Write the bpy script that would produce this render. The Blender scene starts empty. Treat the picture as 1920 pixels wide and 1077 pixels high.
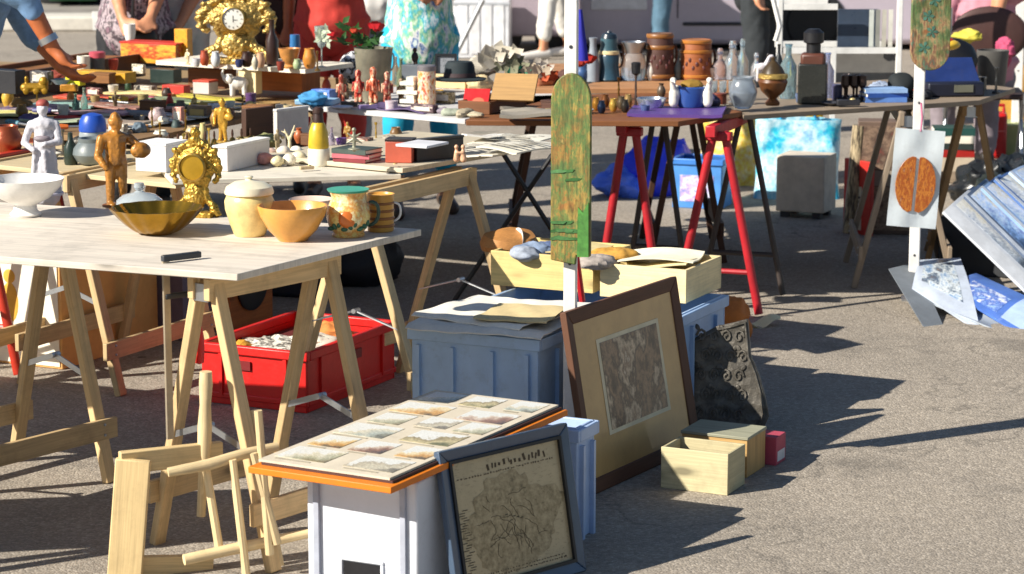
import bpy, math, random
from mathutils import Vector, Matrix, noise as mnoise
random.seed(7)
R = math.radians
sc = bpy.context.scene
COL = sc.collection
# ------------------------------------------------------------------ camera model (metres)
F, HC, HOR = 4600.0, 1.79, -303.0
TH = math.atan((538.5 - HOR) / F)
CT, ST = math.cos(TH), math.sin(TH)
def _ray(px, py):
    dx, dy = (px - 960) / F, (538.5 - py) / F
    return Vector((dx, CT + dy * ST, -ST + dy * CT))
def G(px, py, z=0.0):
    "ground (or table-height) point seen at a place of the photograph"
    r = _ray(px, py); t = (z - HC) / r.z
    return Vector((r.x * t, r.y * t, z))
def GD(px, py, Y):
    "point at depth Y"
    r = _ray(px, py); t = Y / r.y
    return Vector((r.x * t, Y, HC + r.z * t))
def S(p):
    return F / (p.y * CT - (p.z - HC) * ST)
def hz(Y, py):
    r = _ray(960, py); return HC + Y * r.z / r.y
def C(h):
    h = h.lstrip('#'); v = [int(h[i:i + 2], 16) / 255 for i in (0, 2, 4)]
    return tuple((x / 12.92 if x <= .04045 else ((x + .055) / 1.055) ** 2.4) for x in v)
# ------------------------------------------------------------------ materials
_M = {}
def _new(name):
    m = bpy.data.materials.new(name); m.use_nodes = True
    nt = m.node_tree; b = nt.nodes['Principled BSDF']
    return m, nt, b, nt.nodes.new, nt.links.new
def _mix(N, L, fac, a, b, mode='MIX'):
    n = N('ShaderNodeMix'); n.data_type = 'RGBA'; n.blend_type = mode
    for s, v in ((n.inputs[0], fac), (n.inputs[6], a), (n.inputs[7], b)):
        if hasattr(v, 'is_output'): L(v, s)
        elif isinstance(v, (int, float)): s.default_value = v
        else: s.default_value = (*v[:3], 1)
    return n.outputs[2]
def _noise(N, L, vec, scale, detail=5, rough=.6):
    n = N('ShaderNodeTexNoise'); n.inputs['Scale'].default_value = scale
    n.inputs['Detail'].default_value = detail; n.inputs['Roughness'].default_value = rough
    L(vec, n.inputs['Vector']); return n.outputs['Fac']
def _ramp(N, L, fac, stops, mode='LINEAR'):
    r = N('ShaderNodeValToRGB'); r.color_ramp.interpolation = mode
    e = r.color_ramp.elements
    while len(e) < len(stops): e.new(.5)
    for k, (p, c) in enumerate(stops):
        e[k].position = p; e[k].color = (*c[:3], 1) if not isinstance(c, float) else (c, c, c, 1)
    L(fac, r.inputs[0]); return r.outputs[0]
def _map(N, L, out, scale, loc=(0, 0, 0)):
    m = N('ShaderNodeMapping'); m.inputs['Scale'].default_value = scale; m.inputs['Location'].default_value = loc
    L(out, m.inputs['Vector']); return m.outputs[0]
def _bump(N, L, b, h, strength, dist=.004):
    n = N('ShaderNodeBump'); n.inputs['Strength'].default_value = strength; n.inputs['Distance'].default_value = dist
    L(h, n.inputs['Height']); L(n.outputs[0], b.inputs['Normal'])
def mul(c, k): return tuple(min(1, x * k) for x in c[:3])
def mat(col, rough=.5, metal=0.0, var=.22, s=9, bump=.12, bs=90, coat=0.0, trans=0.0, dirt=.25):
    "plain painted / plastic / ceramic surface with uneven tone and a little grime"
    key = ('p', col, rough, metal, var, s, bump, bs, coat, trans, dirt)
    if key in _M: return _M[key]
    c = C(col) if isinstance(col, str) else col
    m, nt, b, N, L = _new('surface_' + str(len(_M)))
    o = N('ShaderNodeTexCoord').outputs['Object']
    n1 = _noise(N, L, o, s, 6, .65)
    k = _ramp(N, L, n1, [(.3, mul(c, 1 - var)), (.7, mul(c, 1 + var * .6))])
    n3 = _noise(N, L, o, s * 3.3, 8, .75)
    dm = _ramp(N, L, n3, [(.52, 0.0), (.72, 1.0)])
    md = N('ShaderNodeMath'); md.operation = 'MULTIPLY'; md.inputs[1].default_value = dirt
    L(dm, md.inputs[0])
    k2 = _mix(N, L, md.outputs[0], k, mul((c[0] * .55 + .03, c[1] * .52 + .025, c[2] * .5 + .02), 1))
    L(k2, b.inputs['Base Color'])
    b.inputs['Metallic'].default_value = metal
    rr = N('ShaderNodeMapRange'); rr.inputs[3].default_value = max(.05, rough - .12); rr.inputs[4].default_value = min(1, rough + .15)
    L(n3, rr.inputs[0]); L(rr.outputs[0], b.inputs['Roughness'])
    b.inputs['Coat Weight'].default_value = coat
    b.inputs['Transmission Weight'].default_value = trans
    if bump: _bump(N, L, b, _noise(N, L, o, bs, 4), bump)
    _M[key] = m; return m
def wood(col, dark=.55, rough=.65, gl=(2.2, 46, 1), stain=.35, bump=.25):
    "timber: grain runs along the piece (UV u axis)"
    key = ('w', col, dark, rough, gl, stain)
    if key in _M: return _M[key]
    c = C(col)
    m, nt, b, N, L = _new('wood_' + str(len(_M)))
    tc = N('ShaderNodeTexCoord'); uv = tc.outputs['UV']
    oi = N('ShaderNodeObjectInfo')
    add = N('ShaderNodeVectorMath'); add.operation = 'MULTIPLY_ADD'
    add.inputs[1].default_value = (1, 1, 1); L(uv, add.inputs[0])
    cmb = N('ShaderNodeCombineXYZ'); mm = N('ShaderNodeMath'); mm.operation = 'MULTIPLY'; mm.inputs[1].default_value = 7.3
    L(oi.outputs['Random'], mm.inputs[0]); L(mm.outputs[0], cmb.inputs[0]); L(mm.outputs[0], cmb.inputs[1]); L(cmb.outputs[0], add.inputs[2])
    g1 = _noise(N, L, _map(N, L, add.outputs[0], gl), 1.0, 5, .6)
    g2 = _noise(N, L, _map(N, L, add.outputs[0], (gl[0] * 3, gl[1] * 5, 1)), 1.0, 3, .5)
    k = _ramp(N, L, g1, [(.25, mul(c, dark)), (.5, c), (.78, mul(c, 1.22))])
    k = _mix(N, L, .35, k, _ramp(N, L, g2, [(.3, mul(c, .6)), (.65, mul(c, 1.15))]))
    st = _noise(N, L, tc.outputs['Object'], 7, 6, .7)
    sm = N('ShaderNodeMath'); sm.operation = 'MULTIPLY'; sm.inputs[1].default_value = stain
    L(_ramp(N, L, st, [(.5, 0.0), (.72, 1.0)]), sm.inputs[0])
    k = _mix(N, L, sm.outputs[0], k, mul(c, .42))
    kv = N('ShaderNodeTexVoronoi'); kv.inputs['Scale'].default_value = 1.0; L(_map(N, L, add.outputs[0], (3.2, 9, 1)), kv.inputs['Vector'])
    k = _mix(N, L, _ramp(N, L, kv.outputs['Distance'], [(.07, .85), (.13, .25), (.2, .0)]), k, mul(c, .3))
    hs = N('ShaderNodeHueSaturation'); L(k, hs.inputs['Color'])
    vr = N('ShaderNodeMapRange'); vr.inputs[3].default_value = .82; vr.inputs[4].default_value = 1.15
    L(oi.outputs['Random'], vr.inputs[0]); L(vr.outputs[0], hs.inputs['Value'])
    L(hs.outputs[0], b.inputs['Base Color']); b.inputs['Roughness'].default_value = rough
    _bump(N, L, b, g2, bump, .002)
    _M[key] = m; return m
def prnt(cols, s=4.0, seed=0, rough=.35, stretch=(1, 1, 1), sharp=False, coat=0.0):
    "printed picture: patches of ink in the colours of the thing"
    key = ('i', tuple(cols), s, seed, rough, stretch, sharp, coat)
    if key in _M: return _M[key]
    m, nt, b, N, L = _new('print_' + str(len(_M)))
    o = _map(N, L, N('ShaderNodeTexCoord').outputs['Generated'], stretch, (seed * 3.1, seed * 1.7, seed))
    n1 = _noise(N, L, o, s, 7, .62)
    cs = [C(x) for x in cols]; n = len(cs)
    k = _ramp(N, L, n1, [(.28 + .44 * i / max(1, n - 1), c) for i, c in enumerate(cs)], 'CONSTANT' if sharp else 'LINEAR')
    n2 = _noise(N, L, o, s * 7, 5, .7)
    k = _mix(N, L, .4, k, _ramp(N, L, n2, [(.35, (.12, .1, .08)), (.65, (.95, .93, .88))]), 'OVERLAY')
    L(k, b.inputs['Base Color']); b.inputs['Roughness'].default_value = rough
    b.inputs['Coat Weight'].default_value = coat; b.inputs['Coat Roughness'].default_value = .04
    _M[key] = m; return m
def scenic(cols, seed):
    "little printed view: pale sky, a ragged skyline, darker ground"
    key = ('s', tuple(cols), seed)
    if key in _M: return _M[key]
    m, nt, b, N, L = _new('view_' + str(len(_M))); g = N('ShaderNodeTexCoord').outputs['Generated']
    sp = N('ShaderNodeSeparateXYZ'); L(g, sp.inputs[0])
    n = _noise(N, L, _map(N, L, g, (5, 2.2, 1), (seed * 2.7, 0, 0)), 1.0, 6, .65)
    ma = N('ShaderNodeMath'); ma.operation = 'MULTIPLY_ADD'; ma.inputs[1].default_value = .9; L(n, ma.inputs[0]); L(sp.outputs[1], ma.inputs[2])
    cs = [C(c) for c in cols]
    k = _ramp(N, L, ma.outputs[0], [(.30, mul(cs[0], .8)), (.52, cs[3] if sum(cs[3]) < 1.2 else cs[0]), (.72, cs[1]), (.95, mul(cs[2], 1.1)), (1.0, (.72, .72, .68))])
    n2 = _noise(N, L, _map(N, L, g, (1, 1, 1), (seed, seed, 0)), 26, 5, .75)
    k = _mix(N, L, .55, k, _ramp(N, L, n2, [(.35, (.12, .11, .09)), (.62, (.9, .88, .82))]), 'OVERLAY')
    L(k, b.inputs['Base Color']); b.inputs['Roughness'].default_value = .3; b.inputs['Coat Weight'].default_value = .3; b.inputs['Coat Roughness'].default_value = .05
    _M[key] = m; return m
def carved(col):
    key = ('carved', col)
    if key in _M: return _M[key]
    c = C(col); m, nt, b, N, L = _new('carved_' + str(len(_M)))
    o = N('ShaderNodeTexCoord').outputs['Object']
    n = _noise(N, L, o, 22, 6, .65)
    v = N('ShaderNodeTexVoronoi'); v.inputs['Scale'].default_value = 26; L(o, v.inputs['Vector'])
    L(_ramp(N, L, n, [(.35, mul(c, .6)), (.52, c), (.7, mul(c, 1.5))]), b.inputs['Base Color'])
    mx = N('ShaderNodeMath'); mx.operation = 'ADD'; L(n, mx.inputs[0]); L(v.outputs['Distance'], mx.inputs[1])
    _bump(N, L, b, mx.outputs[0], .9, .006)
    b.inputs['Roughness'].default_value = .5; b.inputs['Metallic'].default_value = .3
    _M[key] = m; return m
def asphalt():
    m, nt, b, N, L = _new('asphalt')
    o = N('ShaderNodeTexCoord').outputs['Object']
    v = N('ShaderNodeTexVoronoi'); v.inputs['Scale'].default_value = 150; L(o, v.inputs['Vector'])
    sep = N('ShaderNodeSeparateColor'); L(v.outputs['Color'], sep.inputs[0])
    k = _ramp(N, L, sep.outputs[0], [(0, C('#77736d')), (.45, C('#958f87')), (.8, C('#ada69d')), (1, C('#ccc6bd'))])
    k = _mix(N, L, .5, k, C('#a2988b'))
    big = _noise(N, L, o, 1.1, 7, .65)
    k = _mix(N, L, .8, k, _ramp(N, L, big, [(.25, (.70, .70, .70)), (.5, (.98, .97, .96)), (.75, (1.14, 1.13, 1.1))]), 'MULTIPLY')
    mid = _noise(N, L, o, 34, 6, .75)
    k = _mix(N, L, .75, k, _ramp(N, L, mid, [(.3, (.72, .72, .73)), (.5, (1, 1, 1)), (.72, (1.15, 1.14, 1.11))]), 'MULTIPLY')
    sp = _noise(N, L, o, 9, 8, .8)
    spm = _ramp(N, L, sp, [(.66, 0.0), (.72, .6)])
    k = _mix(N, L, spm, k, (.08, .075, .07))
    gum = N('ShaderNodeTexVoronoi'); gum.inputs['Scale'].default_value = 2.3; L(o, gum.inputs['Vector'])
    k = _mix(N, L, _ramp(N, L, gum.outputs['Distance'], [(.03, .7), (.045, 0.0)]), k, (.05, .048, .045))
    oil = _noise(N, L, _map(N, L, o, (1, 1, 1), (4.2, 1.7, 0)), 1.7, 5, .55)
    k = _mix(N, L, _ramp(N, L, oil, [(.6, 0.0), (.68, .38), (.8, .5)]), k, (.07, .066, .06))
    ck = N('ShaderNodeTexVoronoi'); ck.feature = 'DISTANCE_TO_EDGE'; ck.inputs['Scale'].default_value = .55
    wv = N('ShaderNodeVectorMath'); wv.operation = 'ADD'; L(o, wv.inputs[0])
    nn = N('ShaderNodeTexNoise'); nn.inputs['Scale'].default_value = 2.2; nn.inputs['Detail'].default_value = 6; L(o, nn.inputs['Vector']); L(nn.outputs['Color'], wv.inputs[1]); L(wv.outputs[0], ck.inputs['Vector'])
    k = _mix(N, L, _ramp(N, L, ck.outputs['Distance'], [(.0, .45), (.006, 0.0)]), k, (.06, .055, .05))
    k = _mix(N, L, 1.0, k, (.90, .875, .84), 'MULTIPLY')
    L(k, b.inputs['Base Color']); b.inputs['Roughness'].default_value = .9
    hh = N('ShaderNodeMath'); hh.operation = 'SUBTRACT'; L(mid, hh.inputs[0]); L(v.outputs['Distance'], hh.inputs[1])
    _bump(N, L, b, hh.outputs[0], .5, .004)
    return m
def glassy(col='#cfd8e0', rough=.06):
    key = ('g', col, rough)
    if key in _M: return _M[key]
    m, nt, b, N, L = _new('glass_' + str(len(_M)))
    b.inputs['Base Color'].default_value = (*C(col), 1); b.inputs['Roughness'].default_value = rough
    b.inputs['Transmission Weight'].default_value = .8; b.inputs['IOR'].default_value = 1.3
    o = N('ShaderNodeTexCoord').outputs['Object']; _bump(N, L, b, _noise(N, L, o, 60, 3), .5, .004)
    _M[key] = m; return m
# ------------------------------------------------------------------ mesh builder
class MB:
    def __init__(s): s.v = []; s.f = []; s.ax = []
    def add(s, vs, fs, ax=None):
        o = len(s.v); s.v += [Vector(p) for p in vs]
        for f in fs: s.f.append([o + i for i in f]); s.ax.append(ax)
        return s
    def hexa(s, p, ax=None):
        return s.add(p, [(0, 3, 2, 1), (4, 5, 6, 7), (0, 1, 5, 4), (1, 2, 6, 5), (2, 3, 7, 6), (3, 0, 4, 7)], ax)
    def box(s, c, d, rz=0, rx=0, ry=0):
        M = Matrix.Rotation(rz, 3, 'Z') @ Matrix.Rotation(ry, 3, 'Y') @ Matrix.Rotation(rx, 3, 'X')
        c = Vector(c); x, y, z = d[0] / 2, d[1] / 2, d[2] / 2
        k = max(range(3), key=lambda i: d[i]); ax = M @ Vector([1 if i == k else 0 for i in range(3)])
        return s.hexa([c + M @ Vector(q) for q in ((-x, -y, -z), (x, -y, -z), (x, y, -z), (-x, y, -z), (-x, -y, z), (x, -y, z), (x, y, z), (-x, y, z))], ax)
    def bar(s, p, q, w, h, up=(0, 0, 1), tw=1.0):
        p, q = Vector(p), Vector(q); a = (q - p).normalized(); up = Vector(up)
        if abs(a.dot(up)) > .95: up = Vector((0, 1, 0))
        x = a.cross(up).normalized(); y = x.cross(a).normalized()
        P = []
        for c, k in ((p, 1.0), (q, tw)):
            P += [c - x * w / 2 * k - y * h / 2 * k, c + x * w / 2 * k - y * h / 2 * k, c + x * w / 2 * k + y * h / 2 * k, c - x * w / 2 * k + y * h / 2 * k]
        return s.hexa(P, a)
    def tube(s, pts, r, n=10, cap=True):
        pts = [Vector(p) for p in pts]; rs = r if isinstance(r, (list, tuple)) else [r] * len(pts)
        o = []; prev = None
        for i, p in enumerate(pts):
            a = (pts[min(i + 1, len(pts) - 1)] - pts[max(i - 1, 0)])
            a = a.normalized() if a.length > 1e-9 else Vector((0, 0, 1))
            u = prev if prev else (Vector((0, 0, 1)) if abs(a.z) < .9 else Vector((1, 0, 0)))
            x = (u - a * u.dot(a)).normalized(); prev = x; y = a.cross(x)
            o += [p + (x * math.cos(2 * math.pi * k / n) + y * math.sin(2 * math.pi * k / n)) * rs[i] for k in range(n)]
        fs = [(i * n + k, i * n + (k + 1) % n, (i + 1) * n + (k + 1) % n, (i + 1) * n + k) for i in range(len(pts) - 1) for k in range(n)]
        if cap: fs += [tuple(range(n))[::-1], tuple((len(pts) - 1) * n + k for k in range(n))]
        return s.add(o, fs, (pts[-1] - pts[0]).normalized() if (pts[-1] - pts[0]).length > 1e-6 else None)
    def lathe(s, prof, n=24, c=(0, 0, 0), sx=1, sy=1, flute=0, fn=0):
        c = Vector(c); o = []
        for r, z in prof:
            for k in range(n):
                a = 2 * math.pi * k / n; rr = max(r, 1e-4) * (1 + (flute * math.cos(a * fn) if fn else 0))
                o.append(c + Vector((math.cos(a) * rr * sx, math.sin(a) * rr * sy, z)))
        m = len(prof)
        fs = [(i * n + k, i * n + (k + 1) % n, (i + 1) * n + (k + 1) % n, (i + 1) * n + k) for i in range(m - 1) for k in range(n)]
        fs += [tuple(range(n))[::-1], tuple((m - 1) * n + k for k in range(n))]
        return s.add(o, fs)
    def ell(s, c, r, n=14, m=9, rz=0, ry=0, rx=0):
        M = Matrix.Rotation(rz, 3, 'Z') @ Matrix.Rotation(ry, 3, 'Y') @ Matrix.Rotation(rx, 3, 'X'); c = Vector(c)
        r = r if isinstance(r, (tuple, list)) else (r, r, r); o = []
        for i in range(m + 1):
            t = math.pi * i / m
            for k in range(n):
                a = 2 * math.pi * k / n; q = max(math.sin(t), 1e-3)
                o.append(c + M @ Vector((r[0] * q * math.cos(a), r[1] * q * math.sin(a), -r[2] * math.cos(t))))
        fs = [(i * n + k, i * n + (k + 1) % n, (i + 1) * n + (k + 1) % n, (i + 1) * n + k) for i in range(m) for k in range(n)]
        return s.add(o, fs)
    def cap(s, p, q, r1, r2, n=10):
        p, q = Vector(p), Vector(q); a = (q - p); L = a.length; a = a.normalized() if L > 1e-9 else Vector((0, 0, 1))
        pts = []; rs = []
        for t in (-90, -60, -30, 0): pts.append(p + a * r1 * math.sin(R(t))); rs.append(max(1e-4, r1 * math.cos(R(t))))
        for t in (0, 30, 60, 90): pts.append(q + a * r2 * math.sin(R(t))); rs.append(max(1e-4, r2 * math.cos(R(t))))
        return s.tube(pts, rs, n)
    def prism(s, pts, z0, z1, T=None):
        n = len(pts); vs = [Vector((x, y, z0)) for x, y in pts] + [Vector((x, y, z1)) for x, y in pts]
        if T: vs = [T @ v for v in vs]
        return s.add(vs, [tuple(range(n))[::-1], tuple(range(n, 2 * n))] + [(k, (k + 1) % n, n + (k + 1) % n, n + k) for k in range(n)])
    def sheet(s, w, d, th, fn=None, nx=8, ny=8):
        "thin slab in local xy, centre at the origin, fn(x,y)->z lifts it"
        fn = fn or (lambda x, y: 0); o = []
        for lay in (0, 1):
            for j in range(ny + 1):
                for i in range(nx + 1):
                    x, y = (i / nx - .5) * w, (j / ny - .5) * d
                    o.append((x, y, fn(x, y) + lay * th))
        W = nx + 1; K = W * (ny + 1); fs = []
        for j in range(ny):
            for i in range(nx):
                a = j * W + i; fs.append((a, a + W, a + W + 1, a + 1)); fs.append((K + a, K + a + 1, K + a + W + 1, K + a + W))
        for i in range(nx):
            fs.append((i, i + 1, K + i + 1, K + i)); a = ny * W + i; fs.append((a + 1, a, K + a, K + a + 1))
        for j in range(ny):
            a = j * W; fs.append((a + W, a, K + a, K + a + W)); a = j * W + nx; fs.append((a, a + W, K + a + W, K + a))
        return s.add(o, fs, Vector((1, 0, 0)))
    def xf(s, M):
        s.v = [M @ p for p in s.v]; return s
    def wob(s, amp, sc_=8, seed=0):
        for p in s.v:
            d = mnoise.noise_vector(p * sc_ + Vector((seed, seed * 2.3, 0))); p += d * amp
        return s
    def crumple(s, amp, sc_=8, seed=0):
        "ridged folds, as in cloth or a soft bag"
        c = sum(s.v, Vector()) / len(s.v); o = Vector((seed * 3.7, seed, 1.3))
        for p in s.v:
            d = (p - c); d = d.normalized() if d.length > 1e-6 else Vector((0, 0, 1)); k = 0; a = 1; f = sc_
            for i in range(4):
                k += a * (1 - 2.6 * abs(mnoise.noise(p * f + o))); a *= .55; f *= 1.9
            p += d * amp * k * .6 + mnoise.noise_vector(p * sc_ * .6 + o) * amp * .6
        return s
    def sack(s, w, d, h, amp, seed=0, n=44, m=18):
        "soft upright bag: rounded-box section, creased"
        o = []
        for j in range(m + 1):
            t = j / m; sy = d * (1 - .55 * t ** 2)
            for k in range(n):
                a = 2 * math.pi * k / n; c_, s_ = math.cos(a), math.sin(a)
                o.append((w / 2 * math.copysign(abs(c_) ** .35, c_) * (1 - .06 * math.sin(t * 3)), sy / 2 * math.copysign(abs(s_) ** .5, s_), h * t))
        s.add(o, [(i * n + k, i * n + (k + 1) % n, (i + 1) * n + (k + 1) % n, (i + 1) * n + k) for i in range(m) for k in range(n)] + [tuple(range(n))[::-1]])
        for p in s.v:
            k = 1 - 2.4 * abs(mnoise.noise(p * 7 + Vector((seed, 0, 0)))) + .5 * (1 - 2.4 * abs(mnoise.noise(p * 15 + Vector((0, seed, 0)))))
            p.y += amp * k * (1 if p.y > 0 else -1) * .6; p.x += amp * .4 * mnoise.noise(p * 6); p.z += amp * .5 * mnoise.noise(p * 9 + Vector((3, 1, seed))) * (p.z > h * .5)
        return s
    def build(s, name, m, parent=None, smooth=True, ang=38, bevel=0, remesh=0, sub=0, off=None, disp=None):
        if off is None and parent is not None and parent.get('_w'): off = parent['_loc']
        vs = s.v if off is None else [p - Vector(off) for p in s.v]
        me = bpy.data.meshes.new(name); me.from_pydata([tuple(p) for p in vs], [], s.f); me.update()
        uv = me.uv_layers.new(name='UVMap').data
        for poly, ax in zip(me.polygons, s.ax):
            nrm = poly.normal
            a = ax if ax is not None else Vector((1, 0, 0))
            if abs(a.dot(nrm)) > .85: a = Vector((0, 0, 1)) if abs(nrm.z) < .7 else Vector((0, 1, 0))
            a = (a - nrm * a.dot(nrm)); a = a.normalized() if a.length > 1e-6 else Vector((1, 0, 0))
            bb = nrm.cross(a)
            for li in poly.loop_indices:
                q = me.vertices[me.loops[li].vertex_index].co; uv[li].uv = (q.dot(a), q.dot(bb))
        if smooth and not remesh:
            me.shade_smooth(); me.set_sharp_from_angle(angle=R(ang))
        me.materials.append(m)
        o = bpy.data.objects.new(name, me); COL.objects.link(o)
        if parent is not None: o.parent = parent
        if bevel:
            b = o.modifiers.new('bevel', 'BEVEL'); b.width = bevel; b.segments = 2; b.limit_method = 'ANGLE'; b.angle_limit = R(50)
        if remesh:
            r = o.modifiers.new('remesh', 'REMESH'); r.mode = 'VOXEL'; r.voxel_size = remesh; r.use_smooth_shade = True
            q = o.modifiers.new('smooth', 'SMOOTH'); q.iterations = 3; q.factor = .5
        if disp:
            for sz, st in disp:
                tx = bpy.data.textures.new('relief', 'CLOUDS'); tx.noise_scale = sz; tx.noise_depth = 3
                d = o.modifiers.new('relief', 'DISPLACE'); d.texture = tx; d.strength = st; d.mid_level = .5; d.texture_coords = 'LOCAL'
        if sub:
            q = o.modifiers.new('sub', 'SUBSURF'); q.levels = sub; q.render_levels = sub
        return o
_LAB = {}
def tag(o, label, cat, group=None):
    o['label'] = label; o['category'] = cat
    if group: o['group'] = group
    if label in _LAB and not group: print('DUP LABEL', label)
    _LAB[label] = 1
    n = len(label.split())
    if n < 4 or n > 16: print('LABEL LEN', n, label)
    return o
def thing(name, label, cat, loc=(0, 0, 0), rz=0.0, group=None, world=False):
    o = bpy.data.objects.new(name, None); o.empty_display_size = .05; COL.objects.link(o)
    o.location = loc; o.rotation_euler = (0, 0, rz); tag(o, label, cat, group)
    if world: o['_w'] = 1; o['_loc'] = tuple(loc)
    return o
def place(o, loc, rz=0.0, rx=0.0, ry=0.0):
    o.location = loc; o.rotation_euler = (rx, ry, rz); return o
def struct(o): o['kind'] = 'structure'; return o
YAW = R(-26)
U = Vector((math.cos(YAW), math.sin(YAW), 0)); V = Vector((-math.sin(YAW), math.cos(YAW), 0))
ZT = .75
# ------------------------------------------------------------------ shared materials
W_TRES = wood('#cdaf80', dark=.6, stain=.5); W_PLY = wood('#ccc2b4', dark=.6, gl=(1.5, 26, 1), stain=.45)
W_BRN = wood('#7a4a26'); W_ORG = wood('#b4672c'); W_DARK = wood('#4a2c1c'); W_CREAM = wood('#e2cf9f', dark=.75); W_GREY = wood('#8a7a68')
WHITE = mat('#e6e4e0', .45, dirt=.15); OFFW = mat('#e9e3d2', .6); BLACK = mat('#15151a', .45, var=.4); DGREY = mat('#33363c', .5)
STEEL = mat('#b9bcc0', .35, metal=.9, var=.1); BRASS = mat('#b0914a', .34, metal=.8, var=.45, s=30, bump=.5, bs=45, dirt=.6); GOLD = mat('#c4a45c', .36, metal=.6, var=.5, s=34, bump=.8, bs=75, dirt=.75)
RED = mat('#b3161c', .4); REDP = mat('#d31f1b', .38, var=.15); DRED = mat('#7d1a1c', .5); BLUE = mat('#1d4fae', .45); TURQ = mat('#1c9fc4', .5)
BOXBL = mat('#a9c2de', .45, var=.14, s=6, bump=.08, dirt=.5); PAPER = mat('#e4ded0', .8, var=.1, s=14, dirt=.3); GLASS = glassy()
YEL = mat('#dba51f', .45); ORG = mat('#d6701c', .45); CREAM = mat('#e6d5a4', .5); CARD = mat('#dba765', .85, var=.12, dirt=.3)
# ------------------------------------------------------------------ world, sun, camera
EL, SHX, SHY = 33.0, .885, .465                       # shadows fall to +X and a little away
w = bpy.data.worlds.new('World'); sc.world = w; w.use_nodes = True
sky = w.node_tree.nodes.new('ShaderNodeTexSky'); sky.sky_type = 'NISHITA'; sky.sun_disc = False
bg = w.node_tree.nodes['Background']; bg.inputs[1].default_value = .055
w.node_tree.links.new(sky.outputs[0], bg.inputs[0])
hd = Vector((SHX, SHY, 0)).normalized()
sd = Vector((hd.x * math.cos(R(EL)), hd.y * math.cos(R(EL)), -math.sin(R(EL))))
sky.sun_elevation = R(EL); sky.sun_rotation = math.atan2(-hd.x, -hd.y); sky.air_density = 1.0; sky.dust_density = .4; sky.ozone_density = 2.0
sl = bpy.data.lights.new('sun', 'SUN'); sl.energy = 5.0; sl.angle = R(.5); sl.color = (1, .94, .83)
so = bpy.data.objects.new('sun', sl); COL.objects.link(so); so.rotation_euler = sd.to_track_quat('-Z', 'Y').to_euler(); so.location = (-10, -2, 12)
cd = bpy.data.cameras.new('camera'); cam = bpy.data.objects.new('camera', cd); COL.objects.link(cam); sc.camera = cam
cam.location = (0, 0, HC); cam.rotation_euler = (R(90) - TH, 0, 0)
cd.sensor_width = 36; cd.sensor_fit = 'HORIZONTAL'; cd.lens = 36 * F / 1920; cd.clip_start = .1; cd.clip_end = 500
cd.dof.use_dof = True; cd.dof.focus_distance = 7.0; cd.dof.aperture_fstop = 7.1
sc.view_settings.view_transform = 'Standard'; sc.view_settings.look = 'None'; sc.view_settings.gamma = 1; sc.view_settings.exposure = .72
# ------------------------------------------------------------------ ground
b = MB(); b.sheet(260, 260, .01, None, 2, 2)
g = struct(b.build('asphalt_ground', asphalt(), smooth=False)); g.location = (0, 110, -.01)
k0, k1 = G(-400, 96), G(560, 86)
b = MB(); b.box((-3.2, 23.4, .07), (11, .5, .14)); struct(b.build('kerb', mat('#cfc9bd', .9, var=.2), bevel=.02))
b = MB(); b.box((-4.6, 27.6, .065), (14, 7.8, .13)); struct(b.build('pavement', mat('#8f8880', .9, var=.3, s=3)))
# ------------------------------------------------------------------ trestles and tabletops
def trestle(label, N, Fp, zt, splay, wm, ext=.035, stay=True, group='wooden folding trestles', hw=.038, ht=.024):
    d = (Fp - N); d.z = 0; d = d.normalized(); n = Vector((d.y, -d.x, 0))
    base = (N + Fp) / 2; base.z = 0
    t = thing('trestle', label, 'trestle', base, group=group, world=True)
    for sgn in (-1, 1):
        for P in (N, Fp):
            top = Vector((P.x, P.y, zt - .012)) + n * sgn * .022; ft = Vector((P.x, P.y, 0)) + n * sgn * splay
            MB().bar(ft, top, hw, ht, n).build('leg', wm, t, bevel=.003)
        a = n * sgn * (splay * .80 + .017)
        MB().bar(Vector((N.x, N.y, .15)) + a - d * .05, Vector((Fp.x, Fp.y, .15)) + a + d * .05, .016, .058).build('rail', wm, t, bevel=.002)
        a = n * sgn * .028
        MB().bar(Vector((N.x, N.y, zt - .04)) + a - d * ext, Vector((Fp.x, Fp.y, zt - .04)) + a + d * ext, .02, .055).build('top_beam', wm, t, bevel=.002)
    for P in (N, Fp):
        o_ = d * (-.026 if P is N else .026)
        MB().box(Vector((P.x, P.y, zt - .05)) + o_, (.05, .004, .045), math.atan2(n.y, n.x)).build('hinge', STEEL, t, bevel=.001)
        b = MB()
        for sgn in (-1, 1):
            for z in (.135, .165): c_ = Vector((P.x, P.y, z)) + n * sgn * (splay * .80 + .026); b.ell(c_, .0045, 8, 5)
        b.build('screws', STEEL, t)['kind'] = 'stuff'
    if stay:
        for P in (N, Fp):
            z = .30; q = splay * (1 - z / zt) + .012; b = MB(); mid = Vector((P.x, P.y, z + .045)) + d * .005
            for sgn in (-1, 1):
                b.bar(Vector((P.x, P.y, z)) + n * sgn * q + d * -.012, mid - d * .017, .004, .016, n)
            b.tube([mid - d * .03, mid + d * .0], .008, 8); b.build('folding_stay', STEEL, t)
    return t
aN, aF = G(390, 520, .72), G(603, 478, .72); dT = (aF - aN); dT.z = 0
trestle('wooden trestle with stays behind the broken chair frame', aN, aF, .735, .205, W_TRES)
aF2 = G(100, 420, .72); trestle('wooden trestle in front of the big cardboard box', aF2 - dT.normalized() * .62, aF2, .735, .2, W_TRES)
dN = GD(668, 352, 7.5); dF = GD(866, 318, 8.05)
trestle('wooden trestle straddling the red crate, behind the blue-grey boxes', dN, dF, .73, .25, W_TRES)
eN = GD(1704, 200, 9.75); eF = eN + Vector((.05, .62, 0))
trestle('weathered trestle behind the hanging plastic sleeve', eN, eF, .73, .2, W_GREY, stay=False, hw=.036)
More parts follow.
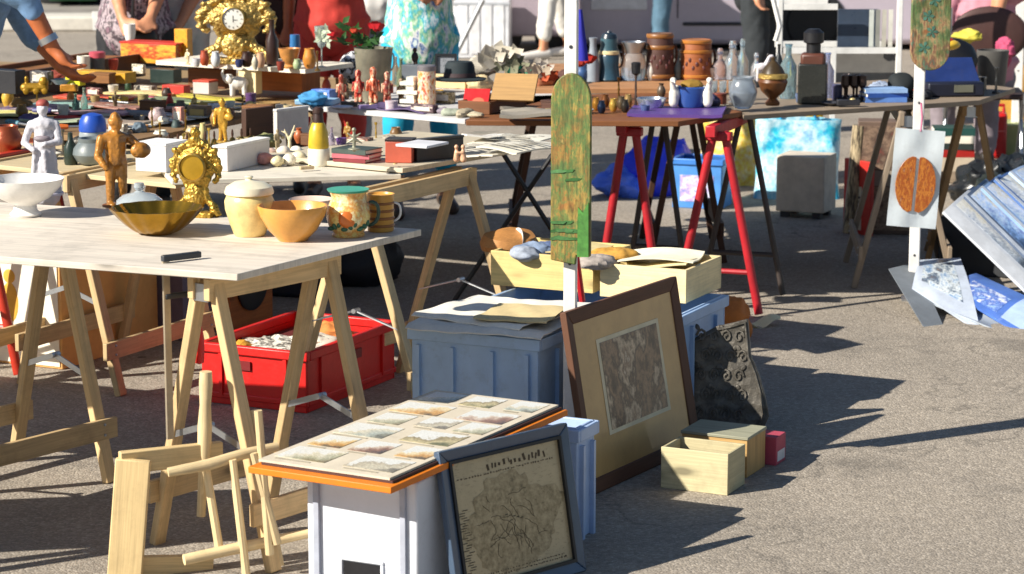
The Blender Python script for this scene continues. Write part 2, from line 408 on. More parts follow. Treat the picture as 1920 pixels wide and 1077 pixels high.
fN = GD(1822, 186, 10.1); trestle('thin wooden trestle beside the stacked red and black books', fN, fN + Vector((.1, .55, 0)), .73, .17, wood('#a07a4c'), stay=False, hw=.034)
for px, py in ((120, 300), (-120, 290)):
    q = G(px, py + 25, .72); trestle('pale trestle under the back of the plywood table' if px > 0 else 'pale trestle at the far end of the middle table', q, q + Vector((.25, .5, 0)), .73, .2, W_TRES)
def metal_trestle(label, N, d, zt, splay, cf, cb, r=.0165):
    n = Vector((d.y, -d.x, 0)); L = .42
    t = thing('metal_trestle', label, 'trestle', (N.x, N.y, 0), group='red metal trestles', world=True)
    for P, m in ((N, cf), (N + d * L, cb)):
        for sgn in (-1, 1):
            MB().tube([Vector((P.x, P.y, .012)) + n * sgn * splay, Vector((P.x, P.y, zt - .03)) + n * sgn * .02], r if m is cf else r * .7, 10).build('leg', m, t)
        z = .17; q = splay * (1 - z / zt) + .01
        MB().tube([Vector((P.x, P.y, z)) - n * q, Vector((P.x, P.y, z)) + n * q], r * .6, 8).build('crossbar', m, t)
    MB().bar(Vector((N.x, N.y, zt - .028)) - n * .02 - d * .06, Vector((N.x, N.y, zt - .028)) - n * .02 + d * (L + .06), .04, .045).build('top_beam', cf, t, bevel=.004)
    MB().box((N.x, N.y, zt - .05), (.10, .04, .035), math.atan2(n.y, n.x)).build('gusset', cf, t, bevel=.006)
RT = mat('#b0202a', .4, var=.25, dirt=.45); DT = mat('#3b3330', .5)
dv = Vector((.32, .95, 0)).normalized()
metal_trestle('red metal trestle with scuffed pale patches beside the painted plank', GD(1181, 232, 9.35), dv, .735, .125, RT, DT)
metal_trestle('red metal trestle nearest the loose crumpled paper', GD(1349, 228, 9.2), dv, .735, .165, RT, DT)
q = G(52, 700); metal_trestle('red metal trestle beside the big cardboard box', Vector((q.x - .17, q.y, 0)), Vector((.44, .9, 0)), .735, .17, mat('#b3301c', .4), DRED)
def tabletop(label, pts, z, th, m, rough=None, grp=None):
    c = sum((Vector((p.x, p.y, 0)) for p in pts), Vector()) / len(pts)
    c.z = z
    b = MB(); b.prism([(p.x - c.x, p.y - c.y) for p in pts], -th, 0); b.ax = [Vector((.93, -.36, 0))] * len(b.f)
    o = b.build('tabletop', m, bevel=.002); tag(o, label, 'tabletop', grp); o.location = c; return o
n1, r1, l1 = G(445, 514, ZT), G(790, 430, ZT), G(0, 481, ZT); u1 = (n1 - l1).normalized()
tabletop('bleached plywood tabletop carrying the brass bowl and pottery', [n1, r1, r1 - u1 * 3.2, n1 - u1 * 3.2], ZT, .018, W_PLY)
pA, pB = G(755, 316, ZT), G(1030, 268, ZT); e = (pB - pA).normalized(); nn = Vector((-e.y, e.x, 0))
tabletop('white-edged tabletop board under the magazines and long black box', [pA, pB, pB + nn * .62, pA + nn * .62], ZT, .016, wood('#cfc2a8', dark=.8))
qA, qB = G(322, 326, ZT), G(752, 316, ZT)
tabletop('white-edged tabletop under the white boxes and the shells', [qA, qB, qB + Vector((-.1, .75, 0)), qA + Vector((-.2, .75, 0))], ZT - .02, .016, wood('#d8d0c0', dark=.85))
q0 = G(335, 322, ZT); q1 = G(-150, 272, ZT); uu = (q0 - q1).normalized()
tabletop('pale tabletop under the copper pot and the blue-lidded pot', [q0 - Vector((.01, 0, 0)), q0 + Vector((.27, .62, 0)), q0 - uu * 2.8 + Vector((.27, .62, 0)), q0 - uu * 2.8], ZT - .04, .016, wood('#cbb892', dark=.75))
t0, t1 = G(255, 262, ZT), G(560, 201, ZT)
tabletop('long tabletop with a dark wooden edge under magazines and small tools', [t0, t1, t1 - U * 2.6, t0 - U * 2.6], ZT, .02, wood('#8f6f4a'))
a0, a1 = G(566, 197, ZT), G(872, 224, ZT); va = Vector((.42, .91, 0))
tabletop('cloth-edged tabletop under the flower bucket and the figurines', [a0, a1, a1 + va * 1.0, a0 + va * 1.25], ZT, .02, mat('#c9c6c4', .7))
tabletop('old tabletop under the gilded mantel clock and the toy boxes', [a0 + Vector((-.02, .05, 0)), a0 + va * 1.3, a0 + va * 1.3 - U * 2.6, t1 - U * 2.0 + va * .15, t1 + va * .12], ZT - .03, .02, wood('#a58a63'))
b0, b1 = G(874, 226, ZT), G(1272, 228, ZT); b2 = G(1392, 210, ZT)
tabletop('brown tabletop on the red metal trestles', [b0, b1, b2, b2 + Vector((-.25, .75, 0)), b0 + Vector((.1, .85, 0))], ZT, .02, W_BRN)
d0, d1, d2 = G(1394, 211, ZT), G(1836, 184, ZT), G(1904, 161, ZT)
tabletop('grey tabletop under the dark bottle and the briefcase', [d0, d1, d2, d2 + Vector((-.3, .5, 0)), d0 + Vector((-.25, .8, 0))], ZT - .01, .02, W_GREY)
nb = [Vector((-3.2, 5.35, ZT)), Vector((-1.62, 5.62, ZT)), Vector((-1.72, 6.12, ZT)), Vector((-3.3, 5.85, ZT))]
tabletop('neighbouring plywood tabletop beyond the near end of the stall', nb, ZT, .018, W_PLY)
trestle('trestle carrying the neighbouring plywood tabletop', Vector((-1.85, 5.62, 0)), Vector((-1.9, 6.0, 0)), .732, .2, W_TRES); trestle('far trestle carrying the neighbouring plywood tabletop', Vector((-2.9, 5.45, 0)), Vector((-2.95, 5.8, 0)), .732, .2, W_TRES)
# ------------------------------------------------------------------ stall poles with painted planks
def pole(label, p, top, wd, group='white stall poles'):
    t = thing('stall_pole', label, 'pole', p, R(-8), group)
    MB().box((0, 0, top / 2 + .004), (wd, wd * .9, top - .008)).build('post', WHITE, t, bevel=.004)
    b = MB()
    for i in range(12): b.tube([(0, -wd * .45 - .0015, .18 + i * .15), (0, -wd * .45 + .002, .18 + i * .15)], .005, 8)
    b.build('bolt_holes', DGREY, t)['kind'] = 'stuff'
    MB().box((0, 0, .004), (wd * 2.2, wd * 2.2, .008)).build('foot_plate', STEEL, t)
    return t
P1 = G(1068, 905); P2 = G(1712, 562); P3 = G(1903, 288)
pole('white stall pole behind the green and ochre plank', P1, 2.3, .036)
pole('white stall pole with a plastic sleeve hanging from it', P2, 2.3, .042)
pole('white stall pole near the red container', P3, 2.5, .055)
def paintmat(cols, seed):
    m, nt, b, N, L = _new('old_paint_' + str(seed))
    o = _map(N, L, N('ShaderNodeTexCoord').outputs['Object'], (24, 24, 11), (seed, 0, seed))
    n1 = _noise(N, L, o, 1.0, 8, .7); cs = [C(x) for x in cols]
    k = _ramp(N, L, n1, [(.3 + .4 * i / (len(cs) - 1), c) for i, c in enumerate(cs)])
    n2 = _noise(N, L, _map(N, L, o, (5, 5, 1.2)), 1.0, 5, .7)
    n4 = _noise(N, L, N('ShaderNodeTexCoord').outputs['Object'], 9, 4, .6); k = _mix(N, L, _ramp(N, L, n4, [(.48, 0.0), (.58, .75)]), k, C('#4c6a38')); k = _mix(N, L, _ramp(N, L, n4, [(.36, .7), (.44, 0.0)]), k, C('#9a5a2c'))
    k = _mix(N, L, .65, k, _ramp(N, L, n2, [(.35, (.25, .2, .14)), (.55, (.95, .95, .9)), (.7, (1.5, 1.4, 1.2))]), 'MULTIPLY')
    L(k, b.inputs['Base Color']); b.inputs['Roughness'].default_value = .6; _bump(N, L, b, n2, .5, .003); return m
def plank(label, p, zb, zt, wd, m, round_top, round_bot, yaw, dx=0):
    t = thing('painted_plank', label, 'plank', (p.x + dx, p.y - .036, zb), yaw)
    h = zt - zb; pts = []; r = wd / 2
    if round_bot:
        for i in range(13): a = math.pi + math.pi * i / 12; pts.append((r * math.cos(a), r * 1.0 + r * 1.0 * math.sin(a)))
    else: pts += [(-r, .0), (r * .25, -.012), (r * .3, .015), (r, .012)]
    if round_top:
        for i in range(13): a = math.pi * i / 12; pts.append((r * math.cos(a), h - r * 1.35 + r * 1.35 * math.sin(a)))
    else: pts += [(r, h), (-r, h)]
    T = Matrix.Rotation(R(90), 4, 'X')
    MB().prism(pts, -.009, .009, T).build('board', m, t, bevel=.003)
    return t, h, r
t, h, r = plank('weathered plank with a rounded top painted in flaking green and ochre', P1, hz(P1.y, 484), hz(P1.y, 135), .112, paintmat(['#5d4a24', '#857a3a', '#a88c48', '#5c7a40', '#9c763a', '#6a6030', '#b89a5c'], 3), True, False, R(-14))
MB().prism([(.020, .012), (.052, .012), (.051, .165), (.036, .135), (.022, .15)], .0095, .012, Matrix.Rotation(R(90), 4, 'X')).build('green_patch', mat('#4a8438', .6, var=.5, s=40), t)
b = MB(); random.seed(8)
for i in range(11):
    x, z = -.038 + .02 * (i % 3), .055 + (i // 3) * .022 + (.12 if i > 7 else 0)
    b.prism([(x - .016, z), (x + .02, z + .004), (x + .03, z + .010), (x + .004, z + .013), (x - .018, z + .008)], .0093, .0104, Matrix.Rotation(R(90), 4, 'X'))
b.wob(.006, 60, 2).build('painted_strokes', mat('#3a6a34', .6, var=.5, s=60), t)['kind'] = 'stuff'
MB().box((.0, .014, h * .28), (.05, .012, .03)).build('bracket', STEEL, t); MB().box((.0, .014, h * .78), (.05, .012, .03)).build('bracket', STEEL, t)
t, h, r = plank('plank with a rounded lower end painted with flowers, high on a pole', P2, hz(P2.y, 131), hz(P2.y, -330), .155, paintmat(['#7c6a48', '#a88e62', '#6f8a62', '#b89a70', '#8c5a4a', '#58806c', '#a07c58'], 9), False, True, R(6), .03)
b = MB(); random.seed(3)
for i in range(14):
    x, z = random.uniform(-.05, .05), .09 + i * .06
    for k in range(5):
        a = k * 1.257; b.prism([(x, z), (x + .018 * math.cos(a - .4), z + .018 * math.sin(a - .4)), (x + .026 * math.cos(a), z + .026 * math.sin(a)), (x + .018 * math.cos(a + .4), z + .018 * math.sin(a + .4))], .0093, .0106, Matrix.Rotation(R(90), 4, 'X'))
b.build('painted_flowers', mat('#4f7d6c', .6, var=.6, s=30), t)['kind'] = 'stuff'
MB().box((-.03, .016, h * .1), (.05, .014, .03)).build('bracket', STEEL, t)
# ------------------------------------------------------------------ boxes and crates
def hollow(b, L, D, H, t, bot=True, taper=0):
    b.box((0, -D / 2 + t / 2, H / 2), (L, t, H)); b.box((0, D / 2 - t / 2, H / 2), (L, t, H))
    b.box((-L / 2 + t / 2, 0, H / 2), (t, D - 2 * t, H)); b.box((L / 2 - t / 2, 0, H / 2), (t, D - 2 * t, H))
    if bot: b.box((0, 0, t / 2 + .001), (L - 2 * t, D - 2 * t, t))
    return b
def near(px, py, L, D, z=0.0, yaw=YAW):
    "centre of a box whose nearest corner stands at this place"
    u = Vector((math.cos(yaw), math.sin(yaw), 0)); v = Vector((-u.y, u.x, 0))
    return G(px, py, z) - u * L / 2 + v * D / 2
def euro(label, c, yaw, L, D, H, m, ribs=(-.3, 0, .3), lid=False):
    t = thing('plastic_crate', label, 'crate', c, yaw)
    hollow(MB(), L - .02, D - .02, H, .01).build('body', m, t, bevel=.003)
    b = MB(); b.box((0, -D / 2 + .005, H - .02), (L, .012, .034)); b.box((0, D / 2 - .005, H - .02), (L, .012, .034))
    b.box((-L / 2 + .005, 0, H - .02), (.012, D - .022, .034)); b.box((L / 2 - .005, 0, H - .02), (.012, D - .022, .034))
    b.build('rim', m, t, bevel=.003)
    for x in ribs:
        MB().box((x * L, -D / 2 + .004, (H - .05) / 2), (.012, .012, H - .05)).build('rib', m, t)
        MB().box((x * L, D / 2 - .004, (H - .05) / 2), (.012, .012, H - .05)).build('rib', m, t)
    for y in (-.25, .25): MB().box((L / 2 - .004, y * D, (H - .05) / 2), (.012, .012, H - .05)).build('rib', m, t)
    return t
c1 = G(765, 880); c1 = c1 + U * .21 + V * .26
euro('blue-grey ribbed plastic crate under loose newspapers', c1, YAW, .42, .52, .42, BOXBL, (-.42, -.16, .14, .40))
c2 = G(905, 556, .38); c2.z = 0; c2 = c2 + U * .335 + V * .2
euro('blue-grey plastic crate underneath the two wooden boxes', c2, YAW, .67, .4, .375, mat('#97b4d8', .42, var=.12))
# papers over the crate
for i, (dx, dy, rz, wd, dp, col, lab) in enumerate([(.0, -.03, 2, .42, .50, '#dcd8ce', 'wide grey newsprint sheet over the blue-grey crate'), (-.02, -.05, -9, .38, .34, '#e8e2d4', 'white folded newspaper lying askew on the blue-grey crate'), (.08, -.10, 6, .22, .22, '#cdb98a', 'yellowed paper sheet on top of the newspapers')]):
    rnd = i * 3.1
    b = MB().sheet(wd, dp, .003, lambda x, y: .002 * math.sin(x * 17 + rnd) + .002 * math.sin(y * 23 + x * 9 + rnd) + .0012 * math.sin(x * 61 + y * 40) - max(0, -y - dp * .47) * .7, 30, 22)
    o = tag(b.build('newspaper', mat(col, .85, var=.12, s=22, dirt=.35)), lab, 'newspaper'); place(o, (c1.x + dx * U.x + dy * V.x, c1.y + dx * U.y + dy * V.y, .430 + .013 * i), YAW + R(rz))
def woodbox(label, c, yaw, L, D, H, m, th=.01, name='wooden_box'):
    t = thing(name, label, 'box', c, yaw)
    for s_ in (-1, 1):
        MB().box((0, s_ * (D / 2 - th / 2), H / 2), (L, th, H)).build('side_panel', m, t, bevel=.0015)
        MB().box((s_ * (L / 2 - th / 2), 0, H / 2), (th, D - 2 * th, H - .002)).build('end_panel', m, t, bevel=.0015)
    MB().box((0, 0, th / 2 + .002), (L - 2 * th, D - 2 * th, th)).build('bottom_panel', m, t)
    return t
zc = .379
ca = near(1112, 551, .36, .30, zc); woodbox('cream wooden box full of bric-a-brac behind the painted plank', ca, YAW, .36, .30, .112, wood('#d8bf7e', dark=.7), .012)
cb = near(1286, 570, .29, .30, zc); woodbox('pale wooden box filled with yellowed papers', cb, YAW, .29, .30, .105, wood('#e8d2a0', dark=.8), .012)
for i in range(5):
    b = MB().sheet(.24 - .02 * (i % 2), .22, .004, lambda x, y, i=i: .010 * math.sin(x * 14 + i * 2) + .008 * math.sin(y * 19 + i), 12, 10)
    o = tag(b.build('paper_sheet', mat(['#d8c690', '#e6dcb8', '#cbb478', '#e2d3a4', '#efe6cc'][i], .85, var=.15, s=20)), ['buff sheet at the bottom of the wooden paper box', 'ivory sheet second from the bottom of the wooden paper box', 'ochre sheet midway up the wooden paper box', 'straw-coloured sheet just under the uppermost one in the paper box', 'uppermost cream sheet in the wooden paper box'][i], 'paper')
    place(o, (cb.x, cb.y, zc + .05 + i * .015), YAW + R(-8 + 5 * i), R(2), R(-2))
b = MB(); b.tube([(0, 0, 0), (0, .0, .16)], .01, 8); o = tag(b.build('rod', RED), 'red rod standing between the two wooden boxes', 'rod'); place(o, G(1092, 566, .39), 0, R(4), R(-8))
# red crate and its contents
cr = near(577, 778, .41, .60)
t = thing('plastic_crate', 'bright red slatted plastic crate under the plywood table', 'crate', cr, YAW)
hollow(MB(), .39, .58, .195, .009).build('body', REDP, t, bevel=.003)
b = MB(); hollow(b, .41, .60, .03, .022, False); b.xf(Matrix.Translation((0, 0, .168))).build('rim', REDP, t, bevel=.004)
b = MB(); hollow(b, .40, .59, .02, .015, False); b.xf(Matrix.Translation((0, 0, .02))).build('base_band', REDP, t, bevel=.004)
for x, y, sx, sy in ((-.12, -.292, .012, .012), (.12, -.292, .012, .012), (.197, -.2, .012, .012), (.197, .0, .012, .012), (.197, .2, .012, .012)):
    MB().box((x, y, .1), (sx, sy, .14)).build('rib', REDP, t)
MB().box((-.05, -.2955, .135), (.085, .004, .03)).build('grip_slot', DRED, t)
MB().box((.2005, .0, .135), (.004, .11, .03)).build('grip_slot', DRED, t)
for i, (x, y, z, rx, sz, m, nm, lab, ct) in enumerate([
    (-.05, -.05, .14, .1, (.16, .12, .03), prnt(['#1a1a1a', '#e8e4da', '#1a1a1a', '#f1ede2'], 9, 1), 'cloth_bundle', 'black and white patterned cloth bundle in the red crate', 'cloth'),
    (.03, .14, .15, .2, (.09, .07, .04), mat('#d98a4a', .6), 'bundle', 'orange bundle in the red crate', 'bundle'),
    (-.13, -.16, .13, 0, (.05, .06, .03), mat('#e0a13a', .5), 'bundle', 'small amber bundle at the near end of the red crate', 'bundle'),
    (.08, -.08, .12, 0, (.07, .16, .03), mat('#b31a1a', .6), 'cloth_bundle', 'dark red folded cloth in the red crate', 'cloth'),
    (.05, .0, .16, .4, (.08, .09, .025), mat('#e6e0d0', .7), 'cloth_bundle', 'white crumpled cloth in the red crate', 'cloth'),
    (-.08, .2, .12, 0, (.07, .07, .03), DGREY, 'bundle', 'dark grey bundle in the far corner of the red crate', 'bundle')]):
    b = MB().ell((0, 0, 0), sz, 40, 24).crumple(.02, 14, i * 3); o = tag(b.build(nm, m), lab, ct)
    p = Matrix.Rotation(YAW, 3, 'Z') @ Vector((x, y, z)); place(o, cr + p, YAW + rx)
b = MB().box((0, 0, .09), (.34, .52, .16)).wob(.012, 9); o = tag(b.build('cloth_heap', mat('#5a1512', .8)), 'maroon cloth heap filling the bottom of the red crate', 'cloth'); place(o, cr + Vector((0, 0, -.02)), YAW)
# big cardboard box
cc = near(118, 694, .62, .58); t = thing('cardboard_box', 'big cardboard box with one white printed face under the plywood table', 'box', cc, YAW)
MB().box((0, 0, .2), (.62, .58, .40)).build('body', CARD, t, bevel=.004)
MB().box((-.0, -.2925, .2), (.60, .003, .38)).build('white_label', mat('#e9e2cf', .7, var=.08), t)
b = MB().ell((.1, -.2945, .22), (.035, .002, .07)).ell((.1, -.2945, .31), (.025, .002, .025)); b.build('printed_mark', mat('#d9a53a', .7), t)
MB().box((0.02, 0, .4005), (.04, .56, .002)).build('tape', mat('#b98d52', .4), t)
# speaker box, tub, bag in the shade
c = near(432, 622, .25, .30); t = thing('speaker_box', 'old plywood speaker box with a round black cone', 'speaker', c, YAW)
MB().box((0, 0, .14), (.25, .30, .28)).build('cabinet', W_ORG, t, bevel=.003)
T = Matrix.Translation((.126, 0, .16)) @ Matrix.Rotation(R(90), 4, 'Y')
MB().lathe([(.105, 0), (.105, .008), (.09, .01), (.03, -.03 + .034), (.0, .006)], 28).xf(T).build('cone', BLACK, t)
c = near(345, 640, .2, .2); woodbox('grey-violet plastic tub hidden behind the clamp', c, YAW, .2, .2, .24, mat('#6b6478', .5), .006, 'plastic_tub')
b = MB().ell((0, 0, .09), (.17, .11, .1), 48, 28).crumple(.03, 7, 4); o = tag(b.build('bag', mat('#1b1c22', .6)), 'soft black bag in the shade beyond the red crate', 'bag'); place(o, G(672, 532), .3)
b = MB().box((0, 0, .11), (.3, .26, .22)).wob(.01, 7, 2); o = tag(b.build('bag', mat('#17202e', .55), bevel=.02), 'navy square bag in the shade beside the soft black bag', 'bag'); place(o, G(555, 548), -.3)
# ------------------------------------------------------------------ white box and print board
wb = near(866, 1132, .32, .70) - V * .10 - U * .06
t = thing('plastic_crate', 'white plastic crate turned upside down beneath the print board', 'crate', wb, YAW)
BW = mat('#d6dae2', .4, var=.10, s=5, bump=.06, dirt=.4)
MB().box((0, 0, .158), (.30, .68, .304)).build('body', BW, t, bevel=.006)
b = MB(); hollow(b, .32, .70, .012, .02, False); b.xf(Matrix.Translation((0, 0, .012))).build('rim', BW, t, bevel=.003)
for x in (-.12, .115):
    MB().box((x, -.344, .16), (.014, .012, .27)).build('rib', mat('#a9aebc', .4), t)
MB().box((.0, -.3405, .07), (.10, .003, .05)).build('grip_slot', BLACK, t)
b = MB()
for x0, z0, x1, z1 in ((-.06, .098, .06, .106), (-.06, .034, .06, .042), (-.06, .042, -.052, .098), (.052, .042, .06, .098)): b.box(((x0 + x1) / 2, -.342, (z0 + z1) / 2), (x1 - x0, .008, z1 - z0))
b.build('grip_surround', BW, t, bevel=.002)
MB().box((-.005, -.3425, .285), (.22, .008, .012)).build('rib', BW, t)
MB().box((.1515, .05, .16), (.008, .014, .27)).build('rib', BW, t)
pb = near(1086, 1017, .24, .12)  # added piece for the white crate's shaded side, blue shade put into its colour
euro('added pale blue crate standing in for the shaded white crate side', pb, YAW, .24, .13, .30, mat('#a9bfe0', .4, var=.1), (-.3, .3))
NL, NR, FR = G(485, 868, .335), G(740, 905, .335), G(1060, 765, .362); FL = NL + (FR - NR)
ex, ey = (NR - NL), (FL - NL); ez = ex.cross(ey).normalized()
t = thing('print_board', 'orange-backed board mounted with rows of small vintage prints', 'board', NL, world=True)
def onb(u, v, z): return NL + ex * u + ey * v + ez * z
def slab(u0, v0, u1, v1, z0, z1): return MB().hexa([onb(u0, v0, z0), onb(u1, v0, z0), onb(u1, v1, z0), onb(u0, v1, z0), onb(u0, v0, z1), onb(u1, v0, z1), onb(u1, v1, z1), onb(u0, v1, z1)])
slab(-.03, -.035, 1.02, 1, -.02, -.004).build('orange_backing', mat('#d97714', .5, var=.1), t, bevel=.002)
slab(.02, .0, .985, .99, -.0035, .003).build('dark_mount', mat('#4a2f2a', .6), t)
slab(.0, .0, .965, .985, .0035, .009).build('white_card', mat('#cfc4b0', .6, var=.12, dirt=.45), t)
cols = [['#4f5a50', '#a8a890', '#d2cbb8', '#857a60'], ['#6b6a4a', '#c0b48c', '#8b7d5c', '#dcd3bd'], ['#8d5a38', '#c99a5a', '#d8c8a4', '#5c5644'], ['#7a7468', '#c9c2ae', '#a39a88', '#e2dccb'], ['#52606a', '#a9b0a8', '#cfc6b0', '#7c7a6a'], ['#6a4236', '#8c6a58', '#c9b8a8', '#544c48']]
random.seed(11)
rows = [(.05, .18), (.21, .335), (.37, .505), (.54, .66), (.69, .815), (.845, .965)]
for j, (v0, v1) in enumerate(rows):
    splits = [(.06, .30), (.38, .62), (.70, .92)] if j % 2 else [(.05, .42), (.54, .9)]
    for i, (u0, u1) in enumerate(splits):
        d = random.uniform(-.02, .02); e_ = random.uniform(-.012, .01)
        slab(u0 + d, v0 + e_, u1 + d, v1 + e_, .0093, .0103).build('print', scenic(cols[(j * 2 + i * 3) % 6], j * 3 + i), t)
        slab(u0 + d + .03, v0 - .022 + e_, u1 + d - .08, v0 - .012 + e_, .0093, .0099).build('caption', mat('#a39a86', .8), t)
# ------------------------------------------------------------------ framed pictures
def framed(name, label, BL, BR, h, lean, fw, fm, depth=.022):
    ux = (BR - BL); wd = ux.length; ang = math.atan2(ux.y, ux.x)
    t = thing(name, label, 'picture frame', (BL + BR) / 2); t.rotation_euler = (-R(lean), 0, ang)
    # local: x along the foot, z up, y into the wall
    b = MB()
    for q in ([(-wd / 2, 0), (wd / 2, 0), (wd / 2 - fw, fw), (-wd / 2 + fw, fw)], [(wd / 2, 0), (wd / 2, h), (wd / 2 - fw, h - fw), (wd / 2 - fw, fw)], [(wd / 2, h), (-wd / 2, h), (-wd / 2 + fw, h - fw), (wd / 2 - fw, h - fw)], [(-wd / 2, h), (-wd / 2, 0), (-wd / 2 + fw, fw), (-wd / 2 + fw, h - fw)]):
        a = Vector((q[1][0] - q[0][0], 0, q[1][1] - q[0][1])).normalized()
        o = [(q[k][0], depth / 2, q[k][1]) for k in range(4)] + [(q[k][0], -depth / 2 + (.006 if k > 1 else 0), q[k][1]) for k in range(4)]
        b.hexa(o, a)
    b.build('frame', fm, t, bevel=.003)
    MB().box((0, depth / 2 - .004, h / 2), (wd - .01, .004, h - .01)).build('back_panel', W_GREY, t)
    return t, wd, h
def rect(x0, z0, x1, z1, y): return MB().box(((x0 + x1) / 2, y, (z0 + z1) / 2), (x1 - x0, .001, z1 - z0))
BL, BR = G(868, 1126) - V * .055 + U * .012, G(1104, 1058) - V * .055 + U * .012
t, wd, hh = framed('map_frame', 'blue-grey framed old map leaning on the white crate', BL, BR, .372, 11, .03, mat('#46576d', .35, var=.2, coat=.4))
b = MB()
for x0, z0, x1, z1 in ((-wd / 2 + .028, .028, wd / 2 - .028, .036), (-wd / 2 + .028, hh - .036, wd / 2 - .028, hh - .028), (-wd / 2 + .028, .036, -wd / 2 + .036, hh - .036), (wd / 2 - .036, .036, wd / 2 - .028, hh - .036)):
    b.box(((x0 + x1) / 2, -.007, (z0 + z1) / 2), (x1 - x0, .008, z1 - z0))
b.build('black_lip', BLACK, t)
def mapmat():
    m, nt, bs, N, L = _new('old_map'); o = N('ShaderNodeTexCoord').outputs['Generated']
    c = C('#b8a682'); base = _ramp(N, L, _noise(N, L, o, 5, 6), [(.3, mul(c, .85)), (.7, mul(c, 1.08))])
    ln = _noise(N, L, _map(N, L, o, (22, 1, 60)), 1, 4, .7)
    k = _mix(N, L, _ramp(N, L, ln, [(.56, 0.0), (.62, .45)]), base, C('#6b5a40'))
    L(k, bs.inputs['Base Color']); bs.inputs['Roughness'].default_value = .4; bs.inputs['Coat Weight'].default_value = .35; bs.inputs['Coat Roughness'].default_value = .055
    return m
rect(-wd / 2 + .03, .03, wd / 2 - .03, hh - .03, -.001).build('map_sheet', mapmat(), t)
def inkmat(seed):
    m, nt, bs, N, L = _new('engraving_%d' % seed); o = N('ShaderNodeTexCoord').outputs['Object']
    n = _noise(N, L, o, 55, 8, .8); k = _ramp(N, L, n, [(.3, C('#4a3d2a')), (.44, C('#8a7956')), (.6, C('#b09e7a')), (.75, C('#c2ae88'))])
    L(k, bs.inputs['Base Color']); bs.inputs['Roughness'].default_value = .45; bs.inputs['Coat Weight'].default_value = .3; bs.inputs['Coat Roughness'].default_value = .08; return m
pts = []; random.seed(5)
for i in range(72):
    a = 2 * math.pi * i / 72; rr = 1 + .28 * mnoise.noise(Vector((math.cos(a) * 1.6, math.sin(a) * 1.6, 2.2))) + .16 * mnoise.noise(Vector((math.cos(a) * 6, math.sin(a) * 6, 5)))
    pts.append((.15 * rr * math.cos(a) + .005, hh * .45 + .112 * rr * math.sin(a)))
MB().prism(pts, .0018, .0022, Matrix.Rotation(R(90), 4, 'X')).build('engraved_land', inkmat(1), t)
b = MB(); random.seed(15)
for i in range(26):
    a, r_ = random.uniform(0, 6.28), random.uniform(.0, .085); x, z = .005 + r_ * 1.2 * math.cos(a), hh * .45 + r_ * math.sin(a); h_ = random.uniform(0, 6.28); ln = [Vector((x, -.0024, z))]
    for k in range(9):
        h_ += random.uniform(-.7, .7); nx, nz = ln[-1].x + .007 * math.cos(h_), ln[-1].z + .007 * math.sin(h_)
        if ((nx - .005) / .13) ** 2 + ((nz - hh * .45) / .095) ** 2 > 1: break
        ln.append(Vector((nx, -.0024, nz)))
    if len(ln) > 2: b.tube(ln, .0006, 5)
for k in range(5): b.box((-.02 + .012 * k, -.0024, hh * .5 - .004 * k), (.009, .0004, .0022))
b.build('engraved_rivers', mat('#3a2f20', .7), t)['kind'] = 'stuff'
b = MB()
for row, (z, hgt, x0, x1) in enumerate(((hh - .062, .016, -.06, .14), (hh - .078, .004, -.16, .16), (.048, .004, -.15, .16), (.056, .003, -.15, .16))):
    x = x0
    while x < x1:
        wl = random.uniform(.004, .011) * (1.5 if row == 0 else 1); b.box((x, -.002, z + random.uniform(-.15, .25) * hgt), (wl * .45, .0006, hgt * random.uniform(.45, 1.1)), 0, 0, R(random.uniform(-18, 18)) if row == 0 else 0); x += wl * 1.05
for i in range(26): b.box((-wd / 2 + .05 + random.uniform(0, .02), -.002, .07 + i * .006), (.018, .0006, .002))
b.build('lettering', mat('#4a3d2a', .7), t)['kind'] = 'stuff'
BL, BR = G(1106, 930), G(1309, 836)
t, wd, hh = framed('engraving_frame', 'tall dark brown frame with a sepia engraving leaning on the pole', BL, BR, .515, 10, .04, wood('#5a3824', dark=.6, gl=(3, 60, 1)))
rect(-wd / 2 + .035, .035, wd / 2 - .035, hh - .035, -.001).build('tan_mount', mat('#c6a066', .4, var=.2, s=5, bump=.02, coat=.4), t)
x0, x1, z0, z1 = -wd * .27, wd * .29, hh * .27, hh * .80
rect(x0, z0, x1, z1, -.0025).build('white_border', mat('#dccfae', .5), t)
rect(x0 + .016, z0 + .012, x1 - .016, z1 - .012, -.0038).build('engraving', prnt(['#2e2016', '#54402f', '#8a6f55', '#3d2b1e', '#b8a48a', '#6d533d', '#d9cbb4'], 2.6, 4, .35, (1.5, 1, .8), coat=.4), t)
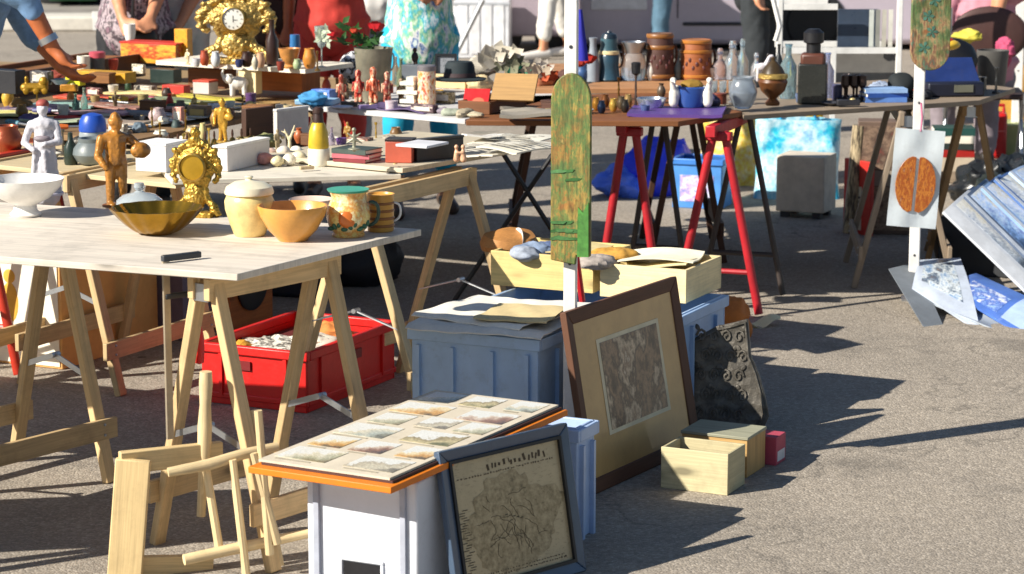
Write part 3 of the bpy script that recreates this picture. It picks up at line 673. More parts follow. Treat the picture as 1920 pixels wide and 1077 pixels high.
# carved slab
t = thing('carved_slab', 'dark carved relief slab with a ragged edge beside the brown frame', 'relief', G(1366, 808), R(-10)); t.rotation_euler = (R(-9), 0, R(-10))
k = 1 / 612
pts = [((x - 1366) * k, (800 - y) * k) for x, y in ((1300, 790), (1340, 797), (1372, 800), (1400, 799), (1432, 792), (1441, 770), (1434, 735), (1420, 690), (1404, 655), (1400, 620), (1396, 588), (1370, 596), (1338, 604), (1290, 632), (1286, 690))]
b = MB().prism(pts, -.016, .016, Matrix.Rotation(R(90), 4, 'X')); b.build('slab', carved('#5d5850'), t, bevel=.004)
b = MB(); random.seed(4)
inn = [(x * .9 - .002, .168 + (z - .168) * .93) for x, z in pts]; ring = [Vector((x, -.0175, z)) for x, z in inn]; b.tube(ring + ring[:1], .0045, 6, False)
for row in range(5):
    for col_ in range(4):
        x, z = -.085 + col_ * .038 + .012 * (row % 2) + row * -.001, .05 + row * .06; sg = 1 if (row + col_) % 2 else -1
        b.tube([Vector((x + sg * .016 * (1 - k / 13) * math.cos(k * .75), -.0175, z + .022 * (1 - k / 13) * math.sin(k * .75))) for k in range(12)], .0042, 6)
        b.ell((x + sg * .014, -.0175, z + .026), (.007, .004, .011), 8, 6, 0, sg * .6)
b.build('relief', carved('#5d5850'), t)
# small boxes in front
k = near(1364, 930, .2, .135); t = woodbox('small open greenish wooden box nearest to the brown frame', k, YAW, .2, .135, .118, wood('#c9bd95', dark=.75, stain=.5), .008)
MB().box((.02, 0, .06), (.12, .1, .05)).build('filling', W_DARK, t)
k = near(1400, 897, .2, .15); t = thing('wooden_box', 'lidded tan wooden box behind the open greenish box', 'box', k, YAW)
MB().box((0, 0, .055), (.2, .15, .11)).build('body', wood('#c09a60'), t, bevel=.002); MB().box((0, 0, .1145), (.206, .156, .009)).build('lid', wood('#a9a890'), t, bevel=.002)
k = near(1455, 874, .06, .08); t = thing('carton', 'small pink carton beside the tan wooden box', 'carton', k, YAW)
MB().box((0, 0, .042), (.06, .08, .084)).build('body', mat('#b5475a', .6), t, bevel=.002); MB().box((0.0306, 0, .025), (.0008, .06, .03)).build('label', mat('#dcd8d8', .6), t)
b = MB().sheet(.11, .07, .002, lambda x, y: .02 + .35 * max(0, x) ** 1.2 + .008 * math.sin(y * 60 + x * 40) + .015 * math.sin(x * 50), 12, 8); o = tag(b.build('paper_scrap', mat('#e6ddb4', .8)), 'crumpled cream paper scrap lying on the asphalt', 'paper'); place(o, G(1432, 612, .0) + Vector((0, 0, -.006)), .25)
# clamp
tp = G(340, 490, ZT); t = thing('bar_clamp', 'steel bar clamp with a red handle gripping the plywood edge', 'clamp', (tp.x, tp.y, .5), R(-26) + R(64))
MB().box((-.045, 0, .035), (.018, .008, .47)).build('bar', mat('#b3a690', .45, metal=.6), t)
MB().box((.0, 0, .262), (.11, .016, .016)).build('fixed_jaw', DGREY, t, bevel=.003)
MB().box((.0, 0, .165), (.10, .014, .014)).build('sliding_jaw', DGREY, t, bevel=.003)
MB().tube([(.045, 0, .235), (.045, 0, .08)], .006, 8).build('screw', STEEL, t)
MB().lathe([(.0, -.02), (.012, -.015), (.014, .02), (.012, .06), (.008, .08)], 12, (.045, 0, 0)).build('handle', REDP, t)
# ------------------------------------------------------------------ broken chair
gp = G(395, 1120); D0 = gp.y + .14
t = thing('broken_chair', 'dismantled pale wooden chair with a flat seat frame and spindles', 'chair', (gp.x, gp.y, 0), world=True)
def q(px, py, dd=0): return GD(px, py, D0 + dd)
Wc = wood('#dcc08c', dark=.7); Wd = wood('#d9c194', dark=.72)
MB().bar(q(232, 1110), q(250, 862), .085, .022, (0, 1, 0)).build('seat_board', Wc, t, bevel=.003)
MB().bar(q(224, 868, .005), q(416, 848, .12), .022, .055, (0, 0, 1)).build('seat_board', Wc, t, bevel=.003)
MB().bar(q(205, 1066, .0), q(398, 1062, .10), .022, .06, (0, 0, 1)).build('seat_board', Wc, t, bevel=.003)
ps = [q(377, 968, .1), q(381, 880, .1), q(383, 850, .1), q(384, 800, .1), q(385, 760, .1), q(386, 720, .1), q(386, 697, .1)]
MB().tube(ps, [.011, .012, .017, .018, .014, .017, .015], 12).build('turned_post', Wd, t)
MB().tube([q(315, 886, -.03), q(390, 872, 0), q(455, 852, .05), q(520, 838, .1)], [.012, .015, .014, .012], 10).build('curved_rail', Wd, t)
MB().tube([q(345, 1050, -.03), q(455, 1026, .03), q(580, 1000, .1)], [.014, .015, .012], 10).build('lower_rail', Wd, t)
for a, b_ in (((386, 876), (412, 1034)), ((436, 862), (468, 1130)), ((476, 850), (520, 1020)), ((484, 770), (506, 1040))):
    MB().tube([q(*a, .02), q(*b_, .02)], [.010, .011], 8).build('spindle', Wd, t)
MB().tube([q(470, 770, .16), q(480, 812, .15), q(492, 900, .14), q(536, 1120, .12)], [.011, .013, .012, .012], 10).build('back_post', Wd, t)
# ------------------------------------------------------------------ goods on the tables
def SM(name, b, m, label, cat, loc=None, rz=0, rx=0, ry=0, group=None, **k):
    o = tag(b.build(name, m, **k), label, cat, group)
    if loc is not None: place(o, loc, rz, rx, ry)
    return o
def dims(px, pyb, pyt, wpx, z):
    p = G(px, pyb, z); s = S(p); h = hz(p.y, pyt) - z
    p = p + Vector((0, wpx / s * .28, 0)); p.z = z + .001
    return p, h, wpx / s / 2, s
def LT(name, label, cat, px, pyb, pyt, wpx, parts, z=ZT, n=26, group=None, handle=None, flute=0, fn=0, sx=1, sy=1, rz=0, tilt=(0, 0)):
    "turned goods. parts: [(part, profile, material)], profile in (r/rmax, z/h)"
    p, h, r, s = dims(px, pyb, pyt, wpx, z)
    if len(parts) == 1 and not handle:
        nm, pr, m = parts[0]
        return SM(name, MB().lathe([(a * r, c * h) for a, c in pr], n, (0, 0, 0), sx, sy, flute, fn), m, label, cat, p, rz, tilt[0], tilt[1], group)
    t = thing(name, label, cat, p, rz, group); t.rotation_euler = (tilt[0], tilt[1], rz)
    for nm, pr, m in parts:
        MB().lathe([(a * r, c * h) for a, c in pr], n, (0, 0, 0), sx, sy, flute, fn).build(nm, m, t)
    if handle:
        m, sgn, z0, z1, out, rr = handle
        pts = [(sgn * r * a, 0, h * c) for a, c in ((.86, z1), (.95 + out * .7, z1), (.95 + out, (z0 + z1) / 2 + .06), (.95 + out * .75, z0 + .06), (.80, z0))]
        MB().tube(pts, rr * r, 8).build('handle', m, t, sub=1)
    return t
def BX(name, label, cat, px, py, fw, rw, hp, m, z=ZT, yaw=YAW, lid=None, band=None, open_=False, group=None, bevel=.002):
    "box by its nearest corner; fw, rw, hp are pixel extents of front, right face and height"
    q = G(px, py, z); s = S(q); c_, s_ = math.cos(yaw), -math.sin(yaw)
    L, D, H = fw / s / max(.2, c_), rw / s / max(.2, s_), hp / s
    p = near(px, py, L, D, z, yaw); p.z = z + .001
    if open_: return woodbox(label, p, yaw, L, D, H, m, min(.01, L * .08), name)
    if not lid and not band:
        return SM(name, MB().box((0, 0, H / 2), (L, D, H)), m, label, cat, p, yaw, group=group, bevel=min(bevel, H * .2))
    t = thing(name, label, cat, p, yaw, group)
    MB().box((0, 0, H / 2), (L, D, H)).build('body', m, t, bevel=min(bevel, H * .2))
    if lid: MB().box((0, 0, H + .004), (L * 1.03, D * 1.03, .008)).build('lid', lid, t, bevel=.001)
    if band: MB().box((0, -D / 2 - .0008, H * .5), (L * .7, .0016, H * .5)).build('label', band, t)
    return t
def BOOKS(label, px, py, wpx, dpx, hs, cols, z=ZT, yaw=YAW, cat='book', each=None):
    "a pile of books, every one a thing of its own"
    q = G(px, py, z); s = S(q); zz = z + .001
    for i, (h, c) in enumerate(zip(hs, cols)):
        H = h / s; L = wpx / s * random.uniform(.9, 1); D = dpx / s
        t = thing('book', each[i], cat, (q.x, q.y + D / 2, zz), yaw + random.uniform(-.12, .12))
        MB().box((0, .002, H / 2), (L - .006, D - .008, H * .8)).build('pages', PAPER, t)
        m = mat(c, .5) if isinstance(c, str) else c
        b = MB(); b.box((0, 0, H - .0012), (L, D, .0024)); b.box((0, 0, .0012), (L, D, .0024)); b.box((0, -D / 2 + .0012, H / 2), (L, .0024, H - .005))
        b.build('cover', m, t); zz += H + .0005
def FIG(name, label, cat, px, pyb, pyt, shape, m, z=ZT, vox=None, rz=0, group=None, base=None):
    "carved or cast figurine: shape = list of ('e',c,r) / ('c',p,q,r1,r2) in units of its height"
    p, h, r, s = dims(px, pyb, pyt, 10, z)
    b = MB()
    for q in shape:
        if q[0] == 'e': b.ell([v * h for v in q[1]], [v * h for v in q[2]], 12, 8)
        elif q[0] == 'c': b.cap([v * h for v in q[1]], [v * h for v in q[2]], q[3] * h, q[4] * h, 8)
    if base:
        t = thing(name, label, cat, p, rz, group); b.build('figure', m, t, remesh=vox or max(.0022, h * .012), disp=[(h * .05, h * .014), (h * .018, h * .008)])
        MB().lathe([(base[0] * h, 0), (base[0] * h, base[1] * h * .8), (base[0] * h * .85, base[1] * h)], 18).build('base', base[2], t); return t
    return SM(name, b, m, label, cat, p, rz, group=group, remesh=vox or max(.0022, h * .013), disp=[(h * .06, h * .014)])
ROBED = [('c', (0, 0, .02), (0, 0, .35), .17, .13), ('c', (.01, 0, .35), (.0, 0, .68), .125, .10), ('e', (0, 0, .74), (.15, .1, .08)), ('c', (0, 0, .8), (.0, -.01, .86), .04, .04), ('e', (0, -.01, .91), (.062, .07, .085)), ('c', (.13, 0, .74), (.17, -.05, .56), .045, .04), ('c', (.17, -.05, .56), (.04, -.14, .55), .04, .03), ('c', (-.13, 0, .74), (-.2, -.03, .55), .045, .04), ('c', (-.2, -.03, .55), (-.08, -.13, .48), .04, .03), ('c', (-.1, -.1, .03), (-.08, -.1, .45), .045, .03), ('c', (.06, -.12, .03), (.02, -.11, .45), .04, .03)]
ROBED += [('c', (.15 * math.cos(k * .57), .14 * math.sin(k * .57), .02), (.10 * math.cos(k * .57 + .2), .09 * math.sin(k * .57 + .2), .5 + .05 * (k % 3)), .026, .012) for k in range(11)]
MANFIG = [('c', (-.075, 0, .05), (-.06, .02, .28), .045, .055), ('c', (-.06, .02, .28), (-.06, 0, .48), .055, .075), ('c', (.075, 0, .05), (.06, -.03, .28), .045, .055), ('c', (.06, -.03, .28), (.06, 0, .48), .055, .075), ('e', (-.08, -.05, .03), (.05, .09, .03)), ('e', (.09, -.05, .03), (.05, .09, .03)), ('e', (0, 0, .52), (.13, .1, .09)), ('c', (0, 0, .52), (0, 0, .72), .115, .13), ('e', (0, 0, .76), (.17, .1, .07)), ('c', (0, 0, .8), (.0, -.02, .86), .05, .045), ('e', (.01, -.02, .91), (.065, .075, .085)), ('c', (-.16, 0, .75), (-.21, -.02, .56), .055, .045), ('c', (-.21, -.02, .56), (-.15, -.12, .44), .045, .035), ('c', (.16, 0, .75), (.24, -.07, .66), .055, .045), ('c', (.24, -.07, .66), (.20, -.18, .62), .045, .035), ('e', (.24, -.14, .62), (.12, .08, .09)), ('c', (.0, -.02, .955), (.0, -.02, .985), .09, .06)]
# --- plywood table
DISH = [(.36, 0), (.40, .06), (.30, .16), (.28, .3), (.62, .48), (.92, .80), (1, 1), (.96, 1), (.86, .84), (.5, .58), (0, .5)]
LT('compote_dish', 'wide white footed dish on the plywood table', 'dish', 40, 412, 341, 150, [('dish', DISH, WHITE)])
t = FIG('statuette', 'white robed porcelain statuette with a reddish head covering', 'statuette', 85, 366, 188, ROBED, mat('#c6c4cb', .35, var=.2), base=(.19, .03, mat('#cfcad6', .4)))
p, h, r, s = dims(85, 366, 188, 10, ZT); MB().ell((0, .0, h * .955), (h * .07, h * .075, h * .05)).build('head_covering', mat('#9c4a40', .6), t); MB().ell((0, -h * .08, h * .6), (h * .09, h * .05, h * .035)).build('bouquet', mat('#8a7f86', .6), t)
FIG('wooden_figure', 'carved golden wood figure of a man holding a bundle', 'figurine', 219, 388, 218, MANFIG, mat('#b0762c', .3, metal=.15, var=.55, s=22, bump=.4, bs=120, coat=.4, dirt=.7), base=(.16, .025, W_BRN), rz=.5)
LT('butter_dish', 'clear glass dish with a domed lid behind the brass bowl', 'dish', 258, 404, 348, 104, [('plate', [(.7, 0), (.8, .05), (1, .16), (1, .2), (.75, .16), (0, .14)], glassy('#e4ecef')), ('lid', [(.86, .19), (.84, .42), (.6, .6), (.22, .68), (.12, .74), (.2, .86), (.17, 1), (0, 1)], mat('#d9e2e6', .12, trans=.55))])
def clockcase(name, label, px, pyb, pyt, wpx, face, m, scale_face, z=ZT, rz=R(-12)):
    p, h, r, s = dims(px, pyb, pyt, wpx, z); t = thing(name, label, 'clock', p, rz)
    b = MB(); b.box((0, 0, h * .03), (r * 1.5, r * .9, h * .06))
    for sg in (-1, 1):
        b.tube([(sg * r * .95, -r * .1, .002), (sg * r * .85, -r * .1, h * .08), (sg * r * .45, 0, h * .2), (sg * r * .38, 0, h * .33), (sg * r * .55, 0, h * .45)], [r * .13, r * .16, r * .15, r * .12, r * .16], 8)
        b.tube([(sg * r * .9, 0, h * .42), (sg * r * 1.0, 0, h * .55), (sg * r * .8, 0, h * .7), (sg * r * .5, 0, h * .78), (sg * r * .2, 0, h * .84)], [r * .08, r * .16, r * .13, r * .14, r * .1], 8)
        for k in range(7):
            a = k * .45; b.ell((sg * r * (.86 + .12 * math.sin(k * 2.1)), -r * .05, h * (.4 + .055 * k)), (r * .15, r * .12, h * .035), 8, 6)
        b.ell((sg * r * .75, -r * .05, h * .1), (r * .2, r * .2, h * .05), 8, 6)
    b.ell((0, 0, h * .56), (r * .82, r * .34, h * .21), 18, 10); b.ell((0, 0, h * .22), (r * .42, r * .28, h * .18), 12, 8)
    b.ell((0, 0, h * .84), (r * .26, r * .2, h * .06), 10, 8); b.ell((0, 0, h * .92), (r * .2, r * .16, h * .07), 10, 8); b.cap((0, 0, h * .95), (0, 0, h * .985), r * .1, r * .04)
    b.ell((-r * .2, 0, h * .8), (r * .2, r * .14, h * .04), 8, 6); b.ell((r * .2, 0, h * .8), (r * .2, r * .14, h * .04), 8, 6)
    b.wob(r * .05, 30 / max(h, .1) * .3, 3)
    b.build('case', m, t, remesh=max(.0022, h * .0095), disp=[(h * .045, h * .04), (h * .016, h * .02)])
    T = Matrix.Translation((0, -r * .30, h * .56)) @ Matrix.Rotation(R(90), 4, 'X'); fr = r * scale_face
    MB().lathe([(fr * 1.0, 0), (fr * 1.15, .004), (fr * 1.15, .014), (fr * 1.0, .018), (fr * .98, .012)], 26).xf(T).build('bezel', BRASS, t)
    MB().lathe([(fr * .98, .0), (fr * .98, .012), (0, .0135)], 26).xf(T).build('dial', face, t)
    return t, h, r, fr, T
clockcase('ornate_clock', 'small ornate gilt clock case with a gold disc and no hands', 366, 410, 241, 92, mat('#c49a2e', .3, metal=.6), mat('#b5923f', .35, metal=.7, var=.35, bump=.5, bs=80), .52)
LT('fluted_bowl', 'wide fluted brass bowl at the front of the plywood table', 'bowl', 288, 446, 397, 176, [('bowl', [(.34, 0), (.36, .03), (.5, .12), (.66, .34), (.8, .58), (.91, .8), (1, 1), (.975, 1), (.88, .8), (.76, .6), (.6, .36), (.45, .2), (0, .14)], mat('#a8822c', .22, metal=.9, var=.25, bump=.2, bs=30))], n=150, flute=.022, fn=15)
t = LT('lidded_pot', 'cream lidded pot splashed with yellow glaze', 'pot', 466, 446, 334, 94, [('body', [(.6, 0), (.66, .04), (.8, .2), (.98, .45), (1, .58), (.9, .68), (.8, .72)], mat('#e0cb8a', .3, var=.35, s=16)), ('lid', [(.98, .70), (1.0, .73), (.92, .82), (.6, .90), (.16, .93), (.12, .95), (.18, .98), (.12, 1), (0, 1)], mat('#ebe1c4', .3))])
LT('bowl', 'wide orange earthenware bowl beside the painted jug', 'bowl', 546, 457, 391, 132, [('bowl', [(.42, 0), (.46, .06), (.7, .3), (.93, .7), (1.0, .92), (1, 1), (.95, 1), (.88, .75), (.6, .35), (0, .25)], mat('#d69a48', .35, var=.22, s=12, coat=.3))])
LT('dish', 'small pinkish white dish behind the orange bowl', 'dish', 582, 412, 377, 84, [('dish', [(.4, 0), (.7, .3), (1, .9), (1, 1), (.9, .9), (0, .5)], mat('#dcbfae', .4))])
JUG = [(.7, 0), (.74, .04), (.66, .08), (.86, .22), (.98, .42), (.92, .6), (.76, .78), (.74, .86), (.84, .97), (.9, 1), (.82, 1), (.7, .86), (0, .82)]
t = LT('painted_jug', 'painted jug with an orange fruit motif and a dark handle', 'jug', 652, 447, 359, 86, [('body', JUG, prnt(['#d9b45a', '#e2cf86', '#d99a4a', '#e6dcae', '#7a9a6a'], 3, 6, .3, coat=.3))], handle=(mat('#2e4a3c', .35), 1, .2, .72, .42, .1), rz=R(8))
p, h, r, s = dims(652, 447, 359, 86, ZT)
MB().lathe([(r * .86, h * .955), (r * .92, h * .99), (r * .93, h * 1.005), (r * .85, h * 1.005)], 24).build('rim', mat('#3fa58a', .35), t)
MB().ell((-r * .1, -r * .83, h * .42), (r * .4, r * .16, h * .2)).build('fruit_motif', mat('#d2702a', .35), t)
b = MB()
for k in range(9): b.ell((r * .93 * math.sin(-1.0 + k * .25), -r * .93 * math.cos(-1.0 + k * .25) * .9, h * (.2 + .05 * (k % 3))), (r * .16, r * .1, h * .05), 8, 6, 0, k)
b.build('leaf_motif', mat('#2f6148', .4), t)['kind'] = 'stuff'
t = LT('striped_mug', 'amber mug with brown bands and a white handle', 'mug', 713, 436, 366, 54, [('body', [(.86, 0), (.92, .03), (.94, .97), (1, 1), (.9, 1), (.85, .95), (0, .9)], mat('#d09a48', .35, var=.2))], handle=(WHITE, 1, .25, .75, .5, .1))
p, h, r, s = dims(713, 436, 366, 54, ZT); b = MB()
for k in range(4): b.lathe([(r * .93, h * (.12 + .2 * k)), (r * .975, h * (.14 + .2 * k)), (r * .975, h * (.18 + .2 * k)), (r * .93, h * (.2 + .2 * k))], 24)
b.build('bands', mat('#8f5a2a', .35), t)
# --- middle tables
BELL = [(.5, 0), (.8, .12), (1, .4), (.95, .62), (.7, .85), (.72, 1), (.6, 1), (.5, .86), (0, .8)]
ZM = ZT - .04
LT('copper_pot', 'round copper pot at the edge of the pale tabletop', 'pot', 10, 292, 238, 62, [('pot', BELL, mat('#a04e30', .3, metal=.5, bump=.3))], z=ZM)
BOOKS('', 62, 268, 90, 70, [9, 10], ['#8d3a26', '#a34a32'], ZM, each=['rust-red book at the bottom of the pile behind the copper pot', 'brick-red book on top of the pile behind the copper pot'])
BX('folded_cloth', 'yellow folded cloth behind the rust-red books', 'cloth', 48, 236, 60, 14, 26, mat('#d9cf4a', .8), z=ZM)
t = LT('enamel_pot', 'grey enamel pot with a blue lid on the pale tabletop', 'pot', 173, 292, 214, 52, [('body', [(.85, 0), (.98, .1), (1, .5), (.92, .56), (0, .56)], mat('#8e979c', .4)), ('lid', [(.98, .56), (1, .62), (.94, .82), (.7, .95), (.2, 1), (0, 1)], mat('#2450b4', .35))], z=ZM)
LT('stoneware_crock', 'squat dark stoneware crock in front of the blue-lidded pot', 'crock', 172, 312, 262, 78, [('crock', BELL, mat('#6d7678', .4, var=.4))], z=ZM)
LT('green_bottle', 'stout dark green bottle beside the stoneware crock', 'bottle', 132, 310, 250, 26, [('bottle', [(.9, 0), (1, .1), (1, .55), (.4, .75), (.35, 1), (0, 1)], mat('#27332a', .25))], z=ZM)
FIG('iron_toad', 'dark iron toad figurine between the statuette and the blue lid', 'figurine', 150, 282, 244, [('e', (0, 0, .35), (.45, .4, .35)), ('e', (.3, -.1, .7), (.25, .25, .25)), ('c', (-.3, -.2, .1), (-.5, -.3, .1), .12, .1), ('c', (.3, -.2, .1), (.5, -.3, .1), .12, .1)], mat('#4d4a44', .4, metal=.5), z=ZM)
BX('white_carton', 'white cardboard carton behind the carved wood figure', 'carton', 312, 325, 62, 32, 50, mat('#dedcdc', .7, var=.06), z=ZT - .02, lid=mat('#e6e4e2', .7))
BX('white_carton', 'low white carton beside the ornate gilt clock case', 'carton', 427, 323, 28, 66, 44, mat('#d9d3d0', .7, var=.06), z=ZT - .02, lid=mat('#e6e2de', .7))
# shells
for i, (x, y, r_, c_) in enumerate([(497, 310, 16, '#c98a80'), (520, 313, 14, '#e2d4a8'), (543, 311, 15, '#eae0cc'), (560, 306, 15, '#e2d6b4'), (532, 296, 15, '#e9dccb'), (508, 296, 13, '#d9b8a6'), (556, 292, 12, '#efe8d8')]):
    p = G(x, y, ZT - .02); s = S(p); k = r_ / s
    b = MB(); pts = []
    b.ell((0, 0, k * .75), (k, k * .85, k * .75), 12, 8).cap((k * .5, -k * .2, k * .6), (k * 1.3, -k * .5, k * .3), k * .4, .002, 8).wob(k * .15, 60, i)
    SM('seashell', b, mat(c_, .4, var=.3, s=60), ['rosy seashell nearest the low white carton', 'sandy seashell in front of the cream shell pile', 'ivory seashell below the tall painted bottle', 'buff seashell touching the tall painted bottle', 'pale seashell resting behind the sandy one', 'blush seashell behind the rosy one', 'whitest small seashell at the back of the pile'][i], 'seashell', p, i)
FIG('antler_ornament', 'bone-coloured branching ornament behind the shells', 'ornament', 543, 285, 234, [('c', (0, 0, 0), (0, 0, .5), .08, .06), ('c', (0, 0, .4), (-.18, 0, .8), .06, .03), ('c', (0, 0, .4), (.2, 0, .95), .06, .03), ('c', (-.1, 0, .65), (-.3, 0, .75), .04, .02), ('c', (.1, 0, .7), (.3, .0, .75), .04, .02), ('e', (0, 0, .05), (.2, .2, .05))], mat('#d3c6a2', .6), z=ZT - .02)
t = LT('painted_bottle', 'tall white and yellow painted bottle with a dark stopper', 'bottle', 597, 313, 203, 42, [('body', [(.9, 0), (1, .04), (.98, .28), (.9, .3)], mat('#e6e0cc', .35)), ('shoulder', [(.9, .3), (.94, .34), (.84, .58), (.6, .72), (.5, .74)], mat('#cfae2e', .35, var=.3)), ('neck', [(.5, .74), (.46, .84), (.4, .9), (.5, .9), (.5, .96), (.3, 1), (0, 1)], mat('#3a2520', .4))], z=ZT - .02)
BOOKS('', 668, 306, 78, 60, [7, 8, 9], ['#7d2a30', '#b8606a', '#3c4a44'], ZT, each=['maroon book lowest in the pile beside the painted bottle', 'dusty pink book midway in the pile beside the painted bottle', 'slate book uppermost in the pile beside the painted bottle'])
FIG('candle_star', 'spiky dark star candle holder standing on the slate book', 'candle holder', 664, 283, 240, [('e', (0, 0, .06), (.3, .3, .06)), ('c', (0, 0, 0), (0, 0, .9), .09, .06), ('c', (0, 0, .5), (-.35, 0, .3), .08, .03), ('c', (0, 0, .5), (.35, 0, .3), .08, .03), ('c', (0, 0, .55), (-.3, 0, .75), .07, .03), ('c', (0, 0, .55), (.3, 0, .75), .07, .03), ('e', (0, 0, .9), (.1, .1, .1))], mat('#9a9a86', .4, metal=.4), z=ZT + .062)
BX('lacquered_box', 'salmon-sided lacquered box with a dark lid near the table corner', 'box', 772, 307, 50, 8, 40, mat('#b5543e', .5), yaw=R(-10), lid=mat('#2b1f1e', .4))
BX('display_case', 'long black display case at the edge of the board', 'case', 782, 305, 10, 86, 38, mat('#1d1a1f', .4), yaw=R(-50), lid=mat('#2c2a2e', .3))
BX('tray', 'white tray lying across the long black display case', 'tray', 800, 280, 60, 40, 5, mat('#d9d8dc', .5), z=ZT + .075, yaw=R(-30))
FIG('porcelain_pair', 'little porcelain couple figurine at the table corner', 'figurine', 862, 303, 272, [('c', (-.2, 0, .1), (-.2, 0, .6), .2, .13), ('e', (-.2, 0, .85), (.14, .14, .15)), ('c', (.22, 0, .1), (.2, 0, .6), .22, .13), ('e', (.2, 0, .85), (.14, .14, .15)), ('c', (-.2, -.1, .5), (.2, -.1, .5), .08, .08)], mat('#d9a987', .35, var=.5, s=60), vox=.003)
for i, (x, y, wd, dp, rz, col, lab) in enumerate([(920, 288, .2, .27, -34, '#dcd6c8', 'white magazine nearest the porcelain couple'), (968, 270, .22, .29, -30, '#e2dccc', 'open white magazine at the end of the board'), (985, 283, .2, .26, -48, '#d8d2c2', 'white pamphlet overhanging the board edge'), (903, 262, .12, .12, 10, '#e4e0d8', 'small white folded leaflet behind the magazines')]):
    b = MB().sheet(wd, dp, .005, lambda x, y, i=i: .006 + .010 * abs(math.sin(x * 14 + i)) + .006 * math.sin(y * 16 + i), 12, 10)
    t = thing('magazine', lab, 'magazine', G(x, y, ZT + .004 + i * .009), R(rz)); b.build('pages', mat(col, .55, var=.08, dirt=.2), t)
    b = MB()
    for k in range(6): b.box((random.uniform(-.02, .02), -dp * .4 + k * dp * .11, .026), (wd * .7, dp * .04, .0006))
    b.build('printing', mat('#8d887c', .7), t)['kind'] = 'stuff'
# folding stand
st = G(990, 700); t = thing('folding_stand', 'black folding stand with crossed legs beside the painted plank', 'stand', (st.x, 8.85, 0), world=True)
for k, dy in enumerate((0, .3)):
    for a, c_ in (((940, 283), (1035, 432)), ((1036, 290), (938, 436))):
        A, Bq = GD(*a, 8.7 + dy), GD(*c_, 8.7 + dy); d = (Bq - A); e_ = A + d * (A.z - .01) / (A.z - Bq.z)
        MB().tube([A, e_], .009, 8).build('leg', BLACK, t)
MB().tube([GD(985, 357, 8.7), GD(985, 357, 9.0)], .006, 8).build('pivot_rod', BLACK, t)
# goods between the wooden boxes
SM('plate', MB().lathe([(.024, 0), (.03, .002), (.046, .009), (.047, .011), (.03, .005), (0, .004)], 28), WHITE, 'white plate standing on edge at the end of the cream wooden box', 'plate', ca - U * .15 + V * .0 + Vector((0, 0, .118)), YAW - R(40), R(78))
for i in range(3): place(SM('paper_sheet', MB().sheet(.2, .18, .003, lambda x, y, i=i: .006 * math.sin(x * 16 + i) + .005 * math.sin(y * 21), 12, 10), mat(['#dccf9f', '#e9e0c4', '#d2c08a'][i], .85, var=.15, s=20), ['buff paper lying in the cream wooden box', 'ivory paper over the buff one in the cream wooden box', 'straw paper topmost in the cream wooden box'][i], 'paper'), ca + U * .05 + Vector((0, 0, .085 + .012 * i)), YAW + R(6 * i - 6))
b = MB().lathe([(.02, .0), (.075, .004), (.082, .022), (.07, .045), (.034, .06), (0, .062)], 24, (0, 0, 0), 1.2, .9).wob(.012, 14); SM('basket', b, wood('#b07a42', gl=(30, 30, 1)), 'tan wicker hat lying in the cream wooden box', 'hat', G(955, 466, .475), .3, .2)
for i, (x, y, c_, rr, lab) in enumerate([(1000, 470, '#7d8ea8', .05, 'grey-blue crumpled cloth in the cream wooden box'), (1034, 464, '#5d6f96', .05, 'slate crumpled cloth behind the painted plank'), (985, 476, '#9aa2b0', .04, 'ash-coloured rag at the front of the cream wooden box'), (1150, 478, '#c08f3c', .055, 'ochre rag heap between the wooden boxes'), (1120, 492, '#a59a92', .05, 'pale grey rag next to the ochre heap')]):
    SM('rag', MB().ell((0, 0, 0), (rr * 1.3, rr, rr * .38), 44, 26).crumple(.012, 15, i * 5), mat(c_, .8, var=.4, s=30), lab, 'cloth', G(x, y, .487), i)
SM('cushion', MB().ell((0, 0, 0), (.06, .045, .085), 44, 26).crumple(.025, 11, 3), mat('#c5702a', .7, var=.35), 'orange crumpled cloth beyond the pale paper box', 'cloth', G(1372, 606, .06), .3)
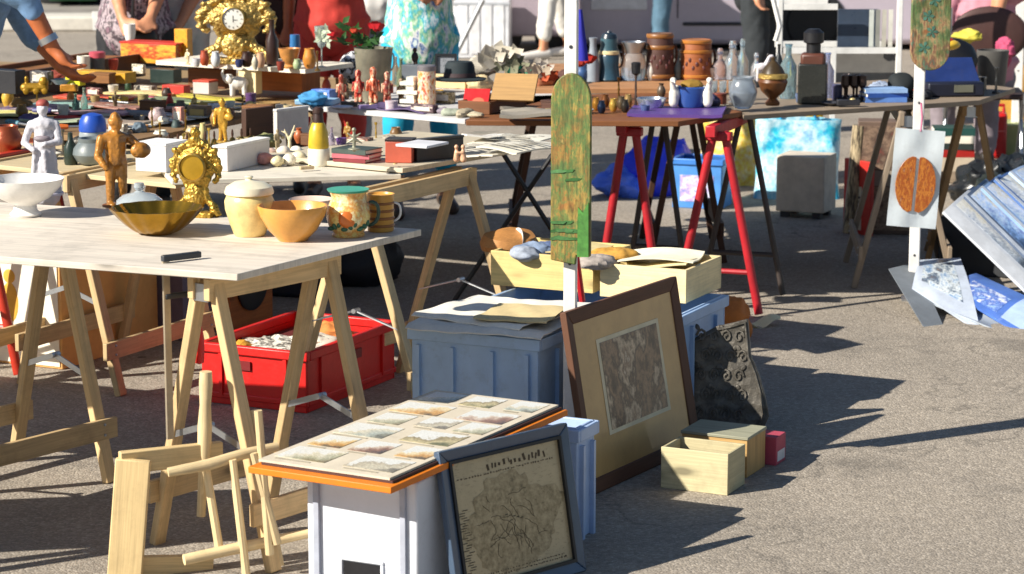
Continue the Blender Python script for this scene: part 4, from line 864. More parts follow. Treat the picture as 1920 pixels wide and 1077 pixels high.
# --- old back-left tables: magazines, trays, toys
ZL = ZT
random.seed(21)
b = MB(); A, Bq = G(-60, 196, ZL), G(262, 142, ZL); 
d = (Bq - A); 
t = thing('display_trough', 'long dark wooden display trough with a sloping front', 'trough', (A + Bq) / 2, math.atan2(d.y, d.x)); Ld = d.length
MB().box((0, -.02, .05), (Ld, .02, .10)).build('front_board', W_DARK, t); MB().box((0, .22, .05), (Ld, .02, .10)).build('rear_board', W_BRN, t)
MB().box((0, .1, .075), (Ld - .02, .22, .012)).build('shelf_board', wood('#8a5a2c'), t); MB().box((Ld / 2 - .01, .1, .045), (.02, .22, .08)).build('end_board', W_BRN, t); MB().box((-Ld / 2 + .01, .1, .045), (.02, .22, .08)).build('end_board', W_BRN, t)
for i, (x, y, wd, dp, rz, cs, lab) in enumerate([
    (180, 186, .34, .10, -20, ['#a8241c', '#d9502e', '#e8d8c0'], 'red and cream striped booklet below the trough'),
    (262, 178, .30, .09, -24, ['#d9b62e', '#e6d8a0', '#a8241c'], 'yellow and red booklet beside the trough'),
    (120, 200, .26, .12, -10, ['#2f8a86', '#a8cfc8', '#6a5a3a'], 'teal magazine left of the striped booklets'),
    (330, 192, .36, .08, -30, ['#c9c4b8', '#5a7a4c', '#8a8a80'], 'pale green long booklet under the little house'),
    (392, 187, .3, .07, -28, ['#a8a23a', '#cfc04a', '#6d6a2a'], 'olive yellow long booklet near the tabletop edge'),
    (250, 205, .4, .10, -26, ['#d9d4cc', '#8d4a3a', '#b8b0a8'], 'greyish magazine with a rusty band'),
    (170, 214, .34, .10, -22, ['#8a4a78', '#c9a0a8', '#4a4a6a'], 'mauve magazine in front of the teal one'),
    (60, 206, .24, .16, -14, ['#3a2f5a', '#6a5a8a', '#c9c0a0'], 'dark violet magazine beside the statuette'),
    (20, 218, .2, .16, 5, ['#d9c93a', '#e8e0a0', '#b8a82a'], 'lemon yellow magazine at the far end of the tabletop'),
    (300, 220, .28, .10, -30, ['#b8a8a4', '#6a6a72', '#d9ccc8'], 'grey marbled magazine by the pink carton'),
    (215, 232, .26, .10, -18, ['#c9bcae', '#8a7a6a', '#e0d6c6'], 'beige magazine near the carved figure head'),
    (100, 228, .22, .12, -8, ['#6f8f7a', '#b8c4a8', '#4a5a4a'], 'sage magazine behind the blue-lidded pot'),
    (440, 205, .2, .10, -36, ['#7a6a4a', '#c9b88a', '#4a3a2a'], 'tan booklet in front of the white elephant')]):
    b = MB().sheet(wd, dp, .008, lambda x, y, i=i: .004 + .004 * math.sin(x * 18 + i), 8, 4); SM('magazine', b, prnt(cs, 3.5, i + 20, .4), lab, 'magazine', G(x, y, ZL + .003 * (i % 4)), R(rz))
tools = ['#2a2a2e', '#b0291e', '#7d7f84', '#c9a04a', '#2c5a3a', '#d9d2c0', '#3a3a7a', '#8a5a2c', '#a83a5a', '#4a4a4a', '#d06a2a', '#5c8a9a']
tl = ['black file handle', 'red-gripped screwdriver', 'bright steel chisel', 'brass-coloured punch', 'green pencil-thin rod', 'ivory ruler', 'navy pen', 'brown wooden spatula', 'crimson knife grip', 'charcoal rasp', 'orange-handled awl', 'pale blue comb']
where = ['across the striped booklet', 'beside the mauve magazine', 'below the greyish magazine', 'next to the long olive booklet', 'over the pale green booklet', 'on the grey marbled magazine', 'by the teal magazine', 'near the beige magazine', 'touching the yellow and red booklet', 'in front of the dark trough', 'by the sage magazine', 'close to the lemon magazine']
xy = [(205, 190), (150, 222), (282, 214), (420, 196), (352, 200), (318, 226), (96, 208), (240, 238), (290, 186), (150, 192), (128, 238), (36, 232)]
for i in range(12):
    t = thing('hand_tool', tl[i] + ' ' + where[i], 'tool', G(*xy[i], ZL + .018), R(random.uniform(-50, 20)))
    l = random.uniform(.14, .26); MB().tube([(0, 0, 0), (l * .5, 0, 0)], .005, 8).build('shaft', STEEL, t); MB().tube([(-l * .5, 0, 0), (-l * .4, 0, 0), (-l * .1, 0, 0), (0, 0, 0)], [.007, .011, .011, .008], 8).build('grip', mat(tools[i], .5), t)
BX('toy_house', 'little white toy house with a red roof', 'toy', 392, 178, 32, 14, 22, mat('#cfc4ba', .6), z=ZL, lid=mat('#c0452e', .5))
BX('leather_case', 'small scarlet leather case next to the toy house', 'case', 345, 182, 44, 10, 20, mat('#bf2f22', .5), z=ZL)
BX('cigar_box', 'dark green tin behind the scarlet case', 'tin', 326, 158, 48, 12, 26, mat('#1c2e2a', .4), z=ZL)
BX('pink_carton', 'tall narrow pink carton beside the black crates of cups', 'carton', 340, 236, 18, 6, 34, prnt(['#c9504a', '#d9a090', '#8a2a2a'], 3, 71), z=ZL, band=OFFW)
BX('card_box', 'black card box next to the tall pink carton', 'box', 388, 226, 40, 8, 26, prnt(['#2a2022', '#6a5a4a', '#2a2022'], 3, 72), z=ZL, band=mat('#b89a5a', .5))
LT('cup', 'navy and white cup beside the black card box', 'cup', 402, 222, 196, 26, [('cup', [(.6, 0), (1, .6), (1, 1), (.9, 1), (.8, .5), (0, .3)], prnt(['#2a2f6a', '#e4e2e8', '#2a2f6a'], 3, 2))], z=ZL)
LT('jar', 'grey and pink mottled jar in the middle of the magazines', 'jar', 294, 232, 204, 34, [('jar', BELL, prnt(['#8a8288', '#c9b0b0', '#5a5458'], 4, 8))], z=ZL)
FIG('elephant', 'white porcelain elephant with a raised trunk', 'figurine', 445, 178, 131, [('e', (.05, 0, .45), (.42, .26, .28)), ('c', (-.2, -.12, .0), (-.18, -.1, .4), .1, .12), ('c', (-.2, .12, .0), (-.18, .1, .4), .1, .12), ('c', (.3, -.12, .0), (.28, -.1, .4), .1, .12), ('c', (.3, .12, .0), (.28, .1, .4), .1, .12), ('e', (-.36, 0, .62), (.2, .18, .2)), ('c', (-.5, 0, .6), (-.6, 0, .82), .08, .06), ('c', (-.6, 0, .82), (-.55, 0, .97), .06, .04), ('e', (-.28, -.2, .62), (.12, .05, .18)), ('e', (-.28, .2, .62), (.12, .05, .18))], mat('#e2ddd4', .3), z=ZL)
FIG('gilt_cherub', 'gold cherub figurine standing against a wooden plaque', 'figurine', 418, 268, 188, MANFIG, mat('#cfa03e', .35, metal=.5, var=.3), z=ZT, rz=-.4, base=(.16, .04, GOLD))
BX('wooden_plaque', 'red-brown wooden plaque behind the gold cherub', 'plaque', 462, 258, 10, 46, 52, W_DARK, z=ZT, yaw=R(-40))
BX('picture_box', 'framed white box with a dark blue picture near the table end', 'box', 520, 258, 8, 54, 48, mat('#cfc8c0', .6), z=ZT - .02, yaw=R(-40), lid=WHITE)
for i, (x, y, wpx, top, c_, lab) in enumerate([(380, 262, 14, 232, '#d6c88a', 'yellowish candle stub behind the gilt clock case'), (360, 258, 26, 238, '#b8a888', 'beige napkin ring heap behind the gilt clock case'), (270, 258, 22, 236, '#c98a3a', 'amber pot beside the white carton'), (300, 262, 30, 246, '#d9d8c8', 'pale shallow saucer on the white carton side'), (330, 250, 18, 226, '#4a5a58', 'dark teal pepper mill behind the saucer')]):
    LT('ornament', lab, 'ornament', x, y, top, wpx, [('body', BELL, mat(c_, .4))], z=ZT - .02)
# raised shelf of boxes with the big clock
pS = G(440, 168, ZL)
BX('wooden_box', 'cream-fronted wooden box under the white shelf board', 'box', 480, 178, 34, 10, 44, W_CREAM, z=ZL)
BX('wooden_box', 'orange-brown wooden box under the white shelf board', 'box', 566, 174, 84, 30, 40, W_ORG, z=ZL)
BX('wooden_box', 'dark open wooden box under the gilded mantel clock', 'box', 422, 168, 74, 18, 36, W_BRN, z=ZL)
zs = ZL + .10
b = MB(); A = G(330, 123, zs); Bq = G(612, 140, zs); d = (Bq - A); b.box((0, 0, .01), (d.length, .34, .018)); SM('shelf_board', b, wood('#e2d8c4', dark=.85), 'white shelf board carrying the gilded clock and cups', 'shelf', (A + Bq) / 2 + Vector((0, .17, 0)), math.atan2(d.y, d.x))
zs += .02
t, h, r, fr, T = clockcase('mantel_clock', 'large gilded mantel clock with a round white dial', 440, 122, -30, 138, mat('#e4e2da', .4), GOLD, .30, z=zs, rz=R(-6))
b = MB(); b.box((0, 0, .0), (fr * .05, fr * .6, .001)); b.box((fr * .2, -fr * .1, .0), (fr * .4, fr * .05, .001))
for k in range(12): a = k * math.pi / 6; b.box((fr * .78 * math.cos(a), fr * .78 * math.sin(a), 0), (fr * .14, fr * .05, .001), a)
b.xf(T @ Matrix.Translation((0, 0, .0142))).build('dial_marks', BLACK, t)['kind'] = 'stuff'
for i, (x, y, top, wpx, prof, m, lab, ct) in enumerate([
    (383, 124, 96, 18, BELL, mat('#a8482c', .4), 'rust coloured vase next to the gilded mantel clock', 'vase'),
    (404, 126, 98, 18, BELL, mat('#d0d2d8', .4), 'white pot with a dark rim under the gilded mantel clock', 'pot'),
    (462, 127, 98, 22, BELL, mat('#3a1f16', .4), 'dark brown pot in front of the gilded mantel clock', 'pot'),
    (488, 128, 100, 18, BELL, mat('#c9a080', .4), 'blush beaker beside the dark brown pot', 'beaker'),
    (510, 124, 38, 24, [(.9, 0), (1, .1), (1, .55), (.45, .72), (.4, .9), (.5, 1), (0, 1)], mat('#3f2820', .3, trans=.2), 'tall brown bottle beside the orange-rimmed cup', 'bottle'),
    (542, 130, 92, 42, [(.5, 0), (.55, .1), (.4, .2), (.8, .55), (1, 1), (.92, 1), (.7, .6), (0, .3)], mat('#c98a4a', .35, var=.4, s=40), 'orange-rimmed footed cup on the white shelf board', 'cup'),
    (553, 108, 66, 20, [(.6, 0), (1, .4), (.9, 1), (0, 1)], mat('#2f6fa8', .3), 'blue glass tumbler behind the orange-rimmed cup', 'tumbler'),
    (580, 130, 92, 26, BELL, mat('#d28a3a', .35, var=.4, s=30), 'amber pot next to the stemmed glass', 'pot'),
    (557, 132, 112, 16, BELL, mat('#a8b88a', .4), 'pale green egg cup in front of the footed cup', 'cup')]):
    LT(ct.replace(' ', '_'), lab, ct, x, y, top, wpx, [('body', prof, m)], z=zs)
LT('stemmed_glass', 'tall stemmed glass beside the amber pot', 'glass', 603, 128, 50, 26, [('glass', [(.7, 0), (.7, .02), (.1, .05), (.08, .45), (.5, .52), (.9, .7), (1, 1), (.94, 1), (.8, .7), (0, .55)], mat('#d6e2dc', .1, trans=.6))], z=zs)
# toy boxes in the trough
BX('toy_carton', 'orange and yellow toy carton with a red top', 'carton', 330, 122, 112, 22, 36, prnt(['#d98a1c', '#d9a83a', '#b8301c', '#e0b84a'], 3, 2, .4), z=ZL + .06, lid=mat('#c9301f', .4))
BX('toy_carton', 'upright orange toy carton behind the yellow one', 'carton', 352, 112, 26, 8, 56, prnt(['#d9801c', '#d9a02c', '#c04a1c'], 3, 3, .4), z=ZL + .08)
BX('toy_truck_box', 'long yellow carton lying in the trough', 'carton', 235, 158, 110, 16, 20, mat('#cf9a20', .5, var=.35, s=30), z=ZL + .08)
BX('toy_brick', 'bright yellow wedge-shaped carton in the trough', 'carton', 150, 162, 30, 8, 18, mat('#d9cc1c', .5), z=ZL + .08)
LT('mug', 'cream mug standing in the trough', 'mug', 156, 138, 106, 24, [('mug', [(.9, 0), (1, .05), (1, 1), (.9, 1), (.85, .3), (0, .2)], OFFW)], z=ZL + .085)
LT('tin', 'dark tin with a pink lid beside the cream mug', 'tin', 182, 136, 98, 28, [('body', [(1, 0), (1, .7), (0, .7)], mat('#4a4e50', .4)), ('lid', [(1.1, .7), (1.1, .95), (.9, 1), (0, 1)], mat('#c0505e', .4))], z=ZL + .085)
FIG('toy_engine', 'brass toy engine near the reaching hand', 'toy', 66, 178, 146, [('c', (-.6, 0, .4), (.5, 0, .4), .28, .28), ('e', (.5, 0, .7), (.3, .25, .35)), ('c', (-.5, 0, .6), (-.5, 0, .95), .1, .12), ('e', (-.5, -.25, .2), (.2, .06, .2)), ('e', (.1, -.25, .2), (.2, .06, .2)), ('e', (.6, -.25, .2), (.2, .06, .2))], mat('#a8801f', .4, metal=.4), z=ZL + .08)
BX('camera_case', 'black camera case at the near end of the trough', 'case', 30, 178, 70, 14, 44, mat('#191a22', .5), z=ZL + .08)
LT('saucer', 'grey saucer lying in the trough', 'saucer', 112, 160, 150, 40, [('saucer', [(.5, 0), (1, 1), (.9, .9), (0, .3)], mat('#8a8f9a', .4))], z=ZL + .085)
# --- cloth-edged table: bucket of roses, figurines, cases
ZQ = ZT
t = LT('flower_bucket', 'grey metal bucket holding red roses', 'bucket', 700, 192, 92, 74, [('body', [(.72, 0), (.74, .02), (.98, .96), (1, 1), (.94, 1), (.7, .06), (0, .05)], mat('#8f8a78', .45, metal=.35, var=.4, bump=.3))], z=ZQ, handle=(STEEL, 1, .55, .9, .1, .05))
p, h, r, s = dims(700, 192, 92, 74, ZQ)
b = MB()
for k in range(7): a = k * .9; b.tube([(0, 0, h * .2), (r * .5 * math.cos(a), r * .5 * math.sin(a), h * 1.0), (r * 1.1 * math.cos(a), r * 1.0 * math.sin(a), h * 1.3)], .004, 6)
def rose(label, c, k, m):
    b = MB()
    for i in range(16):
        a = i * 2.4; q = k * (.25 + .75 * i / 16); tl_ = .2 + .9 * i / 16
        o = Vector((math.cos(a), math.sin(a), 0)); u = Vector((-o.y, o.x, 0)); w_ = k * (.5 + .5 * i / 16)
        base = o * q * .35; mid = o * q * .8 + Vector((0, 0, k * (.75 - .25 * i / 16))); tip = o * q * (1.0 + .15 * (i > 10)) + Vector((0, 0, k * (1.05 - .5 * i / 16)))
        b.add([base - u * w_ * .3, base + u * w_ * .3, mid + u * w_ * .6, mid - u * w_ * .6, tip + u * w_ * .3, tip - u * w_ * .3], [(0, 1, 2, 3), (3, 2, 4, 5)])
    b.ell((0, 0, k * .4), (k * .35, k * .35, k * .5), 8, 6)
    o = SM('rose', b, m, label, 'flower', c, 0, R(-35)); return o
RR = mat('#c41420', .55, var=.3, s=60)
p0 = p
for i, (x, y, k, lab) in enumerate([(705, 58, .036, 'largest red rose above the metal bucket'), (622, 70, .026, 'small red rose leaning out beside the white and green bloom'), (664, 62, .02, 'orange-red rosebud at the front of the bucket')]):
    rose(lab, GD(x, y, p.y - .03), k, RR if i < 2 else mat('#c8452a', .55))
def leaf(b, c, d, l, w_):
    d = d.normalized(); u = d.cross(Vector((0, -1, .2))).normalized(); n = u.cross(d)
    b.add([c, c + d * l * .5 + u * w_ + n * l * .06, c + d * l, c + d * l * .5 - u * w_ + n * l * .06], [(0, 1, 2), (0, 2, 3)])
b2 = MB()
for x, y in ((705, 62), (624, 76), (664, 66), (690, 70), (650, 50), (635, 40)):
    A = GD(700, 98, p.y); Bq = GD(x, y, p.y - .02); b2.tube([A, (A + Bq) / 2 + Vector((0, 0, .01)), Bq], .0025, 6)
    for k in range(7):
        c_ = A.lerp(Bq, .3 + .1 * k); leaf(b2, c_, Vector((random.uniform(-1, 1), random.uniform(-.4, .2), random.uniform(-.3, .9))), random.uniform(.03, .055), random.uniform(.008, .014))
SM('rose_foliage', b2, mat('#2f5a24', .5, var=.5, s=40), 'green rose stems and leaves spilling from the metal bucket', 'foliage', off=(0, 0, 0))
b = MB()
for k in range(26): a = random.uniform(0, 6.28); leaf(b, GD(605 + random.uniform(-8, 8), 66 + random.uniform(-14, 14), p.y - .06), Vector((math.cos(a), -.3, math.sin(a))), .03, .008)
SM('white_bloom', b, mat('#c9d4b8', .6, var=.3), 'white and green artificial bloom beside the small rose', 'flower', off=(0, 0, 0))
SM('spotted_bag', MB().ell((0, 0, .055), (.05, .04, .06), 36, 22).crumple(.012, 18, 2), prnt(['#e6e6ea', '#dadade', '#15151a', '#e9e9ec', '#d8d8dc'], 5.0, 12, .5, sharp=True), 'white bag with black spots against the metal bucket', 'bag', G(660, 150, ZQ + .02) + Vector((0, -.05, .0)), 0)
NUT = [('c', (-.07, 0, .03), (-.06, 0, .42), .06, .06), ('c', (.07, 0, .03), (.06, 0, .42), .06, .06), ('c', (0, 0, .42), (0, 0, .66), .13, .12), ('e', (0, 0, .8), (.09, .09, .1)), ('c', (0, 0, .88), (0, 0, .96), .1, .1), ('c', (-.15, 0, .64), (-.17, -.02, .4), .045, .04), ('c', (.15, 0, .64), (.17, -.02, .4), .045, .04)]
for i, (x, y, top, c_, bc, lab) in enumerate([(640, 193, 143, '#b5452e', '#2a2a2e', 'rosy toy soldier at the end of the row'), (672, 195, 135, '#c8281c', '#1e1e22', 'bright red toy soldier second in the row'), (700, 197, 130, '#cf4a1f', '#26221e', 'orange-red toy soldier in the middle of the row'), (726, 197, 138, '#9c3a2e', '#c9a24a', 'brick toy soldier with a gilt base'), (752, 194, 150, '#7d5a3a', '#33261c', 'brown toy soldier next to the white stand')]):
    FIG('toy_soldier', lab, 'toy soldier', x, y, top, NUT, prnt([c_, '#d9c9a8', c_, '#2a1a18', c_], 4, i + 70, .4), z=ZQ, base=(.2, .06, mat(bc, .4)))
BX('blue_carton', 'blue carton in front of the orange-brown wooden box', 'carton', 618, 190, 36, 12, 20, prnt(['#2a58b8', '#6a90d8', '#1f3f8a'], 3, 73), z=ZQ, band=OFFW)
SM('folded_cloth', MB().box((0, 0, .012), (.16, .1, .024)).wob(.006, 20), mat('#8fb8d8', .8), 'pale blue folded cloth at the corner of the cloth-edged table', 'cloth', G(596, 196, ZQ), -.3, bevel=.006)
SM('rag', MB().ell((0, 0, .01), (.05, .03, .022), 36, 20).crumple(.014, 26), mat('#3f8ac0', .8), 'crumpled azure rag on the pale blue cloth', 'cloth', G(588, 190, ZQ + .02))
t = LT('round_tin', 'tall cylindrical tin patterned red, white and gold', 'tin', 800, 198, 118, 34, [('body', [(1, 0), (1, .8), (.9, .8)], prnt(['#c02a1c', '#d98a3a', '#e8dcc0', '#c0301f', '#d9a84a'], 4, 5, .4)), ('lid', [(1.04, .8), (1.04, .9), (.9, .93), (0, .93)], mat('#8a8488', .4, metal=.4))], z=ZQ)
FIG('bird_figurine', 'small black and red bird figurine perched on the cylindrical tin', 'figurine', 778, 122, 88, [('e', (0, 0, .4), (.2, .2, .3)), ('e', (0, -.05, .8), (.13, .15, .14)), ('c', (0, .1, .35), (.1, .25, .05), .1, .05), ('c', (-.05, 0, .0), (-.05, 0, .2), .04, .04)], mat('#2a1a14', .4), z=ZQ + .14)
t = thing('jigsaw_stand', 'cream zigzag wooden stand beside the cylindrical tin', 'stand', G(768, 196, ZQ), R(-20))
for k in range(3): MB().box((0, 0, .015 + .035 * k), (.085 if k % 2 else .06, .06, .014)).build('tier', OFFW, t); MB().box((.012, 0, .031 + .035 * k), (.03, .05, .02)).build('post', OFFW, t)
BX('felt_hat_box', 'dark grey round-edged box behind the tin', 'box', 792, 150, 40, 12, 26, mat('#5a6068', .5), z=ZQ + .06)
t = thing('photo_frame', 'small black photo frame with a grey picture', 'picture frame', G(836, 142, ZQ + .05), R(-4)); t.rotation_euler = (R(-8), 0, R(-4))
b = MB()
for x0, z0, x1, z1 in ((-.046, 0, .046, .01), (-.046, .082, .046, .092), (-.046, .01, -.036, .082), (.036, .01, .046, .082)): b.box(((x0 + x1) / 2, 0, (z0 + z1) / 2), (x1 - x0, .012, z1 - z0))
b.build('frame', BLACK, t); rect(-.037, .009, .037, .083, .003).build('picture', prnt(['#5c6066', '#8a8f98', '#42464e'], 4, 3), t)
BX('pedestal_box', 'pale wooden box the black photo frame stands on', 'box', 872, 168, 62, 12, 22, mat('#d9b98a', .6), z=ZQ, lid=W_CREAM)
t = thing('felt_hat', 'dark felt hat with a wide brim', 'hat', G(862, 150, ZQ + .07), 0); MB().lathe([(0, .0), (.105, .0), (.11, .006), (.065, .012), (.06, .06), (.05, .075), (.02, .07), (0, .072)], 26).build('crown', mat('#1f2b30', .8), t); MB().lathe([(.064, .012), (.067, .014), (.065, .03), (.06, .03)], 26).build('hat_band', mat('#3a2a2e', .7), t)
t = BX('wooden_case', 'open wooden case with a propped lid', 'case', 918, 216, 60, 70, 24, W_BRN, z=ZQ, open_=True)
q = G(960, 192, ZQ + .05); SM('case_lid', MB().box((0, 0, .06), (.17, .012, .12)), wood('#a8824e'), 'tan wooden panel leaning behind the open case', 'panel', q + Vector((0, .05, 0)), YAW + R(10), R(-38))
t = thing('booklet', 'scarlet booklet propped in the open wooden case', 'booklet', G(893, 186, ZQ + .05), YAW + R(14)); t.rotation_euler = (R(52), 0, YAW + R(14)); MB().box((0, 0, 0), (.10, .09, .008)).build('cover', mat('#c4161c', .4), t); MB().ell((.01, -.015, .0045), (.025, .02, .001)).build('emblem', mat('#d96a4a', .5), t)
for i, (x, y, r_, c_) in enumerate([(848, 217, .025, '#9aa08f'), (872, 219, .03, '#a89c84'), (828, 213, .022, '#8a7f8c'), (893, 221, .02, '#b8ac92')]):
    SM('driftwood', MB().ell((0, 0, .01), (r_ * 1.8, r_, r_ * .7), 14, 8).wob(.008, 40, i), mat(c_, .8, var=.4, s=50), ['grey-green stone at the table corner', 'buff stone between the grey-green one and the case', 'mauve stone nearest the cylindrical tin', 'sandy pebble beside the open wooden case'][i], 'stone', G(x, y, ZQ), i)
SM('purple_cloth', MB().sheet(.3, .14, .004, lambda x, y: .006 + .006 * math.sin(x * 30) + .004 * math.sin(y * 50), 20, 10), mat('#5a4a70', .8), 'violet cloth strip along the table front', 'cloth', G(760, 207, ZQ), R(-38))
# --- riser and goods on the red-legged table
zr = ZT + .02
A, Bq = G(945, 167, zr), G(1376, 165, zr)
tabletop('reddish tabletop behind the red metal trestles carrying steins and decanters', [A, Bq, Bq + Vector((.1, 1.15, 0)), A + Vector((0, 1.15, 0))], zr, .022, wood('#b8855a'))
for x in (.18, .82):
    q = A.lerp(Bq, x); trestle(['dark trestle under the steins', 'dark trestle under the decanters'][x > .5] + ' at the back', q + Vector((0, .2, 0)), q + Vector((0, .85, 0)), zr - .02, .16, W_DARK, stay=False, hw=.036, ht=.026)
zr += .001
STEIN = [(.9, 0), (1, .03), (.94, .08), (.84, .3), (.86, .5), (.8, .53)]
t = LT('stoneware_stein', 'blue stoneware stein with a cream band and lid', 'stein', 1142, 153, 60, 44, [('body', STEIN, mat('#2c4a5c', .3, var=.4)), ('band', [(.8, .53), (.86, .54), (.86, .6), (.8, .61)], CREAM), ('neck', [(.8, .61), (.72, .68), (.74, .82), (.7, .86)], mat('#3a5a66', .3)), ('lid', [(.74, .86), (.6, .94), (.25, .97), (.2, 1), (0, 1)], mat('#22303c', .3))], z=zr, handle=(mat('#4a2f22', .4), 1, .25, .75, .3, .1))
LT('stoneware_jug', 'slim grey jug next to the blue stein', 'jug', 1112, 154, 72, 24, [('jug', [(1, 0), (.96, .4), (.6, .7), (.5, .9), (.7, 1), (0, 1)], mat('#8f98a2', .4))], z=zr)
LT('glass_carafe', 'clear glass carafe with silver rim', 'carafe', 1188, 152, 80, 48, [('body', [(.8, 0), (.95, .1), (1, .4), (.9, .62), (.7, .7)], GLASS), ('rim', [(.7, .7), (.72, .76), (.95, .98), (.95, 1), (.85, 1), (.65, .76), (0, .7)], STEEL)], z=zr)
def barrel(label, px, pyb, pyt, w_, body, hoop):
    t = LT('barrel_mug', label, 'mug', px, pyb, pyt, w_, [('body', [(.98, 0), (1, .05), (.96, .5), (.9, .97), (.86, 1), (.8, .97), (0, .9)], body)], z=zr, handle=(W_DARK, 1, .25, .75, .22, .1))
    p, h, r, s = dims(px, pyb, pyt, w_, zr)
    for a, c_ in ((.04, 1.01), (.66, .975), (.9, .95)): MB().lathe([(r * (c_ - .02), h * a), (r * (c_ + .02), h * (a + .02)), (r * (c_ + .02), h * (a + .07)), (r * (c_ - .03), h * (a + .09))], 26).build('hoop', hoop, t)
    b = MB()
    for k in range(9): b.ell((r * .97 * math.sin(-.9 + k * .22), -r * .97 * math.cos(-.9 + k * .22), h * (.3 + .1 * (k % 3))), (r * .1, r * .05, h * .06), 8, 6)
    b.build('carved_relief', mat('#5a3030', .5), t)['kind'] = 'stuff'
barrel('large dark wooden barrel mug with an amber hoop', 1238, 151, 64, 54, wood('#4a2c24', dark=.5), mat('#8a5a2a', .4))
barrel('orange-brown barrel mug between the dark mug and the decanters', 1306, 150, 76, 62, wood('#8f4f26', dark=.6), mat('#b0702e', .4))
for i, (x, w_, top, c_, lab) in enumerate([(1350, 28, 92, '#d8ccd2', 'rosy cut-glass decanter beside the orange-brown mug'), (1374, 34, 78, '#cfd4da', 'tall cut-glass decanter with a ball stopper'), (1392, 24, 74, '#bcd0dc', 'bluish cut-glass decanter next to the tallest one'), (1418, 22, 100, '#dcdde2', 'short cut-glass bottle by the porcelain horse')]):
    LT('decanter', lab, 'decanter', x, 150, top, w_, [('body', [(.9, 0), (1, .08), (1, .45), (.5, .62), (.35, .7), (.35, .8), (.5, .82)], glassy(c_)), ('stopper', [(.3, .82), (.45, .9), (.3, 1), (0, 1)], glassy(c_))], z=zr, n=12)
FIG('porcelain_horse', 'white porcelain horse rearing beside the decanters', 'figurine', 1428, 152, 100, [('e', (0, 0, .5), (.2, .13, .14)), ('c', (-.12, 0, .5), (-.15, 0, .0), .07, .05), ('c', (-.05, .06, .5), (-.05, .06, .0), .07, .05), ('c', (.14, 0, .55), (.27, 0, .85), .1, .06), ('e', (.34, 0, .88), (.1, .05, .06)), ('c', (.13, -.05, .5), (.3, -.05, .35), .06, .04), ('c', (.13, .05, .5), (.33, .05, .45), .06, .04), ('c', (-.18, 0, .55), (-.3, 0, .3), .05, .02)], mat('#d9d2d6', .3), z=zr)
rose('red rose beside the blue cloth on the shelf', GD(1104, 118, 9.75), .034, mat('#b5281c', .6)); rose('second red rose partly behind the white pole', GD(1088, 124, 9.8), .03, mat('#a8301f', .6))
b = MB().sheet(.1, .2, .006, lambda x, y: .012 * math.sin(x * 60), 10, 6); b.v = [Vector((p.x * (.35 + (.1 - p.y) * 2.6), p.y, p.z)) for p in b.v]; SM('pennant', b, mat('#1c1f9a', .7), 'ultramarine cloth pennant hanging behind the white pole', 'pennant', GD(1083, 66, 9.6), 0, R(90))
for i, (x, y, c_, r_) in enumerate([(975, 152, '#2f8a6a', .04), (1000, 150, '#c9b8a0', .05), (1022, 156, '#c0562e', .04), (955, 140, '#8a8a70', .05), (1012, 140, '#d9cfc2', .035), (938, 130, '#cfc6b4', .06)]):
    b = MB()
    for k in range(30): a = random.uniform(0, 6.28); leaf(b, Vector((random.uniform(-r_, r_), random.uniform(-r_, r_) * .6, random.uniform(.0, r_))), Vector((math.cos(a), -.4, abs(math.sin(a)) + .2)), r_ * 1.1, r_ * .4)
    SM('silk_flower', b, mat(c_, .7, var=.4), ['emerald silk leaf bunch behind the open case', 'beige silk flower between the emerald and rust ones', 'rust silk flower nearest the white pole', 'olive silk bunch above the tan panel', 'white silk blossom behind the rust flower', 'cream silk bunch beside the felt hat'][i], 'silk flower', GD(x, y, 9.9), 0)
for i in range(3):
    SM('sacking', MB().sheet(.24, .12, .012, lambda x, y, i=i: .01 + .012 * math.sin(x * 22 + i * 2) * math.cos(y * 18), 16, 8), mat(['#8a8378', '#9a9284', '#736c62'][i], .9, var=.2), ['grey sacking folded uppermost beside the plank', 'pale sacking folded in the middle of the heap', 'dark sacking at the bottom of the heap'][i], 'cloth', G(1000, 222 - 3 * i, ZT + .032 - .0135 * i), R(-4 + 6 * i))
t = LT('candlestick', 'slender turned candlestick with a black cup', 'candlestick', 1192, 205, 118, 18, [('stem', [(1, 0), (1, .02), (.3, .06), (.22, .2), (.35, .25), (.2, .3), (.25, .45), (.18, .6), (.3, .68), (.25, .72)], mat('#4a3a34', .4, metal=.3)), ('cup', [(.3, .72), (.9, .76), (1, .98), (.8, 1), (0, .9)], BLACK)])
SM('tray', MB().sheet(.36, .3, .012, lambda x, y: .03 * max(0, abs(x) - .15) * 4, 20, 4), mat('#5a3f86', .4, var=.1), 'violet lacquer tray with raised ends under the swan', 'tray', G(1270, 213, ZT), R(-8))
SM('board', MB().box((0, 0, .006), (.44, .3, .012)), W_DARK, 'dark plank under the violet tray', 'plank', G(1262, 219, ZT - .012) + Vector((0, .08, .012)), R(-8)) if False else None
LT('silver_dish', 'low silver dish on the violet tray', 'dish', 1222, 203, 186, 56, [('dish', [(.8, 0), (1, .8), (1, 1), (.9, 1), (.7, .3), (0, .3)], mat('#b8c4d4', .25, metal=.8))], z=ZT + .012)
t = thing('swan_planter', 'blue and white porcelain swan pair planter', 'planter', G(1295, 202, ZT + .014), 0); k = 1 / 480
MB().lathe([(.05, 0), (.06, .02), (.065, .075), (.06, .08), (.05, .07), (0, .06)], 22, (.005, .03, 0), 1.0, .8).build('bowl', mat('#2c5096', .35, var=.3), t)
